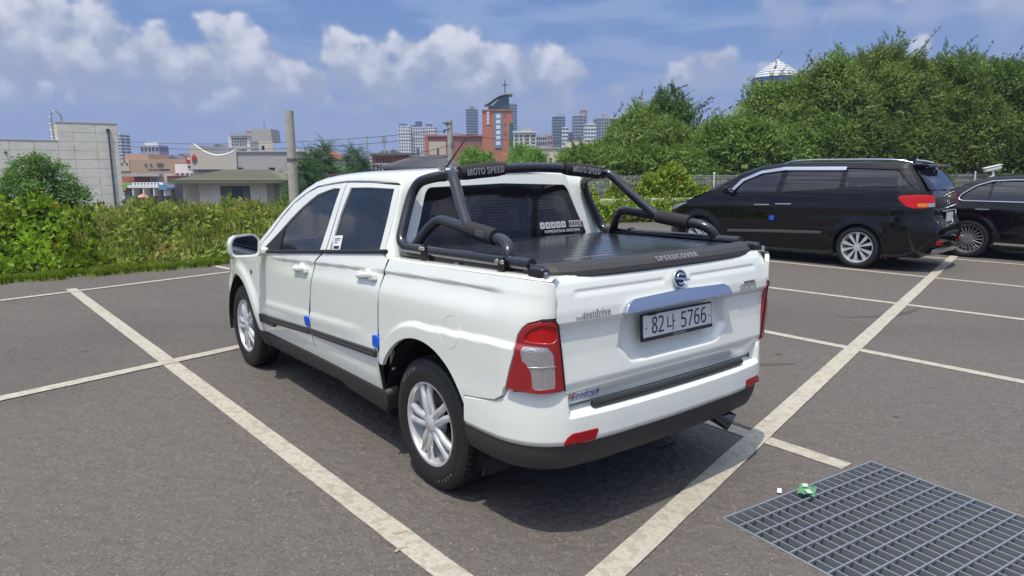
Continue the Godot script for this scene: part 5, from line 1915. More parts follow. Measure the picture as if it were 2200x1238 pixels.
func make_van() -> void:
	var t := thing("van", "black minivan with silver roof rails and red tail lamps, parked by the fence", "van", Vector3(10.125, 0, -2.713), deg_to_rad(6.0))
	mat("car_pane", 0.008, 0.008, 0.013, 0.03).metallic_specular = 0.7
	var m := mb()
	var P := {}
	P.wy = [0.15, 0.25, 0.35, 0.55, 0.80, 1.0, 1.15, 1.25, 1.40, 1.60, 1.72, 1.80]
	P.wx = [0.88, 0.93, 0.955, 0.968, 0.972, 0.960, 0.945, 0.925, 0.875, 0.795, 0.735, 0.68]
	P.arches = [[-1.53, 0.37, 0.41], [1.53, 0.37, 0.41]]
	P.crease = [1.02, 0.02]
	P.u1 = 2.02; P.lr = 0.56; P.xr = 0.60
	P.ry = [0.2, 0.35, 0.55, 0.72, 0.9, 1.06, 1.25, 1.38, 1.55, 1.72, 1.8]
	P.rz = [2.49, 2.61, 2.69, 2.69, 2.61, 2.59, 2.56, 2.51, 2.39, 2.24, 2.18]
	P.u0 = -1.75; P.lf = 0.72; P.xf = 0.42; P.zf = 0.72
	var a1 := []
	for p in arc_points(-1.53, 0.37, 0.405, 200, -20, 22): a1.append_array([p.x, p.y])
	var a2 := []
	for p in arc_points(1.53, 0.37, 0.405, 200, -20, 22): a2.append_array([p.x, p.y])
	P.outline = pv([-2.46, 0.24, -1.95, 0.225] + a1 + [-1.1, 0.215, 1.1, 0.215] + a2 + [1.97, 0.225, 2.55, 0.28, 2.575, 0.9, 2.57, 1.38, 2.54, 1.74, 2.2, 1.765, 1.8, 1.775, 1.15, 1.782, 0.08, 1.780, -0.34, 1.728, -0.72, 1.605, -1.0, 1.445, -1.30, 1.27, -1.6, 1.145, -1.85, 1.045, -2.1, 0.94, -2.3, 0.83, -2.46, 0.72])
	P.dlo = rounded(pv([-0.93, 1.225, -0.70, 1.495, -0.36, 1.655, 0.08, 1.722, 1.15, 1.722, 2.06, 1.690, 2.24, 1.40, 1.9, 1.385, 1.21, 1.372, 0.98, 1.34, 0.04, 1.262]), 0.03, 3)
	P.panes = [rounded(pv([-0.80, 1.25, -0.65, 1.49, -0.34, 1.632, 0.06, 1.698, 0.0, 1.27]), 0.02, 2), rounded(pv([0.11, 1.285, 0.17, 1.700, 1.13, 1.700, 1.13, 1.372, 0.98, 1.352]), 0.02, 2), rounded(pv([1.22, 1.392, 1.22, 1.700, 2.03, 1.668, 2.19, 1.418]), 0.03, 2)]
	# side edge (u, y) then inner edge (x, y, z)
	P.top = [[-1.30, 1.27, 0.80, 1.285, -1.45], [-1.0, 1.445, 0.72, 1.46, -1.10], [-0.72, 1.605, 0.66, 1.625, -0.82], [-0.34, 1.728, 0.60, 1.755, -0.42], [0.08, 1.780, 0.55, 1.815, 0.05], [0.6, 1.782, 0.55, 1.825, 0.6], [1.15, 1.782, 0.55, 1.82, 1.15], [1.8, 1.775, 0.56, 1.808, 1.8], [2.2, 1.765, 0.57, 1.795, 2.12], [2.54, 1.745, 0.58, 1.775, 2.21]]
	P.sections = [["windscreen", 0, 3, "car_pane", -0.10], ["roof", 3, 9, "black_paint", 0.05]]
	var sides := car_shell(t, P)
	# bonnet
	m = mb()
	var rows := []
	for e in [[1.285, -1.45, 0.80], [1.20, -1.65, 0.83], [1.09, -1.92, 0.80], [0.98, -2.14, 0.72], [0.86, -2.32, 0.62], [0.72, -2.44, 0.5], [0.24, -2.46, 0.46]]:
		var row := PackedVector3Array()
		for j in 9:
			var s := lerpf(-1, 1, j / 8.0)
			row.push_back(Vector3(s * e[2], e[0] - 0.02 + 0.03 * (1 - s * s), e[1] - 0.06 * (1 - s * s)))
		rows.append(row)
	grid(m, rows, Vector3(0, 1, -0.5))
	part("bonnet", m, M.black_paint, t)
	var f := func(d: float) -> Callable: return func(u: float, y: float) -> Vector3: return car_out(P, u, y, d)
	var LF := Vector3(-1, 0.1, -0.6)
	m = mb()
	panel(m, rounded(pv([-2.38, 0.80, -2.0, 0.90, -1.80, 1.035, -1.98, 0.985, -2.38, 0.85]), 0.02), f.call(0.004), 0.05, LF, 0.02)
	both("headlamp", m, M.clear_lens, t)
	# rear face, glass, lamps
	m = mb()
	panel(m, pv([-0.61, 0.30, 0.61, 0.30, 0.61, 1.75, -0.61, 1.75]), func(x: float, y: float) -> Vector3: return Vector3(x, y, table(P.ry, P.rz, y) + 0.02 * (1.0 - x * x / 0.36)), 0.05, Vector3(0, 0, 1), 0.0)
	var gate := part("tailgate", m, M.black_paint, t)
	m = mb()
	panel(m, rounded(pv([-0.76, 1.36, 0.76, 1.36, 0.68, 1.68, -0.68, 1.68]), 0.06), func(x: float, y: float) -> Vector3:
		var ax := absf(x)
		var z := table(P.ry, P.rz, y) + 0.028
		return Vector3(x, y, z - 0.55 * pow(maxf(0.0, ax - 0.52), 2.0) + 0.012 * (1.0 - x * x)), 0.06, Vector3(0, 0.3, 1), 0.02)
	part("rear_window", m, M.car_pane, gate)
	m = mb()
	m.box(Vector3(0, 1.762, 2.325), Vector3(1.28, 0.045, 0.24), 0.02, Basis(Vector3.RIGHT, 0.05))
	var sp := part("spoiler", m, M.black_paint, gate)
	m = mb()
	m.box(Vector3(0.0, 1.752, 2.442), Vector3(0.36, 0.022, 0.012), 0.004)
	part("brake_lamp", m, M.bright_red, sp)
	m = mb()
	m.beam(Vector3(0.05, 1.33, 2.550), Vector3(-0.30, 1.37, 2.545), 0.02, 0.02)
	part("wiper", m, M.black_plastic, gate)
	m = mb()
	panel(m, rounded(pv([2.075, 1.215, 2.10, 1.262, 2.30, 1.275, 2.53, 1.268, 2.54, 1.16, 2.52, 1.085, 2.25, 1.062, 2.17, 1.085]), 0.03, 3), f.call(0.012), 0.03, Vector3(-0.8, 0, 0.6), 0.02, [], 0.006)
	var lamps := both("tail_lamp", m, M.bright_red, t)
	m = mb()
	panel(m, rounded(pv([2.40, 1.085, 2.52, 1.09, 2.53, 1.14, 2.39, 1.14]), 0.012, 2), f.call(0.015), 0.04, Vector3(-0.8, 0, 0.6), 0.004)
	part("clear_lens", m, M.clear_lens, lamps[0]); part("clear_lens", m.mirrored(), M.clear_lens, lamps[1])
	m = mb()
	panel(m, rounded(pv([2.28, 1.082, 2.39, 1.085, 2.38, 1.14, 2.27, 1.135]), 0.012, 2), f.call(0.015), 0.04, Vector3(-0.8, 0, 0.6), 0.004)
	part("amber_lens", m, M.amber_lens, lamps[0]); part("amber_lens", m.mirrored(), M.amber_lens, lamps[1])
	m = mb()
	m.box(Vector3(0, 0.885, 2.635), Vector3(0.44, 0.21, 0.03), 0.01)
	var nest := part("plate_bay", m, M.frit, gate)
	m = mb()
	m.box(Vector3(0, 0.895, 2.655), Vector3(0.345, 0.155, 0.01), 0.004)
	part("number_plate", m, M.plate_white, nest)
	m = mb()
	m.box(Vector3(0, 1.005, 2.640), Vector3(0.74, 0.03, 0.04), 0.012)
	m.box(Vector3(0, 0.775, 2.690), Vector3(0.46, 0.025, 0.02), 0.008)
	part("tailgate_chrome", m, M.chrome, gate)
	m = mb()
	var bd := []
	for i in 29: bd.append(Vector3(cos(TAU * i / 28) * 0.075, 1.145 + sin(TAU * i / 28) * 0.038, 2.615))
	m.tube(PackedVector3Array(bd), 0.007, 6, false)
	part("badge", m, M.chrome, gate)
	m = mb()
	m.box(Vector3(-0.52, 0.765, 2.715), Vector3(0.17, 0.022, 0.008), 0.003)
	part("name_badge", m, M.chrome, gate)
	# bumper: step, reflectors, bright skirt
	m = mb()
	var A := PackedVector3Array()
	var K := PackedVector3Array()
	var B := PackedVector3Array()
	for i in 17:
		var s := lerpf(-1, 1, i / 16.0)
		var x := s * 0.80
		var z := 2.735 - 0.16 * pow(absf(s), 3.0)
		A.push_back(Vector3(x, 0.70, z - 0.09)); K.push_back(Vector3(x, 0.70, z + 0.01)); B.push_back(Vector3(x, 0.60, z))
	bridge(m, A, K, B, 5, Vector3(0, 0.5, 1))
	var bump := part("bumper", m, M.black_plastic, t)
	m = mb()
	A = PackedVector3Array(); K = PackedVector3Array(); B = PackedVector3Array()
	for i in 17:
		var s := lerpf(-1, 1, i / 16.0)
		var x := s * 0.74
		var z := 2.745 - 0.12 * pow(absf(s), 3.0)
		var hi := 0.435 - 0.05 * pow(absf(s), 2.0)
		A.push_back(Vector3(x, hi, z)); K.push_back(Vector3(x, hi - 0.05, z + 0.02)); B.push_back(Vector3(x, hi - 0.115, z - 0.06))
	bridge(m, A, K, B, 5, Vector3(0, -0.2, 1))
	part("bright_skirt", m, M.satin_chrome, bump)
	for s in [-1.0, 1.0]:
		m = mb()
		m.box(Vector3(s * 0.60, 0.49, 2.690), Vector3(0.18, 0.07, 0.03), 0.012, Basis(Vector3.UP, s * 0.25))
		part("reflector", m, M.reflector_red, bump)
	# trim along the side
	for s in 2:
		var sd: Node = sides[s]
		var x := [1.0, -1.0]
		var add := func(called: String, mm: MB, mt: Material) -> void: part(called, mm if s == 0 else mm.mirrored(), mt, sd)
		m = mb()
		panel(m, pv([-0.945, 1.245, -0.72, 1.50, -0.36, 1.662, 0.08, 1.728, 1.19, 1.728, 1.19, 1.672, 0.09, 1.672, -0.33, 1.612, -0.66, 1.468, -0.88, 1.232]), f.call(0.022), 0.05, Vector3(-1, 0, 0), 0.006)
		add.call("rain_visor", m, M.satin_chrome)
		for e in [[-0.22, 1.04], [0.195, 1.065]]:
			m = mb()
			var c := car_side(P, e[0], e[1])
			m.box(c + Vector3(-0.028, 0, 0), Vector3(0.022, 0.028, 0.31), 0.010, Basis(Vector3.RIGHT, -0.03))
			add.call("handle", m, M.chrome)
		m = mb()
		panel(m, rounded(pv([-0.055, 0.765, 0.03, 0.765, 0.03, 0.84, -0.055, 0.84]), 0.015, 2), f.call(0.02), 0.04, Vector3(-1, 0, 0), 0.02)
		add.call("edge_guard", m, M.blue_foam)
		m = mb()
		panel(m, rounded(pv([-0.90, 0.495, 0.0, 0.535, 0.90, 0.568, 0.92, 0.592, 0.88, 0.602, 0.0, 0.575, -0.90, 0.532]), 0.01, 2), f.call(0.02), 0.05, Vector3(-1, 0, 0), 0.02, [], 0.006)
		add.call("rubbing_strip", m, M.moulding)
		m = mb()
		panel(m, pv([1.21, 1.112, 2.05, 1.136, 2.05, 1.150, 1.21, 1.126]), f.call(0.002), 0.08, Vector3(-1, 0, 0), 0.0)
		add.call("door_rail", m, M.cavity)
		for e in [[-1.02, 0.40, -1.10, 1.16], [0.03, 0.25, 0.07, 1.255], [1.09, 0.30, 1.21, 1.36]]:
			m = mb()
			m.tube(PackedVector3Array([car_out(P, e[0], e[1], -0.002), car_out(P, (e[0] + e[2]) * 0.5, (e[1] + e[3]) * 0.5, -0.002), car_out(P, e[2], e[3], -0.002)]), 0.005, 6)
			add.call("door_gap", m, M.cavity)
		m = mb()
		var lid := []
		for i in 25: lid.append(car_out(P, 1.33 + 0.085 * cos(TAU * i / 24), 0.985 + 0.085 * sin(TAU * i / 24), -0.001))
		m.tube(PackedVector3Array(lid), 0.004, 5, false)
		add.call("fuel_lid_gap", m, M.cavity)
		m = mb()
		panel(m, pv([-1.10, 0.205, 1.10, 0.205, 1.10, 0.235, -1.10, 0.235]), f.call(0.004), 0.08, Vector3(-1, 0, 0), 0.03)
		add.call("sill", m, M.cladding)
		m = mb()
		m.box(Vector3(-1.06, 1.30, -0.92), Vector3(0.20, 0.16, 0.11), 0.045, Basis(Vector3.UP, 0.15))
		m.beam(Vector3(-1.0, 1.25, -0.90), Vector3(-0.90, 1.24, -0.86), 0.07, 0.05, 0.01)
		add.call("door_mirror", m, M.black_paint)
		m = mb()
		m.tube(curve3([Vector3(-0.60, 1.80, 0.02), Vector3(-0.645, 1.845, 0.22), Vector3(-0.65, 1.862, 0.6), Vector3(-0.65, 1.862, 1.3), Vector3(-0.645, 1.850, 1.9), Vector3(-0.60, 1.80, 2.18)], 6), 0.016, 10)
		add.call("rack_rail", m, M.satin_chrome)
	m = mb()
	m.prism(pv([-0.10, 0.0, 0.10, 0.0, 0.13, 0.085, 0.11, 0.09]), 0.035, Transform3D(Basis(Vector3(0, 0, 1), Vector3(0, 1, 0), Vector3(-1, 0, 0)), Vector3(0, 1.835, 1.95)))
	part("aerial_fin", m, M.black_paint, t)
	under(t, P, 1.53)
	for z in [-1.53, 1.53]:
		wheel(t, Vector3(-0.85, 0.365, z), true, 0.365, 0.235, 0.262, 1)
		wheel(t, Vector3(0.85, 0.365, z), false, 0.365, 0.235, 0.262, 1)
	for s in [-1.0, 1.0]:
		m = mb()
		m.box(Vector3(s * 0.86, 0.30, 2.0), Vector3(0.2, 0.22, 0.012), 0.004)
		part("mud_flap", m, M.rubber, t)

func under(t: Node, P: Dictionary, wb: float) -> void:
	var m := mb()
	m.span(Vector3(-0.88, 0.20, -wb + 0.45), Vector3(0.88, 0.50, wb - 0.45))
	m.span(Vector3(-0.62, 0.22, -2.2), Vector3(0.62, 0.80, 2.4))
	m.tube(PackedVector3Array([Vector3(-0.8, 0.365, wb), Vector3(0.8, 0.365, wb)]), 0.045, 8)
	m.tube(PackedVector3Array([Vector3(-0.8, 0.365, -wb), Vector3(0.8, 0.365, -wb)]), 0.045, 8)
	part("underbody", m, M.cavity, t)
	for z in [-wb, wb]:
		m = mb()
		m.lathe(PackedVector2Array([Vector2(0.402, 0.94), Vector2(0.395, 0.62), Vector2(0.1, 0.61)]), 24, Transform3D(Basis(Vector3.UP, PI), Vector3(0, 0.37, z)), -1.7, 1.7)
		both("arch_liner", m, M.cavity, t)

func make_sedan() -> void:
	var t := thing("sedan", "black sedan with chrome window trim, cut off by the right edge behind the van", "sedan", Vector3(13.5, 0, 0.98), deg_to_rad(183.0))
	var P := {}
	P.wy = [0.12, 0.2, 0.35, 0.55, 0.80, 0.95, 1.06, 1.15, 1.30, 1.45, 1.55]
	P.wx = [0.86, 0.90, 0.93, 0.942, 0.946, 0.938, 0.90, 0.86, 0.79, 0.70, 0.62]
	P.arches = [[-1.58, 0.37, 0.40], [1.50, 0.37, 0.40]]
	P.crease = [0.90, 0.01]
	P.u1 = 1.95; P.lr = 0.65; P.xr = 0.55
	P.ry = [0.2, 0.4, 0.6, 0.9, 1.0, 1.1, 1.3, 1.55]
	P.rz = [2.42, 2.56, 2.60, 2.58, 2.54, 2.50, 2.3, 2.1]
	P.u0 = -1.85; P.lf = 0.75; P.xf = 0.4; P.zf = 0.72
	var a1 := []
	for p in arc_points(-1.58, 0.37, 0.40, 200, -20, 22): a1.append_array([p.x, p.y])
	var a2 := []
	for p in arc_points(1.50, 0.37, 0.40, 200, -20, 22): a2.append_array([p.x, p.y])
	P.outline = pv([-2.58, 0.20, -2.0, 0.21] + a1 + [-1.15, 0.22, 1.08, 0.22] + a2 + [1.93, 0.23, 2.58, 0.28, 2.59, 0.98, 2.35, 1.06, 2.12, 1.14, 1.88, 1.30, 1.62, 1.44, 1.30, 1.515, 0.9, 1.535, 0.4, 1.53, 0.0, 1.49, -0.4, 1.37, -0.75, 1.20, -1.0, 1.075, -1.5, 1.02, -2.0, 0.94, -2.4, 0.82, -2.58, 0.70])
	P.dlo = rounded(pv([-0.72, 1.085, -0.35, 1.31, 0.0, 1.425, 0.4, 1.472, 0.9, 1.478, 1.25, 1.452, 1.48, 1.37, 1.70, 1.20, 1.735, 1.115, 1.66, 1.085]), 0.045, 4)
	P.panes = [rounded(pv([-0.62, 1.10, -0.32, 1.29, 0.0, 1.405, 0.33, 1.452, 0.36, 1.10]), 0.02, 2), rounded(pv([0.44, 1.10, 0.42, 1.458, 0.9, 1.462, 1.20, 1.438, 1.22, 1.10]), 0.02, 2), rounded(pv([1.26, 1.10, 1.245, 1.432, 1.46, 1.355, 1.675, 1.19, 1.70, 1.11]), 0.03, 2)]
	P.top = [[-1.0, 1.075, 0.74, 1.09, -1.15], [-0.75, 1.20, 0.68, 1.215, -0.85], [-0.4, 1.37, 0.60, 1.395, -0.45], [0.0, 1.49, 0.53, 1.515, 0.02], [0.4, 1.53, 0.50, 1.56, 0.4], [0.9, 1.535, 0.50, 1.57, 0.9], [1.30, 1.515, 0.52, 1.545, 1.27], [1.62, 1.44, 0.56, 1.46, 1.55], [1.88, 1.30, 0.60, 1.31, 1.86], [2.12, 1.14, 0.64, 1.15, 2.10], [2.35, 1.06, 0.62, 1.085, 2.3], [2.59, 0.98, 0.56, 1.0, 2.56]]
	P.sections = [["windscreen", 0, 3, "car_pane", -0.06], ["roof", 3, 6, "black_paint", 0.04], ["rear_window", 6, 9, "car_pane", 0.04], ["boot_lid", 9, 11, "black_paint", 0.04]]
	var sides := car_shell(t, P)
	var m := mb()
	var rows := []
	for e in [[1.09, -1.15, 0.74], [1.06, -1.5, 0.78], [0.98, -2.0, 0.74], [0.86, -2.4, 0.55], [0.70, -2.58, 0.42], [0.22, -2.58, 0.40]]:
		var row := PackedVector3Array()
		for j in 9:
			var s := lerpf(-1, 1, j / 8.0)
			row.push_back(Vector3(s * e[2], e[0] - 0.012 + 0.03 * (1 - s * s), e[1] - 0.05 * (1 - s * s)))
		rows.append(row)
	grid(m, rows, Vector3(0, 1, -0.5))
	part("bonnet", m, M.black_paint, t)
	m = mb()
	panel(m, pv([-0.56, 0.28, 0.56, 0.28, 0.56, 1.0, -0.56, 1.0]), func(x: float, y: float) -> Vector3: return Vector3(x, y, table(P.ry, P.rz, y) + 0.02), 0.08, Vector3(0, 0, 1), 0.0)
	part("tail", m, M.black_paint, t)
	var f := func(d: float) -> Callable: return func(u: float, y: float) -> Vector3: return car_out(P, u, y, d)
	for s in 2:
		var sd: Node = sides[s]
		var add := func(called: String, mm: MB, mt: Material) -> void: part(called, mm if s == 0 else mm.mirrored(), mt, sd)
		m = mb()
		var ring := PackedVector3Array()
		var q: PackedVector2Array = resample(Geometry2D.offset_polygon(P.dlo, 0.004)[0], 0.05)
		for i in q.size() + 1: ring.push_back(car_out(P, q[i % q.size()].x, q[i % q.size()].y, 0.006))
		m.tube(ring, 0.016, 8, false)
		add.call("window_chrome", m, M.satin_chrome)
		for z in [1.30, 0.22]:
			m = mb()
			m.box(car_side(P, z, 0.935) + Vector3(-0.026, 0, 0), Vector3(0.02, 0.026, 0.24), 0.009)
			add.call("handle", m, M.satin_chrome)
		m = mb()
		panel(m, pv([-1.05, 0.275, 1.06, 0.285, 1.06, 0.318, -1.05, 0.308]), f.call(0.012), 0.08, Vector3(-1, 0, 0), 0.012)
		add.call("sill_chrome", m, M.satin_chrome)
		m = mb()
		panel(m, pv([-1.10, 0.18, 1.08, 0.18, 1.08, 0.225, -1.10, 0.225]), f.call(0.0), 0.08, Vector3(-1, 0, 0), 0.03)
		add.call("sill", m, M.cavity)
		for e in [[0.30, 0.30, 0.38, 1.08], [1.10, 0.68, 1.36, 1.07]]:
			m = mb()
			m.tube(PackedVector3Array([car_out(P, e[0], e[1], -0.002), car_out(P, (e[0] + e[2]) * 0.5, (e[1] + e[3]) * 0.5, -0.002), car_out(P, e[2], e[3], -0.002)]), 0.004, 6)
			add.call("door_gap", m, M.cavity)
		m = mb()
		m.box(Vector3(-1.04, 1.16, -0.62), Vector3(0.20, 0.13, 0.10), 0.04)
		m.beam(Vector3(-0.98, 1.12, -0.60), Vector3(-0.86, 1.10, -0.58), 0.06, 0.04, 0.01)
		add.call("door_mirror", m, M.black_paint)
		m = mb()
		panel(m, rounded(pv([2.10, 0.86, 2.58, 0.85, 2.58, 0.95, 2.15, 0.96]), 0.02, 2), f.call(0.006), 0.05, Vector3(-0.7, 0, 0.7), 0.01)
		add.call("tail_lamp", m, M.red_lens)
	under(t, P, 1.54)
	for z in [-1.58, 1.50]:
		wheel(t, Vector3(-0.83, 0.37, z), true, 0.37, 0.245, 0.268, 2)
		wheel(t, Vector3(0.83, 0.37, z), false, 0.37, 0.245, 0.268, 2)

# ------------------------------------------------------------------ plants
func leaf(m: MB, base: Vector3, dir: Vector3, nrm: Vector3, len: float, wid: float, fold := 0.25) -> void:
	var s := dir.cross(nrm).normalized()
	var up := s.cross(dir).normalized()
	var mid := base + dir * len * 0.45
	var tip := base + dir * len - up * len * 0.12
	var a := mid + s * wid * 0.5 + up * wid * fold
	var b := mid - s * wid * 0.5 + up * wid * fold
	var n1 := (up - s * 0.35).normalized()
	var n2 := (up + s * 0.35).normalized()
	m.tri(base, a, tip, n1, n1, n1)
	m.tri(base, tip, b, n2, n2, n2)

func spray(seed_no: int, length: float, n: int, ll: float, lw: float, droop: float, spread: float) -> ArrayMesh:
	var r := RandomNumberGenerator.new()
	r.seed = seed_no
	var m := mb()
	var stem := PackedVector3Array()
	for i in 5:
		var t := i / 4.0
		stem.push_back(Vector3(0.03 * sin(t * 3.0 + seed_no), -droop * t * t * length, t * length))
	m.use_c = true
	m.col = Color(0.55, 0.5, 0.5)
	m.tube(stem, PackedFloat32Array([0.006, 0.005, 0.004, 0.003, 0.002]), 4, false)
	for i in n:
		var t := (i + 0.6) / n
		var p := Vector3(0.03 * sin(t * 3.0 + seed_no), -droop * t * t * length, t * length)
		var sd := 1.0 if i % 2 == 0 else -1.0
		var k := 1.0 - 0.45 * t
		var dir := Vector3(sd * spread * r.randf_range(0.7, 1.2), r.randf_range(-0.35, 0.25), r.randf_range(0.35, 0.8)).normalized()
		var nn := Vector3(r.randf_range(-0.4, 0.4), 0.75, 0.7 + r.randf_range(-0.4, 0.4)).normalized()
		var g := r.randf_range(0.8, 1.2)
		m.col = Color(g, g, g * 0.95)
		leaf(m, p, dir, nn, ll * k * r.randf_range(0.8, 1.2), lw * k * r.randf_range(0.8, 1.2))
	return m.mesh()

func clump(seed_no: int, n: int, rad: float, ll: float, lw: float, up: float) -> ArrayMesh:   # a knot of broad leaves
	var r := RandomNumberGenerator.new()
	r.seed = seed_no
	var m := mb()
	m.use_c = true
	for i in n:
		var p := Vector3(r.randf_range(-1, 1), r.randf_range(-0.6, 0.8), r.randf_range(-1, 1)) * rad
		var dir := (Vector3(p.x, r.randf_range(-0.3, 0.4), p.z) + Vector3(r.randf_range(-0.5, 0.5), 0, r.randf_range(-0.5, 0.5)) * rad).normalized()
		var nn := Vector3(r.randf_range(-0.6, 0.6), up, r.randf_range(-0.6, 0.6)).normalized()
		var g := r.randf_range(0.75, 1.25)
		m.col = Color(g * r.randf_range(0.92, 1.12), g, g * 0.9)
		leaf(m, p, dir, nn, ll * r.randf_range(0.7, 1.25), lw * r.randf_range(0.7, 1.25), 0.15)
	return m.mesh()

func blades(seed_no: int, n: int, h: float, spread: float) -> ArrayMesh:
	var r := RandomNumberGenerator.new()
	r.seed = seed_no
	var m := mb()
	m.use_c = true
	for i in n:
		var a := r.randf() * TAU
		var o := Vector3(cos(a), 0, sin(a)) * r.randf() * spread
		var lean := Vector3(cos(a), 0, sin(a)) * r.randf_range(0.1, 0.6)
		var hh := h * r.randf_range(0.5, 1.1)
		var w := 0.008 * r.randf_range(0.7, 1.4)
		var s := Vector3(-sin(a), 0, cos(a)) * w
		var p1 := o + Vector3.UP * hh * 0.55 + lean * hh * 0.25
		var p2 := o + Vector3.UP * hh + lean * hh * 0.9
		var nn := Vector3(lean.x, 0.7, lean.z).normalized()
		var g := r.randf_range(0.75, 1.25)
		m.col = Color(g * 1.05, g, g * 0.85)
		m.tri(o - s, o + s, p1 + s, nn, nn, nn)
		m.tri(o - s, p1 + s, p1 - s, nn, nn, nn)
		m.tri(p1 - s, p1 + s, p2, nn, nn, nn)
	return m.mesh()

func aim(dir: Vector3, roll: float, sc: float) -> Basis:   # +z along dir
	var up := Vector3.UP if absf(dir.y) < 0.95 else Vector3.RIGHT
	return Basis.looking_at(-dir, up).rotated(dir, roll) * Basis.from_scale(Vector3.ONE * sc)

var sprays := []

# lobes: [centre, radii, share]; leaves sit on the outside of the lobes, sparser within
func crown(t: Node, lobes: Array, count: int, tint: Color, mesh_no: int, lift: float, wild: float, sc: float) -> void:
	var xf := []
	var cols := PackedColorArray()
	var xg := []
	var colg := PackedColorArray()
	var tot := 0.0
	for l in lobes: tot += l[1].x * l[1].y
	var patch := FastNoiseLite.new()
	patch.seed = 31 + mesh_no
	patch.frequency = 0.9
	for l in lobes:
		var c: Vector3 = l[0]
		var rd: Vector3 = l[1]
		var n := int((0.85 if mesh_no < 2 else 0.9) * count * rd.x * rd.y / tot)
		for i in n:
			var d := Vector3(rng.randfn(), rng.randfn(), rng.randfn()).normalized()
			if d.y < -0.75: d.y = -d.y
			var bump := 1.0 + 0.50 * patch.get_noise_3d(d.x * 1.7 + c.x * 3.0, d.y * 1.7 + c.y * 3.0, d.z * 1.7 + c.z * 3.0) + 0.22 * patch.get_noise_3d(d.x * 4.5 + c.z * 5.0, d.y * 4.5, d.z * 4.5 + c.x * 5.0)
			var k := bump * (1.0 - 0.55 * pow(rng.randf(), 2.2))
			var p := c + d * rd * k
			var deep := false
			for o in lobes:
				if o == l: continue
				var q: Vector3 = (p - o[0]) / o[1]
				if q.length_squared() < 0.42:
					deep = true
					break
			if deep: continue
			var dir := (d + Vector3(rng.randf_range(-0.5, 0.5), lift + rng.randf_range(-0.3, 0.3), rng.randf_range(-0.5, 0.5)) * wild).normalized()
			var g := 1.72 + 0.85 * patch.get_noise_3d(p.x * 1.4, p.y * 1.4, p.z * 1.4) + rng.randf_range(-0.35, 0.45)
			var y := rng.randf_range(-0.08, 0.12)
			cols.push_back(Color(tint.r * g * 0.86 * (1.0 + y), tint.g * g, tint.b * g * (1.0 - y)))
			var sz := sc * rng.randf_range(0.62, 1.2)
			if mesh_no == 3 or (mesh_no < 2 and rng.randf() < 0.68):
				xg.append(Transform3D(aim(dir, rng.randf() * TAU, sz) * Basis(Vector3.RIGHT, PI * 0.5), p))
				colg.push_back(cols[cols.size() - 1])
				cols.remove_at(cols.size() - 1)
			else: xf.append(Transform3D(aim(dir, rng.randf_range(-0.7, 0.7), sz), p))
	if xf.size(): tag(scatter("crown", sprays[mesh_no], M.leaf, xf, cols, t), "", "", "", "stuff")
	if xg.size(): tag(scatter("crown" if xf.is_empty() else "crown_001", sprays[3 if mesh_no == 3 else 4 + mesh_no], M.leaf, xg, colg, t), "", "", "", "stuff")

func trunk(t: Node, h: float, r: float, lobes: Array) -> void:
	var m := mb()
	m.tube(curve3([Vector3(0, -0.3, 0), Vector3(0.05, h * 0.3, 0.03), Vector3(-0.03, h * 0.7, 0.02), Vector3(0, h, 0)], 4), PackedFloat32Array([r * 1.3, r * 1.2, r * 1.1, r * 1.05, r, r * 0.95, r * 0.9, r * 0.85, r * 0.8, r * 0.75, r * 0.65, r * 0.6, r * 0.5]), 10)
	for l in lobes:
		var c: Vector3 = l[0]
		var b := Vector3(0, h * rng.randf_range(0.45, 0.95), 0)
		m.tube(curve3([b, b.lerp(c, 0.5) + Vector3(0, 0.2, 0), c, c + (c - b).normalized() * l[1].y * 0.5], 3), PackedFloat32Array([r * 0.55, r * 0.5, r * 0.45, r * 0.4, r * 0.34, r * 0.28, r * 0.22, r * 0.16, r * 0.1, r * 0.05]), 7)
	part("trunk", m, M.bark, t)

# the point seen at (u, v) of the 2200 x 1238 photograph, at horizontal depth D
func look(u: float, v: float, D: float) -> Vector3:
	var b := Basis.from_euler(Vector3(deg_to_rad(-9.72), deg_to_rad(-38.22), deg_to_rad(-0.14)))
	var d := b * Vector3((u - 1100.0) / 1490.0, -(v - 619.0) / 1490.0, -1.0)
	var f := Vector3(-b.z.x, 0, -b.z.z).normalized()
	return Vector3(-2.727, 1.7085, 4.594) + d * (D / d.dot(f))

func stand(u: float, D: float) -> Vector3:   # a place on the land
	var p := look(u, 367.0, D)
	p.y = land(p.x, p.z)
	return p

func top_at(u: float, v: float, D: float) -> float:
	return look(u, v, D).y

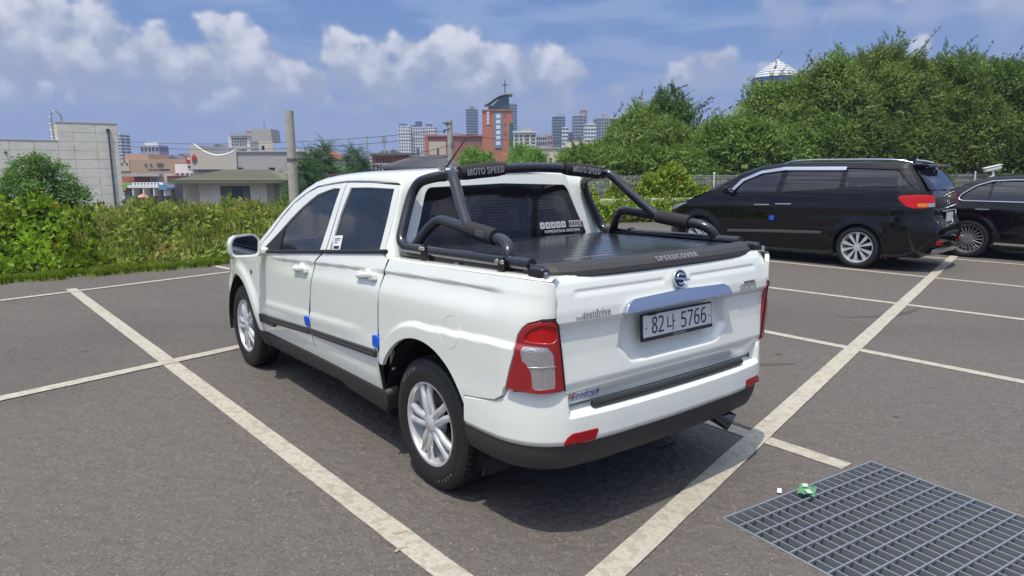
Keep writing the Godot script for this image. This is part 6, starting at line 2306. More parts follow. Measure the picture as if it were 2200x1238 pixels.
func bushy_tree(called: String, label: String, u: float, v: float, D: float, wide: float, count: int, tint: Color, mesh_no: int, group: String, wisps := 0, squat := 1.0) -> Node3D:
	var p := stand(u, D)
	var h := top_at(u, v, D) - p.y
	var t := thing(called, label, "tree", p, 0.0, group)
	var lobes := []
	var w := wide * 0.5
	lobes.append([Vector3(0, h * 0.62, 0), Vector3(w * 0.72, h * 0.36, w * 0.72)])
	for k in 7:
		var a := TAU * k / 7.0 + rng.randf()
		var y := h * rng.randf_range(0.26, 0.60) * squat
		lobes.append([Vector3(cos(a) * w * 0.58, y, sin(a) * w * 0.58), Vector3(w, w, w) * rng.randf_range(0.36, 0.52)])
	for k in 3:
		var a := rng.randf() * TAU
		lobes.append([Vector3(cos(a) * w * 0.35, h * rng.randf_range(0.72, 0.82), sin(a) * w * 0.35), Vector3(w, w, w) * rng.randf_range(0.26, 0.36)])
	trunk(t, h * 0.5, 0.11 * h / 5.0, lobes)
	crown(t, lobes, count, tint, mesh_no, 0.35, 0.9, 1.0)
	if wisps > 0:   # long shoots standing out of the top
		var xf := []
		var cols := PackedColorArray()
		for k in int(wisps * 1.8):
			var a := rng.randf() * TAU
			var q := Vector3(cos(a) * w * rng.randf() * 0.95, h * rng.randf_range(0.78, 0.95), sin(a) * w * rng.randf() * 0.7)
			q.y -= 0.25 * h * pow(Vector2(q.x, q.z).length() / w, 2.0)
			var dir := Vector3(rng.randf_range(-0.15, 0.65), 1.0, rng.randf_range(-0.3, 0.5)).normalized()
			var n := rng.randi_range(3, 8)
			for j in n:
				dir = (dir + Vector3(0.10, -0.07, rng.randf_range(-0.1, 0.1))).normalized()
				xf.append(Transform3D(aim(dir, rng.randf() * TAU, 0.75 - 0.05 * j), q))
				xf.append(Transform3D(aim((dir + Vector3(rng.randf_range(-0.7, 0.7), 0.1, rng.randf_range(-0.7, 0.7))).normalized(), rng.randf() * TAU, 0.5), q))
				var g := rng.randf_range(0.85, 1.2)
				for e in 2: cols.push_back(Color(tint.r * g, tint.g * g, tint.b * g))
				q += dir * 0.26
		var o := scatter("shoots", sprays[0], M.leaf, xf, cols, t)
		tag(o, "", "", "", "stuff")
	return t

func make_trees() -> void:
	sprays = [spray(1, 0.40, 17, 0.105, 0.056, 0.20, 1.0), spray(2, 0.36, 15, 0.125, 0.070, 0.12, 1.1), spray(3, 0.6, 20, 0.10, 0.034, 0.55, 0.8), clump(4, 22, 0.20, 0.11, 0.075, 1.0), clump(5, 20, 0.22, 0.125, 0.072, 0.75), clump(6, 20, 0.24, 0.115, 0.062, 0.6)]
	var g := "trees in a row behind the mesh fence"
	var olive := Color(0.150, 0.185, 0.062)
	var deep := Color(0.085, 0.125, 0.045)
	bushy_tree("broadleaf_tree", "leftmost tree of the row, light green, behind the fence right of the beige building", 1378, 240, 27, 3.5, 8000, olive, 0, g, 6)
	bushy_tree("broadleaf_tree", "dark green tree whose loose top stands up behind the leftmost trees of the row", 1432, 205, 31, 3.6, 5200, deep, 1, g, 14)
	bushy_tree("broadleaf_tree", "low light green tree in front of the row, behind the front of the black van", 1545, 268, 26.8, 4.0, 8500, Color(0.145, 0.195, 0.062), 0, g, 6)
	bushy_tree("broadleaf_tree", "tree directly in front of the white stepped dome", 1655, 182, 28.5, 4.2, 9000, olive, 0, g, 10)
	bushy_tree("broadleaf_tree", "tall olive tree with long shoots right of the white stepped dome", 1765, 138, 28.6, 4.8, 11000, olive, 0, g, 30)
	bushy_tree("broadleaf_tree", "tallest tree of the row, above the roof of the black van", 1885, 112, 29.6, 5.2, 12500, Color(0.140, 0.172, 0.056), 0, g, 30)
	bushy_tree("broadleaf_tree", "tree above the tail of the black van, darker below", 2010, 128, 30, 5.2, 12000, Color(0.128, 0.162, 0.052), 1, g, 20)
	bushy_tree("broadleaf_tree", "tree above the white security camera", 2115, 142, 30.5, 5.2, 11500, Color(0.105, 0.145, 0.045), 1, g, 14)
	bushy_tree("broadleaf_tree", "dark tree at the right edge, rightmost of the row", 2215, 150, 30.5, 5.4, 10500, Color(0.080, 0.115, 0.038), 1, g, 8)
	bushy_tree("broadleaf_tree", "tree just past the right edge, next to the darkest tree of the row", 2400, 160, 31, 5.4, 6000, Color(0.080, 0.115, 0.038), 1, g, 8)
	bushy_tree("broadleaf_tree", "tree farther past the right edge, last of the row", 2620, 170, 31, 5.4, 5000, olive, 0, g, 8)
	# lower growth in front of their trunks, filling down to the fence
	var low := [[1285, 330, 25], [1400, 300, 25.2], [1480, 300, 25.6], [1610, 275, 26.2], [1700, 260, 26.6], [1800, 250, 27.2], [1900, 250, 27.7], [2000, 250, 28.2], [2090, 260, 28.6], [2180, 255, 29.0]]
	for k in low.size():
		var e: Array = low[k]
		var names := ["at the left end of the tree row", "under the dark loose-topped tree", "left of the low light green tree", "below the white stepped dome", "above the bonnet of the black van", "above the front door of the black van", "above the middle of the black van", "above the rear door of the black van", "beside the white security camera", "at the right edge below the darkest tree"]
		var p := stand(e[0], e[2])
		var h := top_at(e[0], e[1], e[2]) - p.y
		var t := thing("undergrowth_bush", "leafy bush filling the row " + names[k], "bush", p, 0.0, "bushes between the trees and the fence")
		var lobes := []
		for j in 4: lobes.append([Vector3(rng.randf_range(-0.8, 0.8), h * rng.randf_range(0.3, 0.72), rng.randf_range(-0.4, 0.4)), Vector3(1.1, h * 0.36, 0.8) * rng.randf_range(0.8, 1.1)])
		trunk(t, h * 0.5, 0.05, lobes)
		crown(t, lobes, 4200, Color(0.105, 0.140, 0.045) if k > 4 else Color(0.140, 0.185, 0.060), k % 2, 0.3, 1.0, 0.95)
	# dark conifer-like tree and its neighbours left of the poles
	var dg := "dark trees behind the concrete pole"
	for e in [["feathery_tree", "feathery dark tree right of the concrete pole, with a thin leaning tip", 690, 318, 52, 4.6, 4800], ["feathery_tree", "lower dark tree left of the slim utility poles", 755, 327, 56, 5.6, 5200], ["feathery_tree", "dark tree directly behind the pickup windscreen pillar", 655, 345, 46, 3.6, 3400]]:
		var p := stand(e[2], e[4])
		var h: float = top_at(e[2], e[3], e[4]) - p.y
		var t := thing(e[0], e[1], "tree", p, 0.0, dg)
		var lobes := []
		for j in 9:
			var y := lerpf(0.25, 0.97, j / 8.0)
			var w: float = e[5] * 0.5 * (1.15 - y) * 1.1
			var a := rng.randf() * TAU
			lobes.append([Vector3(cos(a) * w * 0.5 + (y - 0.6) * 0.5, h * y * 0.93, sin(a) * w * 0.4), Vector3(w * 0.85, h * 0.13, w * 0.85)])
		trunk(t, h * 0.8, 0.14, lobes)
		crown(t, lobes, e[6], Color(0.075, 0.125, 0.055), 2, -0.1, 0.7, 1.5)
	# light green bushes right of the dark tiled roof
	for k in 5:
		var u: float = [1000, 1040, 1085, 1125, 1150][k]
		var v: float = [322, 316, 326, 312, 318][k]
		var D: float = [38, 39, 37.5, 40, 38][k]
		var p := stand(u, D)
		var h := top_at(u, v, D) - p.y
		var t := thing("young_tree", "light green young tree " + ["touching the tarred pole", "below the brick church hall", "below the church tower", "in front of the white eight storey block", "against the beige stone building"][k], "tree", p, 0.0, "young trees seen above the pickup roof")
		var lobes := []
		for j in 5: lobes.append([Vector3(rng.randf_range(-0.6, 0.6), h * rng.randf_range(0.55, 0.93), rng.randf_range(-0.5, 0.5)), Vector3(0.55, 0.6, 0.55) * rng.randf_range(0.7, 1.1)])
		trunk(t, h * 0.7, 0.06, lobes)
		crown(t, lobes, 1000, Color(0.16, 0.24, 0.07), 1, 0.4, 1.0, 0.9)

func make_boundary() -> void:
	# ---- white wall with mesh panels on it
	var x := 12.3
	var fence := thing("mesh_fence", "white wire mesh fence on a low white wall below the tree row", "fence")
	var pts := []
	while x < 40.0:
		pts.append(Vector3(x, 0, edge_z(x) - 0.42))
		x += 1.8
	var m := mb()
	m.beam(pts[0] + Vector3(0, 0.36, 0), pts[pts.size() - 1] + Vector3(0, 0.36, 0), 0.16, 0.78, 0.01)
	part("wall", m, M.white_render, fence)
	for i in pts.size():
		m = mb()
		var p: Vector3 = pts[i] + Vector3(0, 0, 0.0)
		m.tube(PackedVector3Array([p + Vector3(0, 0.70, 0), p + Vector3(0, 1.54, 0)]), 0.030, 10)
		m.lathe(PackedVector2Array([Vector2(0.034, 0.0), Vector2(0.045, 0.02), Vector2(0.03, 0.05), Vector2(0.0, 0.06)]), 10, Transform3D(Basis(Vector3(0, 1, 0), Vector3(0, 0, 1), Vector3(1, 0, 0)), p + Vector3(0, 1.53, 0)))
		part("post", m, M.white_metal, fence)
		if i == pts.size() - 1: break
		m = mb()
		var q: Vector3 = pts[i + 1]
		var n := 36
		for k in n + 1:
			var s := p.lerp(q, (k + 0.5) / (n + 1.0))
			m.beam(s + Vector3(0, 0.78, 0), s + Vector3(0, 1.49, 0), 0.006, 0.006)
		for y in [0.80, 0.86, 1.0, 1.06, 1.22, 1.28, 1.42, 1.48]:
			m.beam(p + Vector3(0, y, 0), q + Vector3(0, y, 0), 0.007, 0.007)
		tag(part("mesh_panel", m, M.white_metal, fence), "", "", "", "stuff")
	# ---- creepers, weeds and grass
	var leaves := [clump(11, 16, 0.16, 0.115, 0.105, 1.2), clump(12, 14, 0.14, 0.10, 0.055, 0.9), blades(13, 26, 0.34, 0.10), blades(14, 26, 0.12, 0.11)]
	var nz := FastNoiseLite.new()
	nz.seed = 9
	nz.frequency = 0.5
	nz.fractal_octaves = 3
	# creeper mound on the left: a solid body of soil under a coat of leaves
	var body := mb()
	var hump := func(px: float, d: float) -> float:   # height of the growth at x, d metres past the edge
		var prof := smoothstep(0.05, 1.3, d) * (1.0 - 0.35 * smoothstep(2.6, 5.0, d))
		var h := 0.58 + 0.34 * nz.get_noise_1d(px * 2.6) + 0.16 * nz.get_noise_1d(px * 9.0)
		h += 0.20 * smoothstep(-1.05, -1.6, px) - 0.10 * exp(-pow((px + 0.75) / 0.45, 2.0))
		h -= 0.10 * smoothstep(0.3, 2.2, px)
		h *= 1.0 - 0.55 * smoothstep(2.5, 5.5, px)
		return maxf(0.0, h * prof) + 0.22 * nz.get_noise_2d(px * 3.4, d * 3.4) * prof
	var rows := []
	for i in 70:
		var px := lerpf(-9.0, 8.0, i / 69.0)
		var row := PackedVector3Array()
		for j in 14:
			var d := lerpf(0.05, 6.0, j / 13.0)
			var z := edge_z(px) - d
			row.push_back(Vector3(px, land(px, z) + hump.call(px, d) * 0.82 - 0.04, z))
		rows.append(row)
	grid(body, rows, Vector3.UP)
	struct("weed_bank", body, M.soil)
	var sets := {"a": [[], PackedColorArray()], "b": [[], PackedColorArray()], "c": [[], PackedColorArray()], "d": [[], PackedColorArray()]}
	for i in 36000:
		var px := rng.randf_range(-8.5, 7.5)
		var d := pow(rng.randf(), 1.3) * 5.5
		var h: float = hump.call(px, d)
		if h < 0.06: continue
		var z := edge_z(px) - d
		var y := land(px, z) + h * (1.0 - 0.30 * pow(rng.randf(), 3.0)) + rng.randf_range(-0.05, 0.05)
		if d < 0.9: y = land(px, z) + h * rng.randf_range(0.35, 1.0)
		var dirn := Vector3(rng.randf_range(-0.4, 0.4), 0.55, 0.85).normalized()
		var vine := smoothstep(-0.7, -1.4, px + 0.5 * nz.get_noise_2d(px * 2.0, d * 2.0))
		var dry := nz.get_noise_2d(px * 2.2 + 40.0, d * 2.0 + y * 2.0)
		var g := rng.randf_range(0.6, 1.25) * (1.05 + 0.85 * nz.get_noise_3d(px * 3.2, d * 3.2, y * 3.2))
		var c := Color(0.31, 0.44, 0.06)
		if rng.randf() > vine: c = Color(0.33, 0.42, 0.085).lerp(Color(0.40, 0.32, 0.14), clampf(dry * 1.6, 0.0, 0.8))
		if dry > 0.28 and rng.randf() < 0.10: c = Color(0.34, 0.23, 0.03)
		if rng.randf() < 0.12: c = Color(0.10, 0.16, 0.03)
		var key := "a" if rng.randf() < vine else "b"
		sets[key][0].append(Transform3D(aim(dirn, rng.randf() * TAU, 1.0).rotated(dirn.normalized(), 0.0) * Basis(Vector3.RIGHT, PI * 0.5) * Basis.from_scale(Vector3.ONE * rng.randf_range(0.6, 1.15)), Vector3(px, y, z)))
		sets[key][1].push_back(Color(c.r * g, c.g * g, c.b * g))
	tag(scatter("creeper_leaves", leaves[0], M.vine_leaf, sets.a[0], sets.a[1], self), "bright green creeper covering the mound at the left edge of the car park", "creeper", "", "stuff")
	tag(scatter("weed_leaves", leaves[1], M.vine_leaf, sets.b[0], sets.b[1], self), "tangled green and brown weeds on the bank behind the pickup", "weeds", "", "stuff")
	for i in 1100:   # tall grasses standing out of the weeds
		var px := rng.randf_range(-1.3, 8.0)
		var d := rng.randf_range(0.3, 4.5)
		var h: float = hump.call(px, d)
		if h < 0.1: continue
		var z := edge_z(px) - d
		var g := rng.randf_range(0.7, 1.2)
		sets.c[0].append(Transform3D(Basis(Vector3.UP, rng.randf() * TAU) * Basis.from_scale(Vector3.ONE * rng.randf_range(0.6, 1.5)), Vector3(px, land(px, z) + h * 0.85, z)))
		sets.c[1].push_back(Color(0.22 * g, 0.26 * g, 0.09 * g))
	var shoots := [[], PackedColorArray()]
	for i in 170:   # single weeds standing clear of the rest
		var px := rng.randf_range(-1.2, 7.0)
		var d := rng.randf_range(0.4, 3.6)
		var q := Vector3(px, 0, edge_z(px) - d)
		q.y = land(q.x, q.z) + hump.call(px, d) * 0.8
		var dir := Vector3(rng.randf_range(-0.25, 0.25), 1, rng.randf_range(-0.2, 0.2)).normalized()
		var g := rng.randf_range(0.8, 1.2)
		for j in rng.randi_range(1, 4):
			for e in 2:
				shoots[0].append(Transform3D(aim((dir + Vector3(rng.randf_range(-0.4, 0.4), 0, rng.randf_range(-0.4, 0.4)) * e).normalized(), rng.randf() * TAU, 0.62 - 0.06 * j - 0.1 * e), q))
				shoots[1].push_back(Color(0.20 * g, 0.28 * g, 0.07 * g))
			q += dir * 0.14
	tag(scatter("weed_shoots", sprays[1], M.vine_leaf, shoots[0], shoots[1], self), "single leafy weeds standing clear of the bank behind the pickup", "weeds", "", "stuff")
	tag(scatter("tall_grass", leaves[2], M.vine_leaf, sets.c[0], sets.c[1], self), "tall pale grass growing through the weed bank", "grass", "", "stuff")
	for i in 15000:
		var px := rng.randf_range(-8.5, 24.0)
		var d := rng.randf_range(-0.12, 0.75) + 0.30 * nz.get_noise_1d(px * 5.0) + 0.12 * nz.get_noise_1d(px * 22.0)
		var z := edge_z(px) - d
		if px > 0.4 and px < 4.0 and rng.randf() < 0.45: continue
		var g := rng.randf_range(0.7, 1.2)
		sets.d[0].append(Transform3D(Basis(Vector3.UP, rng.randf() * TAU) * Basis.from_scale(Vector3.ONE * rng.randf_range(0.6, 1.3)), Vector3(px, maxf(0.0, land(px, z)) - 0.01, z)))
		sets.d[1].push_back(Color(0.17 * g, 0.25 * g, 0.045 * g))
	tag(scatter("verge_grass", leaves[3], M.vine_leaf, sets.d[0], sets.d[1], self), "short green grass along the far edge of the asphalt", "grass", "", "stuff")
	# vine hung over the fence, and weeds before its wall
	var xf := []
	var cols := PackedColorArray()
	for i in 7500:
		var px := rng.randf_range(12.6, 20.5)
		var w := nz.get_noise_1d(px * 2.3 + 50.0) * 0.5 + exp(-pow((px - 15.9) / 1.35, 2.0)) * 0.95 + exp(-pow((px - 13.0) / 0.6, 2.0)) * 0.2
		var y := rng.randf_range(0.0, 1.75)
		var lim := 0.62 + w * 1.15
		if y > lim: continue
		var z := edge_z(px) - 0.42 + rng.randf_range(0.02, 0.34 - 0.12 * y)
		if y < 0.6: z += rng.randf_range(0.0, 0.5)
		var g := rng.randf_range(0.7, 1.25)
		var c := Color(0.33, 0.47, 0.07)
		if rng.randf() < 0.15: c = Color(0.48, 0.44, 0.06)
		if rng.randf() < 0.15: c = Color(0.10, 0.16, 0.03)
		xf.append(Transform3D(Basis(Vector3.UP, rng.randf() * TAU) * Basis(Vector3.RIGHT, rng.randf_range(0.4, 1.3)) * Basis.from_scale(Vector3.ONE * rng.randf_range(0.5, 1.0)), Vector3(px, y, z)))
		cols.push_back(Color(c.r * g, c.g * g, c.b * g))
	tag(scatter("fence_vine", leaves[0], M.vine_leaf, xf, cols, self), "bright green vine climbing the white mesh fence and hiding its wall", "vine", "", "stuff")
	# the round bush standing over the creeper mound
	var p := look(82, 367, 13.2)
	p.y = land(p.x, p.z)
	var t := thing("round_bush", "dark green leafy bush standing above the creeper mound before the panelled building", "bush", p)
	var top := top_at(95, 336, 13.2) - p.y
	var lobes := []
	for e in [[-0.45, 0.68, 0.1, 0.34], [0.05, 0.74, 0.0, 0.36], [0.45, 0.64, 0.05, 0.30], [-0.15, 0.58, 0.3, 0.36], [-0.30, 0.90, -0.1, 0.22], [0.10, 0.93, 0.1, 0.20], [0.72, 0.60, 0.0, 0.22], [-0.80, 0.56, 0.0, 0.24], [0.38, 0.88, 0.0, 0.16], [-0.52, 0.84, 0.0, 0.14], [0.60, 0.78, 0.1, 0.13], [-0.05, 1.0, 0.0, 0.12]]:
		lobes.append([Vector3(e[0] * 0.82, e[1] * top * 0.97, e[2]).rotated(Vector3.UP, deg_to_rad(-8.0)), Vector3.ONE * e[3] * 0.82])
	trunk(t, top * 0.6, 0.05, lobes)
	crown(t, lobes, 760, Color(0.12, 0.18, 0.06), 3, 0.3, 1.0, 0.42)

# ------------------------------------------------------------------ the town below the car park
const FACE := -0.667      # radians: walls that face the car park

var BU := {}

func bld(called: String, label: String, category: String, u0: float, u1: float, v: float, D: float, depth: float, m_: String, group := "", turn := 0.0, D1 := 0.0) -> Node3D:
	var a := look(u0, 367, D)
	var b := look(u1, 367, D if D1 == 0.0 else D1)
	var p := (a + b) * 0.5
	p.y = -4.6
	if D > 200.0: p.y = minf(land(p.x, p.z), 3.0) - 1.0
	var yaw := -atan2(b.z - a.z, b.x - a.x) + turn
	var t := thing(called, label, category, p, yaw, group)
	var w := a.distance_to(b)
	var h := top_at((u0 + u1) * 0.5, v, (D + (D if D1 == 0.0 else D1)) * 0.5) - p.y
	BU[t] = [yaw - turn, p, w, h]
	var m := mb()
	m.span(Vector3(-w / 2, 0, -depth), Vector3(w / 2, h, 0), 0.02)
	part("wall", m, M[m_], t)
	return t

func loc(t: Node3D, u: float, v: float) -> Vector2:   # place on the front wall
	var eye := Vector3(-2.727, 1.7085, 4.594)
	var d := look(u, v, 10.0) - eye
	var n := Vector3(0, 0, 1).rotated(Vector3.UP, BU[t][0])
	var p: Vector3 = BU[t][1]
	var q := eye + d * ((p - eye).dot(n) / d.dot(n)) - p
	return Vector2(q.rotated(Vector3.UP, -BU[t][0]).x, q.y)

func rect(t: Node3D, called: String, u0: float, u1: float, v0: float, v1: float, m_: String, proud := 0.06, parent: Node = null, back := 0.0) -> MeshInstance3D:
	var a := loc(t, u0, v1)
	var b := loc(t, u1, v0)
	var m := mb()
	m.span(Vector3(a.x, a.y, -maxf(0.1, back)), Vector3(b.x, b.y, proud), 0.0)
	return part(called, m, M[m_], t if parent == null else parent)

func tower_windows(t: Node3D, rows: int, cols: int, side_cols: int, depth: float, fill_w := 0.7, fill_h := 0.5, m_ := "town_glass") -> void:
	var w: float = BU[t][2]
	var h: float = BU[t][3]
	var m := mb()
	for r in rows:
		var y := h * (r + 0.5) / rows
		var hh := h / rows * fill_h
		for c in cols:
			var x := -w / 2 + w * (c + 0.5) / cols
			var ww := w / cols * fill_w
			m.span(Vector3(x - ww / 2, y - hh / 2, -0.1), Vector3(x + ww / 2, y + hh / 2, 0.08))
		for c in side_cols:
			var z := -depth * (c + 0.5) / side_cols
			var ww := depth / side_cols * fill_w
			for s in [-1.0, 1.0]: m.span(Vector3(s * w / 2 - 0.08, y - hh / 2, z - ww / 2), Vector3(s * w / 2 + 0.08, y + hh / 2, z + ww / 2))
	tag(part("window_grid", m, M[m_], t), "", "", "", "stuff")

func tower(label: String, u0: float, u1: float, v: float, D: float, m_: String, rows: int, cols: int, depth: float, turn := 0.0, fw := 0.7, fh := 0.5, cap := "", caps: Array = []) -> Node3D:
	var t := bld("apartment_tower", label, "tower block", u0, u1, v, D, depth, m_, "distant tower blocks", turn)
	tower_windows(t, rows, cols, maxi(2, cols - 1), depth, fw, fh)
	var w: float = BU[t][2]
	var h: float = BU[t][3]
	for c in caps:   # x share, width share, height
		var m := mb()
		m.span(Vector3(w * (c[0] - c[1] * 0.5), h, -depth * 0.8), Vector3(w * (c[0] + c[1] * 0.5), h + c[2], -depth * 0.2), 0.05)
		part("roof_house", m, M[cap], t)
	return t

func make_town() -> void:
	# hills
	for e in [[60, 520, 322, 2600.0, 40.0, 3], [640, 900, 316, 2900.0, 55.0, 7], [1000, 1500, 330, 3300.0, 30.0, 9], [-1500, 40, 318, 2800.0, 60.0, 12], [1500, 4000, 300, 3000.0, 60.0, 15]]:
		var a := look(e[0] - 200, 367, e[3])
		var b := look(e[1] + 200, 367, e[3])
		var nz := FastNoiseLite.new()
		nz.seed = e[5]
		nz.frequency = 0.0018
		nz.fractal_octaves = 5
		var rows := []
		var peak := top_at(e[0], e[2], e[3])
		for i in 60:
			var t := i / 59.0
			var p := a.lerp(b, t)
			var out := Vector3(p.x, 0, p.z).normalized()
			var row := PackedVector3Array()
			var hh := peak * (0.62 + 0.75 * nz.get_noise_1d(t * a.distance_to(b) * 1.2)) * smoothstep(0.0, 0.2, t) * smoothstep(1.0, 0.8, t)
			for j in 9:
				var s := j / 8.0
				row.push_back(Vector3(p.x, -5.0 + (hh + 5.0) * sin(s * PI * 0.5), p.z) + out * (s - 1.0) * 380.0 + Vector3(0, 6.0 * nz.get_noise_2d(t * 6000.0, s * 900.0), 0))
			rows.append(row)
		var m := mb()
		grid(m, rows, Vector3.UP)
		struct("hills", m, M.hill)
	# ---- far towers
	tower("white balconied tower peeping out right of the panelled building", 243, 264, 288, 300, "tower_white", 16, 3, 8, 0.0, 0.75, 0.45)
	tower("grey block with a pale top floor, on the hills left of the crescent topped building", 305, 345, 312, 320, "tower_grey", 5, 5, 9, 0.0, 0.6, 0.5, "tower_white", [[0.0, 0.7, 1.4]])
	tower("left tower of the pale cluster left of the brick church hall", 858, 884, 270, 420, "tower_white", 17, 5, 10, 0.0, 0.5, 0.55, "roof_blue", [[-0.2, 0.6, 1.2]])
	tower("middle tower of the pale cluster, with the highest blue roof house", 884, 914, 273, 425, "tower_white", 17, 6, 10, 0.3, 0.5, 0.55, "roof_blue", [[-0.25, 0.35, 1.2], [0.2, 0.4, 3.5]])
	tower("right tower of the pale cluster left of the brick church hall", 912, 937, 272, 430, "tower_white", 17, 5, 10, 0.0, 0.55, 0.55, "roof_blue", [[-0.1, 0.5, 1.6]])
	tower("slim blue glass tower left of the church tower", 1003, 1027, 234, 500, "tower_blue", 26, 6, 9, 0.0, 0.8, 0.55, "tower_blue", [[0.0, 0.4, 2.0]])
	tower("slim blue tower half hidden behind the church tower", 1094, 1111, 224, 500, "tower_blue", 26, 4, 9, 0.0, 0.75, 0.5, "roof_blue", [[0.0, 1.0, 0.5]])
	tower("low grey-blue block right of the white eight storey block", 1152, 1174, 292, 350, "tower_grey", 9, 5, 9, 0.0, 0.7, 0.5, "tower_grey", [[0.1, 0.4, 1.5]])
	tower("low pinkish block left of the dark curved tower", 1170, 1187, 290, 360, "tower_pink", 9, 3, 8, 0.0, 0.5, 0.5, "tower_grey", [[0.0, 0.6, 1.2]])
	tower("dark blue-grey tower above the beige building, left of its white neighbour", 1187, 1213, 250, 450, "tower_blue", 22, 7, 12, 0.0, 0.8, 0.6, "tower_grey", [[0.15, 0.45, 2.2]])
	tower("short white striped block against the dark blue-grey tower", 1207, 1220, 273, 440, "tower_white", 14, 2, 7, 0.0, 0.8, 0.45)
	tower("purple banded block between the two highest towers of the right group", 1219, 1232, 284, 470, "purple", 10, 3, 7, 0.0, 0.6, 0.4)
	tower("grey-blue tower of the right group with a pink tower behind it", 1231, 1257, 248, 455, "tower_grey", 21, 5, 11, 0.0, 0.75, 0.6, "tower_grey", [[0.3, 0.3, 1.0]])
	tower("pink crowned tower highest of the right group", 1246, 1260, 236, 475, "tower_pink", 22, 3, 8, 0.0, 0.5, 0.5)
	tower("white striped block right of the pink crowned tower", 1255, 1280, 266, 430, "tower_white", 15, 4, 8, 0.0, 0.75, 0.45, "tower_grey", [[0.1, 0.4, 1.3]])
	tower("grey and white tower just left of the tree row", 1284, 1312, 254, 450, "tower_grey", 20, 5, 11, 0.2, 0.6, 0.7, "tower_grey", [[0.2, 0.3, 3.0]])
	tower("pale tower half hidden by the leftmost tree of the row", 1310, 1330, 253, 455, "tower_white", 20, 4, 10, 0.2, 0.6, 0.6)
	# ---- white eight storey block
	var t := bld("apartment_block", "white eight storey block with dark windows right of the church", "apartment block", 1103, 1152, 284, 180, 9, "white_wall")
	for r in 8:
		var v := 290.0 + r * 7.6
		for c in [[1106.5, 1113], [1117, 1122.5], [1127, 1137], [1141, 1150]]:
			rect(t, "window", c[0], c[1], v, v + 4.6, "dark_grey", 0.04)
	rect(t, "roof_slab", 1101, 1154, 282, 285, "white_wall", 0.5)
	rect(t, "roof_house", 1122, 1140, 275, 283, "grey_wall", -1.0, null, 5.0)
	rect(t, "roof_mast", 1125, 1126, 268, 283, "grey_wall", -1.0, null, 1.3)
	rect(t, "roof_mast", 1133, 1134.5, 266, 283, "grey_wall", -1.0, null, 1.3)
	# ---- church: brick hall and tower with a glass head
	t = bld("church_hall", "low red brick church hall with a pale gable wall, left of the church tower", "church hall", 915, 1056, 292, 205, 22, "brick_red", "", 0.0)
	rect(t, "pale_wall", 919, 958, 304, 333, "cream_wall", 0.2)
	rect(t, "corner_pier", 913, 920, 294, 336, "brick_orange", 0.5)
	rect(t, "coping", 913, 1057, 290, 293.5, "brick_orange", 0.5)
	for k in 16: rect(t, "niche", 985 + k * 4.2, 987 + k * 4.2, 303, 308, "dark_grey", 0.03)
	for k in 5: rect(t, "window", 1012 + k * 8.4, 1015.5 + k * 8.4, 311, 318, "dark_grey", 0.05)
	t = bld("church_tower", "orange brick church tower with a green glass head, curved roof and cross", "church tower", 1037, 1101, 237, 200, 8.0, "brick_orange")
	var w: float = BU[t][2]
	var h: float = BU[t][3]
	rect(t, "side_wing", 1094, 1103, 264, 345, "teal_glass", 0.1, null, 4.0)
	var sg := rect(t, "sign_panel", 1063, 1078, 243, 318, "sign_blue", 0.25)
	for k in 6: rect(t, "sign_letter", 1066, 1075, 246 + k * 11.6, 254 + k * 11.6, "white_print", 0.35, sg)
	for k in 3:
		rect(t, "window", 1083, 1088, 246 + k * 19, 253 + k * 19, "dark_grey", 0.05)
	for k in 2: rect(t, "window", 1053.5, 1056, 245 + k * 20, 252 + k * 20, "dark_grey", 0.05)
	for k in 4: rect(t, "sign_character", 1046, 1051, 240 + k * 7.2, 245.5 + k * 7.2, "white_print", 0.2)
	rect(t, "parapet", 1035.5, 1102.5, 235.5, 238, "brick_orange", 0.3)
	# glass head: slanting outline under a bowed roof
	var q: Array = [loc(t, 1049, 237), loc(t, 1095, 237), loc(t, 1093, 205), loc(t, 1078, 208), loc(t, 1066, 218), loc(t, 1060, 226), loc(t, 1049, 227)]
	var poly := PackedVector2Array(q)
	var m := mb()
	m.prism(poly, 5.5, Transform3D(Basis(), Vector3(0, 0, -3.2)))
	var head := part("glass_head", m, M.teal_glass, t)
	m = mb()
	for k in 5: m.beam(Vector3(loc(t, 1049, 232 - k * 6.0).x if k < 2 else loc(t, 1060 + k * 4.0, 230).x, loc(t, 0, 232 - k * 6.0).y, -0.42), Vector3(loc(t, 1094, 230).x, loc(t, 0, 232 - k * 6.0).y, -0.42), 0.10, 0.10)
	for k in 6: m.beam(Vector3(loc(t, 1054 + k * 7.6, 237).x, loc(t, 0, 237).y, -0.42), Vector3(loc(t, 1054 + k * 7.6, 237).x, loc(t, 0, 225 - k * 3.4).y, -0.42), 0.10, 0.10)
	part("glazing_bars", m, M.moulding, head)
	m = mb()
	var rf := []
	for e in [[1040, 226], [1050, 222], [1062, 213], [1074, 206.5], [1086, 203.5], [1101, 203]]:
		var z := loc(t, e[0], e[1])
		rf.append(Vector3(z.x, z.y, 0))
	var bow := curve3(rf, 5)
	for i in bow.size() - 1:
		var a := bow[i]
		var b := bow[i + 1]
		m.box((a + b) * 0.5 + Vector3(0, 0.15, -3.2), Vector3(a.distance_to(b) * 1.04, 0.28, 7.4), 0.0, Basis(Vector3(0, 0, 1), atan2(b.y - a.y, b.x - a.x)))
	part("bowed_roof", m, M.tower_grey, t)
	m = mb()
	var cx := loc(t, 1084.5, 190)
	var ct := loc(t, 1084.5, 170)
	var cbm := loc(t, 1084.5, 205)
	m.beam(Vector3(cx.x, cbm.y, -3.0), Vector3(cx.x, ct.y, -3.0), 0.28, 0.28)
	var ay := loc(t, 1084.5, 180).y
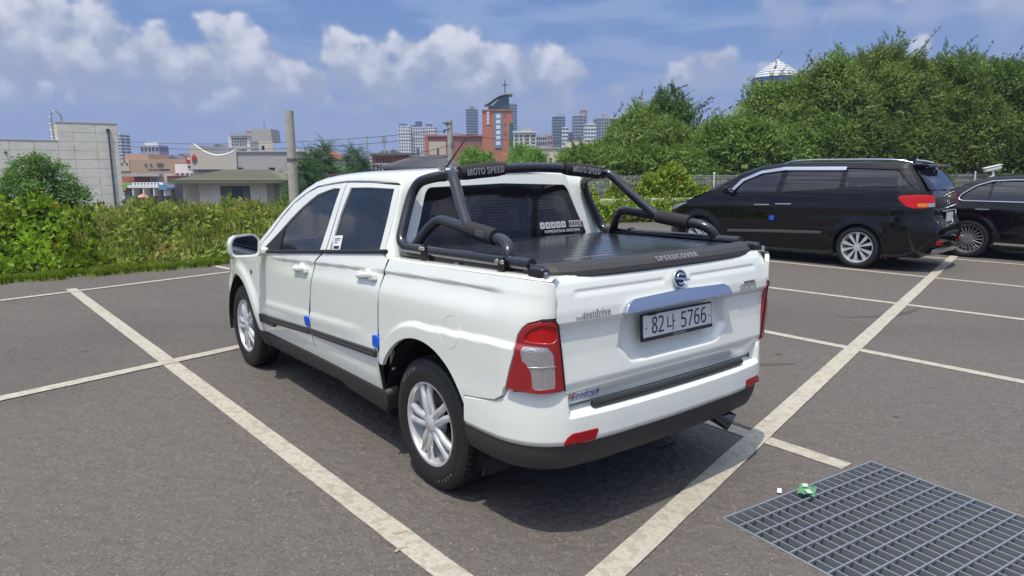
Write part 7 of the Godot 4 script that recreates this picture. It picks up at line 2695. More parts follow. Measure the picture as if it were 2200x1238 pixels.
	m.beam(Vector3(cx.x - 0.78, ay, -3.0), Vector3(cx.x + 0.78, ay, -3.0), 0.28, 0.28)
	part("cross", m, M.moulding, t)
	# ---- beige stone building right of the young trees
	t = bld("stone_building", "beige stone building with five narrow windows, partly behind the leftmost tree", "building", 1158, 1262, 318, 92, 10, "beige_stone")
	for k in 5:
		var u: float = [1169, 1180.5, 1195, 1207, 1219][k]
		var win := rect(t, "window", u, u + 4.6, 339.5, 354, "town_glass", 0.05)
		rect(t, "frame", u - 0.5, u + 5.1, 346.3, 347.6, "moulding", 0.09, win)
	rect(t, "coping", 1156.5, 1263, 316.5, 319, "beige_stone", 0.15)
	rect(t, "upper_storey", 1225, 1290, 303, 318, "beige_stone", -1.5, null, 9.0)
	# ---- tiled hall with the dark roof
	t = bld("tiled_hall", "hall with a dark slate coloured tiled roof and orange walls, behind the pickup roof", "hall", 826, 985, 360, 58, 6.5, "orange_wall")
	w = BU[t][2]
	h = BU[t][3]
	m = mb()
	var rise := loc(t, 900, 338).y
	var L := [Vector3(-w / 2 - 0.4, h, 0.7), Vector3(w / 2 + 0.4, h, 0.7), Vector3(w / 2 + 0.4, h, -7.2), Vector3(-w / 2 - 0.4, h, -7.2), Vector3(-w * 0.22, rise, -3.2), Vector3(w * 0.30, rise, -3.2)]
	m.flat(L[0], L[1], L[5], L[4], Vector3(0, 1, 1))
	m.flat(L[2], L[3], L[4], L[5], Vector3(0, 1, -1))
	m.flat3(L[0], L[4], L[3], Vector3(-1, 1, 0))
	m.flat3(L[1], L[5], L[2], Vector3(1, 1, 0))
	m.flat(L[0] + Vector3(0, -0.12, 0), L[1] + Vector3(0, -0.12, 0), L[2] + Vector3(0, -0.12, 0), L[3] + Vector3(0, -0.12, 0), Vector3.DOWN)
	m.flat(L[0], L[1], L[1] + Vector3(0, -0.12, 0), L[0] + Vector3(0, -0.12, 0), Vector3(0, 0, 1))
	var roof := part("roof", m, M.slate_roof, t)
	for k in 34:
		m = mb()
		var s := (k + 0.5) / 34.0
		m.tube(PackedVector3Array([L[0].lerp(L[1], s) + Vector3(0, 0.03, 0), (L[4].lerp(L[5], clampf((s - 0.15) / 0.7, 0, 1)) if true else L[4]) + Vector3(0, 0.03, 0)]), 0.05, 6)
		part("tile_rib", m, M.slate_roof, roof)
	m = mb()
	m.tube(PackedVector3Array([L[4] + Vector3(-0.1, 0.18, 0), L[4] + Vector3(0.3, 0.06, 0), L[5] + Vector3(-0.3, 0.06, 0), L[5] + Vector3(0.1, 0.18, 0)]), 0.13, 8)
	part("ridge", m, M.slate_roof, roof)
	for e in [[886, 340], [932, 338]]:
		var z := loc(t, e[0], e[1])
		m = mb()
		m.span(Vector3(z.x - 0.09, rise - 0.3, -3.4), Vector3(z.x + 0.09, loc(t, 0, 318).y, -3.2))
		part("vent_pipe", m, M.dark_grey, t)
	# ---- flat roofed brown building behind it
	t = bld("brown_building", "brown flat roofed building with a deck rail, behind the tiled hall and slim poles", "building", 800, 890, 332, 82, 9, "brick_red")
	rect(t, "roof_slab", 796, 892, 329, 334, "dark_grey", 0.5)
	for k in 5: rect(t, "window", 808 + k * 7.0, 812 + k * 7.0, 340, 349, "town_glass", 0.05)
	rect(t, "deck", 803, 842, 351, 354, "grey_wall", 1.2)
	for k in 6: rect(t, "post", 804 + k * 7.0, 805 + k * 7.0, 354, 380, "white_wall", 1.1)
	# ---- panelled building at the left
	panel_building()
	# ---- tan brick building
	t = bld("tan_brick_building", "long tan brick building with a raised left block, beyond the market street", "building", 258, 440, 342, 135, 14, "tan_brick")
	rect(t, "raised_block", 262, 312, 331, 344, "tan_brick", -1.0, null, 9.0)
	rect(t, "end_wall", 256, 277, 342, 368, "cream_wall", 0.15)
	for e in [[260, 264, 350, 355], [271, 275, 350, 355], [266, 269, 343, 350], [311, 315, 352, 355], [322, 326, 352, 355], [337, 350, 350, 355]]:
		rect(t, "window", e[0], e[1], e[2], e[3], "dark_grey", 0.2)
	# ---- white low shop building with piers
	t = bld("white_shop", "white low shop building with dark openings between piers, left of the crescent topped building", "shop", 376, 424, 353, 112, 9, "white_wall")
	for k in 4: rect(t, "opening", 378 + k * 10.5, 384.5 + k * 10.5, 372, 382, "dark_grey", 0.04)
	rect(t, "name_sign", 404, 416, 355, 361, "moulding", 0.15)
	rect(t, "canopy", 345, 378, 374, 380, "white_wall", 1.5)
	t = bld("sign_house", "small building carrying the red and white lettered sign board left of the crescent topped building", "building", 386, 418, 346, 125, 6, "tower_pink")
	var rs := rect(t, "sign_board", 400, 415, 336, 349, "sign_red", 0.2)
	for k in 2: rect(t, "sign_mark", 403 + k * 5, 407 + k * 5, 339, 343, "white_print", 0.26, rs)
	# ---- brown house over the market
	t = bld("brown_house", "brown walled house with a white window above the market shop fronts", "house", 286, 352, 378, 104, 9, "brick_red")
	rect(t, "roof", 268, 350, 373, 379, "grey_wall", 1.2)
	var hw := rect(t, "window", 324, 335, 381, 390, "white_wall", 0.08)
	for k in 2: rect(t, "pane", 325.3 + k * 5, 328.8 + k * 5, 382.5, 388.5, "teal_glass", 0.12, hw)
	rect(t, "gable", 256, 288, 374, 392, "brick_orange", -0.5, null, 5.0)
	rect(t, "store_wall", 338, 358, 378, 394, "cream_wall", 0.1)
	rect(t, "porch_roof", 296, 322, 363, 368, "dark_grey", -3.0, null, 6.0)
	# ---- market shop fronts
	t = bld("market_shops", "row of market shop fronts under a long pale awning with coloured signs", "shops", 255, 374, 394, 100, 6, "dark_grey")
	rect(t, "awning", 290, 374, 397, 403, "white_wall", 2.0)
	var ys := rect(t, "yellow_sign", 256, 271, 394, 409, "sign_yellow", 0.4)
	rect(t, "sign_mark", 259, 262, 397, 405, "ink", 0.46, ys)
	rect(t, "sign_mark", 264.5, 267, 397, 405, "ink", 0.46, ys)
	rect(t, "green_sign", 271, 287, 394, 404, "sign_green", 0.4)
	rect(t, "white_sign", 288, 352, 392, 398, "white_wall", 0.45)
	for k in 8: rect(t, "sign_character", 292 + k * 7.0, 295.5 + k * 7.0, 393.3, 397, "teal_glass", 0.5)
	rect(t, "blue_sign", 356, 373, 396, 407, "sign_blue", 2.1)
	for k in 4: rect(t, "awning_post", 300 + k * 22.0, 300.8 + k * 22.0, 402, 420, "white_wall", 1.9, null, -1.8)
	rect(t, "white_door", 258, 268, 412, 427, "white_wall", 0.1)
	# white car before the shops, parasol, yellow stall
	var cp := look(327, 421, 98)
	cp.y = -4.6
	street_car(cp, FACE + 0.25)
	var pp := look(306, 420, 97)
	t = thing("parasol", "pale pink parasol beside the white car at the market", "parasol", Vector3(pp.x, -4.6, pp.z))
	m = mb()
	m.lathe(PackedVector2Array([Vector2(0.0, 0.45), Vector2(0.5, 0.28), Vector2(0.85, 0.0)]), 12, Transform3D(Basis(Vector3(0, 1, 0), Vector3(0, 0, 1), Vector3(1, 0, 0)) , Vector3(0, 2.6, 0)))
	part("canopy", m, M.parasol_pink, t)
	m = mb()
	m.tube(PackedVector3Array([Vector3(0, 0, 0), Vector3(0, 3.0, 0)]), 0.03, 6)
	part("pole", m, M.white_wall, t)
	var sp := look(365, 421, 97)
	t = thing("market_stall", "yellow topped market stall right of the white car", "stall", Vector3(sp.x, -4.6, sp.z), FACE)
	m = mb()
	m.box(Vector3(0, 1.55, 0), Vector3(1.7, 0.25, 1.0), 0.02)
	part("counter", m, M.sign_yellow, t)
	for x in [-0.75, 0.75]:
		m = mb()
		m.box(Vector3(x, 0.72, 0), Vector3(0.08, 1.44, 0.9))
		part("leg", m, M.dark_grey, t)
	# ---- hip roofed house
	hip_house()
	crescent_building()
	# ---- white block and the tapering grey tower over the crescent
	t = bld("white_office", "white gridded office block with an orange roof corner, left of the tapering grey tower", "office block", 495, 541, 292, 130, 8, "white_wall")
	for r in 5:
		for c in 6: rect(t, "window", 498 + c * 5.6, 501.4 + c * 5.6, 296.5 + r * 6.4, 300.5 + r * 6.4, "dark_grey", 0.05)
	rect(t, "cornice", 493, 543, 286, 291, "grey_wall", 0.4)
	rect(t, "roof_corner", 526, 540, 281, 288, "orange_wall", -0.6, null, 4.0)
	t = bld("stair_tower", "tapering grey concrete tower with tan lower walls and a thin mast", "tower", 540, 584, 325, 124, 4.5, "tan_brick")
	m = mb()
	var b0 := loc(t, 541, 304)
	var b1 := loc(t, 585, 304)
	var t0 := loc(t, 540, 277)
	var t1 := loc(t, 581, 277)
	m.prism(PackedVector2Array([b0, b1, t1, t0]), 4.6, Transform3D(Basis(), Vector3(0, 0, -2.2)))
	part("upper_wall", m, M.grey_wall, t)
	rect(t, "lower_wall", 557, 586, 304, 326, "beige_stone", 0.12)
	rect(t, "opening", 563, 568, 313, 322, "ink", 0.16)
	m = mb()
	m.tube(PackedVector3Array([Vector3(loc(t, 559, 277).x, t0.y, -2.0), Vector3(loc(t, 559, 277).x, loc(t, 559, 257).y, -2.0)]), 0.05, 6)
	part("mast", m, M.dark_grey, t)
	# ---- white stepped dome behind the trees
	var dp := look(1668, 180, 225)
	t = thing("stepped_dome", "white stepped dome on a blue banded drum, rising behind the trees", "dome", Vector3(dp.x, -4.0, dp.z))
	var dtop := top_at(1665, 127, 225) + 4.0
	var rpx := 225.0 / 1490.0
	m = mb()
	m.lathe(PackedVector2Array([Vector2(47 * rpx, 0.0), Vector2(47 * rpx, dtop - 38 * rpx)]), 40, Transform3D(Basis(Vector3(0, 1, 0), Vector3(0, 0, 1), Vector3(1, 0, 0)), Vector3.ZERO))
	part("drum", m, M.dome_white, t)
	for k in 9:
		m = mb()
		var an := TAU * k / 9.0 + 0.3
		m.box(Vector3(cos(an) * 47.4 * rpx, dtop - 52 * rpx, sin(an) * 47.4 * rpx), Vector3(1.2, 22 * rpx, 1.2), 0.1, Basis(Vector3.UP, -an))
		part("blue_pier", m, M.dome_blue, t)
	m = mb()
	m.lathe(PackedVector2Array([Vector2(47.2 * rpx, dtop - 46 * rpx), Vector2(48.5 * rpx, dtop - 46 * rpx), Vector2(48.5 * rpx, dtop - 39 * rpx), Vector2(47.0 * rpx, dtop - 38 * rpx)]), 40, Transform3D(Basis(Vector3(0, 1, 0), Vector3(0, 0, 1), Vector3(1, 0, 0)), Vector3.ZERO))
	part("blue_band", m, M.dome_blue, t)
	var rr := [49.0, 44.0, 38.0, 31.0, 23.0, 14.0, 6.0]
	for k in 7:
		m = mb()
		var y0 := dtop - 38 * rpx + k * 5.6 * rpx
		m.lathe(PackedVector2Array([Vector2(rr[k] * rpx * 0.90, y0 - 0.15), Vector2(rr[k] * rpx, y0), Vector2(rr[k] * rpx * 0.985, y0 + 2.2 * rpx), Vector2((rr[k + 1] if k < 6 else 0.0) * rpx * 0.93, y0 + 4.2 * rpx), Vector2((rr[k + 1] if k < 6 else 0.0) * rpx * 0.90, y0 + 6.0 * rpx)]), 40, Transform3D(Basis(Vector3(0, 1, 0), Vector3(0, 0, 1), Vector3(1, 0, 0)), Vector3.ZERO))
		part("roof_ring", m, M.dome_white, t)
	# ---- a scatter of small houses towards the hills
	var spots := [[668, 330, 190, "roof_red"], [708, 336, 150, "roof_red"], [826, 326, 260, "tower_pink"], [846, 324, 280, "tower_white"], [372, 337, 260, "tower_white"], [392, 333, 280, "tower_white"], [600, 334, 160, "white_wall"], [624, 332, 150, "tower_pink"], [740, 338, 210, "tower_white"], [652, 335, 300, "tower_white"], [684, 337, 260, "tower_pink"], [724, 335, 320, "tower_grey"], [757, 334, 300, "roof_red"], [806, 331, 340, "tower_white"], [839, 328, 360, "tower_grey"], [352, 340, 300, "tower_grey"], [470, 312, 330, "tower_grey"]]
	var said := ["red roofed house seen through the dark feathery tree", "red roofed house right of the feathery tree's tip", "pinkish house under the telecom mast", "white house left of the pale tower cluster", "white house on the far slope above the tan brick building", "white house left of the red sign board", "white house right of the tapering grey tower", "pinkish low house by the top of the concrete pole", "white house behind the slim utility poles", "tiny white house just right of the concrete pole top's foot", "tiny pinkish house between the two red roofed houses", "tiny grey house right of the feathery tree, on the far slope", "tiny red roofed house left of the slim pole with a junction box", "tiny white house between the slim poles and the telecom mast", "tiny grey house under the blue hill left of the pale tower cluster", "tiny grey house right of the far grey block on the hills", "tiny grey roof house peeping over the crescent dip"]
	for k in spots.size():
		var e: Array = spots[k]
		t = bld("small_house", said[k], "house", e[0] - 11, e[0] + 11, e[1] + 4, e[2], 7, "white_wall" if e[3] == "roof_red" else e[3], "small houses on the far slopes")
		w = BU[t][2]
		h = BU[t][3]
		m = mb()
		m.prism(PackedVector2Array([Vector2(-w / 2 - 0.3, h), Vector2(w / 2 + 0.3, h), Vector2(0, h + 1.4)]), 7.6, Transform3D(Basis(), Vector3(0, 0, -3.5)))
		part("roof", m, M[e[3]] if e[3] == "roof_red" else M.dark_grey, t)
		for j in 2: rect(t, "window", e[0] - 7 + j * 9, e[0] - 3 + j * 9, e[1] + 7, e[1] + 11, "dark_grey", 0.05)
	poles()

func street_car(p: Vector3, turn: float) -> void:
	var t := thing("parked_car", "white car parked at the market shop fronts, far below the weeds", "car", p, turn)
	var m := mb()
	m.prism(rounded(pv([-2.1, 0.35, 2.1, 0.35, 2.15, 0.75, 1.9, 0.95, 1.2, 1.02, 0.7, 1.45, -0.9, 1.48, -1.6, 1.05, -2.1, 0.95]), 0.12), 1.72, Transform3D(Basis(Vector3(0, 0, -1), Vector3(0, 1, 0), Vector3(1, 0, 0)), Vector3.ZERO))
	part("body", m, M.white_wall, t)
	m = mb()
	m.box(Vector3(0, 1.24, 1.02), Vector3(1.45, 0.36, 0.02), 0.0, Basis(Vector3.RIGHT, -0.85))
	part("windscreen", m, M.town_glass, t)
	for z in [-1.3, 1.3]:
		for x in [-0.78, 0.78]:
			m = mb()
			m.tube(PackedVector3Array([Vector3(x - 0.1, 0.32, z), Vector3(x + 0.1, 0.32, z)]), 0.32, 16)
			part("wheel", m, M.tyre_rubber, t)
	for x in [-0.6, 0.6]:
		m = mb()
		m.box(Vector3(x, 0.78, -0.0 + 2.1), Vector3(0.32, 0.14, 0.1), 0.03)
		part("headlight", m, M.clear_lens, t)

func panel_building() -> void:
	var t := bld("panelled_building", "pale grey panelled building with a taller right part and a roof ladder", "building", -110, 252, 303, 42.0, 9, "pale_panel", "", 0.0, 47.4)
	var h: float = BU[t][3]
	var w: float = BU[t][2]
	# tall part
	var a := loc(t, 119, 264)
	var b := loc(t, 250, 264)
	var m := mb()
	m.span(Vector3(a.x, h - 0.02, -3.4), Vector3(b.x, a.y, 0.004), 0.01)
	part("tall_part", m, M.pale_panel, t)
	m = mb()
	m.span(Vector3(a.x - 0.04, a.y, -3.44), Vector3(b.x + 0.05, a.y + 0.10, 0.05), 0.01)
	m.span(Vector3(-w / 2, h, -9.0), Vector3(a.x, h + 0.09, 0.05), 0.01)
	part("coping", m, M.grey_wall, t)
	# standing ribs on the side of the tall part
	for k in 9:
		m = mb()
		var z := -0.2 - k * 0.38
		m.span(Vector3(a.x - 0.05, h, z - 0.04), Vector3(a.x, a.y, z + 0.04))
		part("rib", m, M.pale_panel, t)
	# metal panels on the front, one by one
	var ph := 0.575
	var pw := 1.285
	var x := b.x
	while x > -w / 2 + 0.1:
		var top := a.y if x > a.x + 0.2 else h
		var y := top
		var wd := minf(pw, x + w / 2)
		if x > a.x + 0.2 and x - pw < a.x: wd = x - a.x
		while y > 1.0:
			var hh := minf(ph, y)
			m = mb()
			m.span(Vector3(x - wd + 0.014, y - hh + 0.012, 0.004), Vector3(x - 0.014, y - 0.012, 0.030 + 0.004 * rng.randf()), 0.006)
			part("panel", m, M.pale_panel, t)
			y -= ph
		x -= wd
	# rain pipe near the right corner
	m = mb()
	var r0 := loc(t, 231, 280)
	m.tube(PackedVector3Array([Vector3(r0.x, r0.y, 0.12), Vector3(r0.x + 0.02, 0.0, 0.12)]), 0.055, 8)
	m.box(Vector3(r0.x, r0.y, 0.10), Vector3(0.22, 0.2, 0.16), 0.02)
	part("rain_pipe", m, M.moulding, t)
	# roof ladder with safety hoops
	m = mb()
	for s in [-0.22, 0.22]:
		m.tube(curve3([Vector3(a.x - 0.12, h, -0.9 + s), Vector3(a.x - 0.12, a.y + 0.5, -0.9 + s), Vector3(a.x + 0.14, a.y + 0.78, -0.9 + s), Vector3(a.x + 0.40, a.y + 0.5, -0.9 + s), Vector3(a.x + 0.42, a.y, -0.9 + s)], 5), 0.03, 8)
	for k in 8: m.beam(Vector3(a.x - 0.12, h + 0.2 + k * 0.24, -1.12), Vector3(a.x - 0.12, h + 0.2 + k * 0.24, -0.68), 0.025, 0.025)
	for k in 4:
		var ring := []
		for j in 13: ring.append(Vector3(a.x - 0.12 - 0.40 * sin(PI * j / 12.0), h + 0.3 + k * 0.42, -0.9 + 0.34 * cos(PI * j / 12.0)))
		m.tube(PackedVector3Array(ring), 0.018, 6)
	part("roof_ladder", m, M.steel, t)
	# small round lamp on the low part
	m = mb()
	var l0 := loc(t, 11, 327)
	m.lathe(PackedVector2Array([Vector2(0, 0.16), Vector2(0.07, 0.13), Vector2(0.09, 0.0)]), 14, Transform3D(Basis(Vector3(0, 0, 1), Vector3(1, 0, 0), Vector3(0, 1, 0)), Vector3(l0.x, l0.y, 0.02)))
	part("wall_camera", m, M.dark_grey, t)

func hip_house() -> void:
	var D := 60.0
	var t := bld("hip_roofed_house", "grey house with a mossy hipped roof and one wide dark window, below the car park", "house", 424, 570, 393, D, 7, "pale_panel")
	var w: float = BU[t][2]
	var h: float = BU[t][3]
	# set-back left wall and the open porch at the right
	rect(t, "set_back_wall", 384, 424, 394, 470, "beige_stone", -1.2, null, 6.0)
	rect(t, "porch_wall", 570, 604, 394, 470, "grey_wall", -2.2, null, 5.0)
	rect(t, "porch_post", 604, 613, 394, 470, "crescent_stone", 0.0, null, 0.5)
	rect(t, "porch_opening", 571, 590, 432, 452, "ink", -2.1, null, 2.3)
	# window: frame, side lights and panes set into a reveal
	var fr := rect(t, "window", 475, 536, 400, 432, "moulding", 0.03)
	rect(t, "pane", 477, 490, 402, 430.5, "dark_grey", 0.045, fr)
	rect(t, "pane", 491.5, 521, 401.5, 431, "town_glass", 0.05, fr)
	rect(t, "pane", 522.5, 534.5, 402, 430.5, "dark_grey", 0.045, fr)
	rect(t, "sill", 474, 538, 432, 434, "white_wall", 0.14, fr)
	rect(t, "wall_joint", 424, 474, 415.5, 416.0, "grey_wall", 0.006)
	var e0 := loc(t, 374, 388)
	var e1 := loc(t, 618, 388)
	var r0 := loc(t, 452, 364)
	var r1 := loc(t, 545, 364)
	var L := [Vector3(e0.x, e0.y, 1.0), Vector3(e1.x, e0.y, 1.0), Vector3(e1.x, e0.y, -8.0), Vector3(e0.x, e0.y, -8.0), Vector3(r0.x, r0.y, -3.4), Vector3(r1.x, r0.y, -3.4)]
	var m := mb()
	m.flat(L[2], L[3], L[4], L[5], Vector3(0, 1, -1))
	m.flat3(L[0], L[4], L[3], Vector3(-1, 1, 0))
	m.flat3(L[1], L[5], L[2], Vector3(1, 1, 0))
	m.flat(L[0], L[1], L[5], L[4], Vector3(0, 1, 1))
	for i in 4:
		var a: Vector3 = L[i]
		var b: Vector3 = L[(i + 1) % 4]
		m.flat(a, b, b + Vector3(0, -0.22, 0), a + Vector3(0, -0.22, 0), (a + b) * 0.5 - Vector3(0, e0.y, -3.5))
	m.flat(L[0] + Vector3(0, -0.22, 0), L[1] + Vector3(0, -0.22, 0), L[2] + Vector3(0, -0.22, 0), L[3] + Vector3(0, -0.22, 0), Vector3.DOWN)
	var roof := part("roof", m, M.moss_tile, t)
	for k in 10:   # courses of shingle, each lapping the one below
		m = mb()
		var s0 := k / 10.0
		var s1 := (k + 1) / 10.0
		var a: Vector3 = L[0].lerp(L[4], s0)
		var b: Vector3 = L[1].lerp(L[5], s0)
		var c: Vector3 = L[1].lerp(L[5], s1)
		var d: Vector3 = L[0].lerp(L[4], s1)
		var up := Vector3(0, 0.05, 0.02)
		m.flat(a + up, b + up, c + up * 0.3, d + up * 0.3, Vector3(0, 1, 1))
		m.flat(a, b, b + up, a + up, Vector3(0, 0, 1))
		part("shingle_course", m, M.moss_tile, roof)

func crescent_building() -> void:
	var D := 86.0
	var t := bld("crescent_building", "stone building whose top edge dips in a crescent, with a red crown emblem", "building", 413, 512, 362, D, 10, "crescent_stone")
	var m := mb()
	var poly := PackedVector2Array()
	poly.push_back(loc(t, 413, 364))
	poly.push_back(loc(t, 512, 364))
	poly.push_back(loc(t, 510, 323))
	var edge := []
	for e in [[510, 323], [498, 330], [484, 334], [470, 335.5], [456, 333], [440, 326], [428, 318], [418, 310.5]]:
		edge.append(loc(t, e[0], e[1]))
	for i in range(1, edge.size()): poly.push_back(edge[i])
	poly.push_back(loc(t, 411, 312))
	m.prism(poly, 0.8, Transform3D(Basis(), Vector3(0, 0, 0.1)))
	part("crescent_front", m, M.crescent_stone, t)
	m = mb()
	var pts := []
	for e in edge: pts.append(Vector3(e.x, e.y + 0.06, 0.4))
	m.tube(curve3(pts, 4), 0.13, 8)
	part("edge_trim", m, M.white_wall, t)
	# curved roof behind the dip
	m = mb()
	var rows := []
	for k in 2:
		var row := PackedVector3Array()
		for e in edge: row.push_back(Vector3(e.x, e.y - 0.05, -0.3) if k == 0 else Vector3(e.x, loc(t, 430, 311.5).y, -8.0))
		rows.append(row)
	grid(m, rows, Vector3(0, 1, 1))
	part("roof", m, M.dark_grey, t)
	rect(t, "recess_band", 428, 520, 361, 370, "tower_blue", 0.2, null, 2.0)
	rect(t, "side_wing", 511, 640, 327, 470, "grey_wall", 0.3, null, 9.0)
	rect(t, "wing_coping", 510, 642, 324.5, 327.5, "grey_wall", 0.45, null, 9.0)
	rect(t, "opening", 580, 592, 360, 377, "ink", 0.34)
	var wn := rect(t, "window", 599, 607.5, 359, 381, "tower_grey", 0.36)
	rect(t, "pane", 600, 606.8, 368, 376, "town_glass", 0.40, wn)
	rect(t, "dark_slot", 513, 524, 360, 366, "ink", 0.36)
	rect(t, "gable_roof", 600, 662, 321, 340, "beige_stone", -3.0, null, 9.0)
	# emblem: red three-pointed crown over a dark word plate
	var c := loc(t, 421, 339)
	var s := D / 1490.0
	m = mb()
	m.prism(PackedVector2Array([Vector2(-4, -4), Vector2(4, -4), Vector2(5.2, 2), Vector2(3.0, 0.8), Vector2(2.4, 5.5), Vector2(0.9, 1.5), Vector2(0, 7.5), Vector2(-0.9, 1.5), Vector2(-2.4, 5.5), Vector2(-3.0, 0.8), Vector2(-5.2, 2)]), 0.15 / s, Transform3D(Basis.from_scale(Vector3.ONE * s), Vector3(c.x, c.y, 0.58)))
	part("crown_emblem", m, M.sign_red, t)
	rect(t, "word_plate", 417, 425.5, 344.5, 348.5, "dark_grey", 0.62)

func poles() -> void:
	# thick bare concrete pole
	var p := look(628, 367, 26)
	var t := thing("concrete_pole", "thick bare concrete pole with a dark band, behind the pickup's windscreen", "pole", Vector3(p.x, land(p.x, p.z), p.z))
	var h := top_at(628, 238, 26) - t.position.y
	var m := mb()
	m.tube(PackedVector3Array([Vector3(0, -0.3, 0), Vector3(0, h, 0)]), PackedFloat32Array([0.20, 0.150]), 24)
	part("shaft", m, M.concrete, t)
	m = mb()
	var y := top_at(628, 343, 26) - t.position.y
	m.tube(PackedVector3Array([Vector3(0, y - 0.05, 0), Vector3(0, y + 0.05, 0)]), 0.188, 24)
	part("band", m, M.dark_grey, t)
	# utility pole with fittings
	p = look(968, 367, 60)
	t = thing("utility_pole", "concrete utility pole with fittings at its top, left of the young trees", "utility pole", Vector3(p.x, land(p.x, p.z), p.z), FACE)
	h = top_at(968, 259, 60) - t.position.y
	m = mb()
	m.tube(PackedVector3Array([Vector3(0, -0.3, 0), Vector3(0, h, 0)]), PackedFloat32Array([0.27, 0.21]), 16)
	part("shaft", m, M.concrete, t)
	m = mb()
	m.beam(Vector3(-0.62, h - 0.22, 0.2), Vector3(0.2, h - 0.22, 0.2), 0.08, 0.08)
	m.beam(Vector3(-0.60, h - 0.95, 0.2), Vector3(0.05, h - 0.62, 0.2), 0.06, 0.06)
	m.tube(PackedVector3Array([Vector3(-0.50, h - 1.05, 0.2), Vector3(-0.42, h - 0.72, 0.2)]), 0.09, 8)
	m.tube(PackedVector3Array([Vector3(-0.28, h - 0.40, 0.2), Vector3(-0.28, h - 0.15, 0.2)]), 0.12, 8)
	m.box(Vector3(0.22, h - 2.0, 0.1), Vector3(0.25, 0.4, 0.3), 0.02)
	part("crossarm", m, M.dark_grey, t)
	var from := t.position + Vector3(0, h - 0.8, 0)
	for e in [["slim_pole", "slim grey pole with a junction box, left of the other slim pole", 779, 315, 62, true], ["slim_pole", "taller slim grey pole right of the pole with a junction box", 791, 290, 66, false], ["slim_pole", "thin pole behind the brick hall's left end, with small aerials", 827, 292, 110, true]]:
		p = look(e[2], 367, e[4])
		t = thing(e[0], e[1], "pole", Vector3(p.x, land(p.x, p.z), p.z), FACE, "slim poles right of the dark trees")
		var hh: float = top_at(e[2], e[3], e[4]) - t.position.y
		m = mb()
		m.tube(PackedVector3Array([Vector3(0, -0.3, 0), Vector3(0, hh, 0)]), PackedFloat32Array([0.085, 0.05]) if e[4] < 100 else PackedFloat32Array([0.16, 0.1]), 10)
		part("shaft", m, M.grey_wall, t)
		if e[5]:
			m = mb()
			if e[4] < 100: m.box(Vector3(0.0, top_at(e[2], 341, e[4]) - t.position.y, 0.1), Vector3(0.30, 0.36, 0.2), 0.02)
			else:
				for k in 6: m.box(Vector3(0.32 * cos(TAU * k / 6), hh - 0.5, 0.32 * sin(TAU * k / 6)), Vector3(0.10, 1.1, 0.06), 0.01)
			part("fitting", m, M.grey_wall, t)
	# wires
	var ends := [[from, look(258, 303, 90), 0.7], [from + Vector3(0, -0.5, 0), look(240, 312, 88), 0.8], [from + Vector3(0, -1.2, 0), look(640, 342, 40), 0.5], [from + Vector3(0, -0.2, 0), look(1320, 300, 95), 0.6]]
	var said := ["highest dark wire running left from the utility pole over the crescent topped building", "second dark wire running left from the utility pole", "low wire from the utility pole towards the concrete pole", "wire running right from the utility pole towards the tree row"]
	for k in ends.size():
		var e: Array = ends[k]
		m = mb()
		var pts := PackedVector3Array()
		for i in 21:
			var s := i / 20.0
			pts.push_back(e[0].lerp(e[1], s) - Vector3(0, e[2] * 4.0 * s * (1.0 - s), 0))
		m.tube(pts, 0.022, 5, false)
		tag(part("power_line", m, M.wire, self), said[k], "wire", "power lines over the town")
	# low cables in front of the hip roofed house
	m = mb()
	var pts := PackedVector3Array()
	for i in 13: pts.push_back(look(420, 441, 40).lerp(look(600, 430, 44), i / 12.0) - Vector3(0, 0.25 * sin(PI * i / 12.0), 0))
	m.tube(pts, 0.02, 5, false)
	tag(part("power_line", m, M.wire, self), "black cable crossing low before the hip roofed house", "wire")

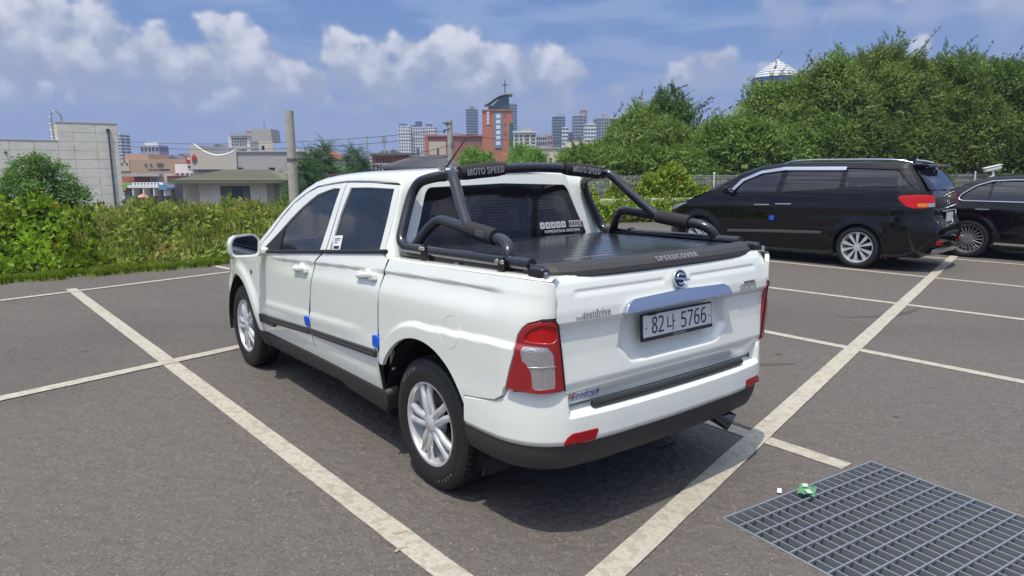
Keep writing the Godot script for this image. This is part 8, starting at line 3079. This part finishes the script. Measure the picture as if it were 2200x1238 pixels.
# ------------------------------------------------------------------ small things in the car park
func make_details() -> void:
	# drain grate: frame, bearing bars, cross rods, and the sump under it
	var g := thing("drain_grate", "galvanised steel drain grate set in the asphalt at the lower right", "drain grate")
	g.transform = grate_xf()
	var W := 1.27
	var L := 1.02
	var m := mb()
	m.span(Vector3(-0.004, -0.060, -0.004), Vector3(W + 0.004, 0.004, 0.006), 0.002)
	m.span(Vector3(-0.004, -0.060, L - 0.006), Vector3(W + 0.004, 0.004, L + 0.004), 0.002)
	m.span(Vector3(-0.004, -0.061, 0.006), Vector3(0.007, 0.003, L - 0.006), 0.002)
	m.span(Vector3(W - 0.007, -0.061, 0.006), Vector3(W + 0.004, 0.003, L - 0.006), 0.002)
	part("frame", m, M.galvanised, g)
	var n := 20
	var bar := mb()
	bar.box(Vector3.ZERO, Vector3(0.0065, 0.055, L - 0.012), 0.0012)
	var bm := bar.mesh()
	for i in range(1, n): put("bearing_bar", bm, M.galvanised, g, Vector3(W * i / n, -0.0285, L * 0.5))
	var rod := mb()
	rod.box(Vector3.ZERO, Vector3(W - 0.014, 0.012, 0.0085), 0.002)
	var rm := rod.mesh()
	var k := 1
	while k * 0.0945 < L - 0.02:
		put("cross_rod", rm, M.galvanised, g, Vector3(W * 0.5, -0.0005, k * 0.0945))
		k += 1
	m = mb()
	var d := -0.55
	m.flat(Vector3(0, d, 0), Vector3(W, d, 0), Vector3(W, d, L), Vector3(0, d, L), Vector3.UP)
	m.flat(Vector3(0, d, 0), Vector3(W, d, 0), Vector3(W, 0, 0), Vector3(0, 0, 0), Vector3(0, 0, 1))
	m.flat(Vector3(0, d, L), Vector3(W, d, L), Vector3(W, 0, L), Vector3(0, 0, L), Vector3(0, 0, -1))
	m.flat(Vector3(0, d, 0), Vector3(0, d, L), Vector3(0, 0, L), Vector3(0, 0, 0), Vector3(1, 0, 0))
	m.flat(Vector3(W, d, 0), Vector3(W, d, L), Vector3(W, 0, L), Vector3(W, 0, 0), Vector3(-1, 0, 0))
	part("sump", m, M.pit, g)
	# dropped packet and a scrap of paper on the grate's edge
	var t := thing("snack_packet", "crumpled green snack packet lying on the edge of the drain grate", "packet", grate_xf() * Vector3(0.60, 0.006, 0.045), 0.4)
	var rows := []
	for i in 9:
		var row := PackedVector3Array()
		for j in 6:
			row.push_back(Vector3((i - 4) * 0.0165, 0.007 + 0.0045 * sin(i * 1.9 + j * 0.7) + 0.003 * sin(j * 2.3 + i), (j - 2.5) * 0.017))
		rows.append(row)
	m = mb()
	grid(m, rows, Vector3.UP)
	part("wrapper", m, mat("packet_green", 0.10, 0.27, 0.13, 0.35), t)
	m = mb()
	m.box(Vector3(-0.03, 0.014, 0.01), Vector3(0.045, 0.003, 0.03), 0.001, Basis(Vector3.UP, 0.5))
	m.box(Vector3(0.04, 0.014, -0.015), Vector3(0.035, 0.003, 0.028), 0.001, Basis(Vector3(0, 0, 1), 0.12))
	part("printed_patch", m, mat("packet_pale", 0.45, 0.55, 0.50, 0.4), t)
	m = mb()
	m.box(Vector3.ZERO, Vector3(0.045, 0.002, 0.022), 0.001, Basis(Vector3(0, 0, 1), 0.12))
	var o := part("paper_scrap", m, M.white_print, self, grate_xf() * Vector3(0.47, 0.012, -0.03))
	o.rotation.y = 0.5
	tag(o, "white scrap of paper beside the green snack packet", "paper scrap")
	# dark twig on the asphalt
	m = mb()
	m.tube(curve3([Vector3(-0.06, 0.006, 0), Vector3(-0.02, 0.010, 0.012), Vector3(0.02, 0.008, -0.004), Vector3(0.06, 0.010, 0.01)], 3), 0.005, 6)
	tag(part("twig", m, M.cavity, self, Vector3(0.55, 0.004, 1.98)), "small black twig lying in the pickup's shadow", "twig")
	# security camera on its post behind the sedan
	var cp := look(2135, 366, 19.6)
	t = thing("security_camera", "white bullet security camera on a bracket, above the black sedan's roof", "camera", Vector3(cp.x, 0, cp.z), -0.55)
	m = mb()
	m.tube(PackedVector3Array([Vector3(0, 0, 0), Vector3(0, cp.y - 0.18, 0)]), 0.045, 12)
	m.box(Vector3(0, 0.01, 0), Vector3(0.22, 0.02, 0.22), 0.004)
	part("post", m, M.white_metal, t)
	m = mb()
	m.tube(PackedVector3Array([Vector3(0, cp.y - 0.19, 0), Vector3(0, cp.y - 0.15, 0)]), 0.10, 16)
	m.tube(PackedVector3Array([Vector3(0, cp.y - 0.16, 0), Vector3(0.01, cp.y - 0.06, 0), Vector3(-0.03, cp.y - 0.02, 0)]), 0.03, 10)
	part("bracket", m, M.white_metal, t)
	m = mb()
	var bs := Basis(Vector3(0, 0, 1), 0.20)
	m.box(Vector3(-0.03, cp.y + 0.045, 0), Vector3(0.52, 0.115, 0.13), 0.035, bs)
	m.box(Vector3(-0.045, cp.y + 0.108, 0), Vector3(0.54, 0.012, 0.15), 0.004, bs)
	part("housing", m, M.white_metal, t)
	m = mb()
	m.box(bs * Vector3(0.262, 0, 0) + Vector3(-0.03, cp.y + 0.045, 0), Vector3(0.012, 0.08, 0.09), 0.004, bs)
	part("lens_window", m, M.frit, t)
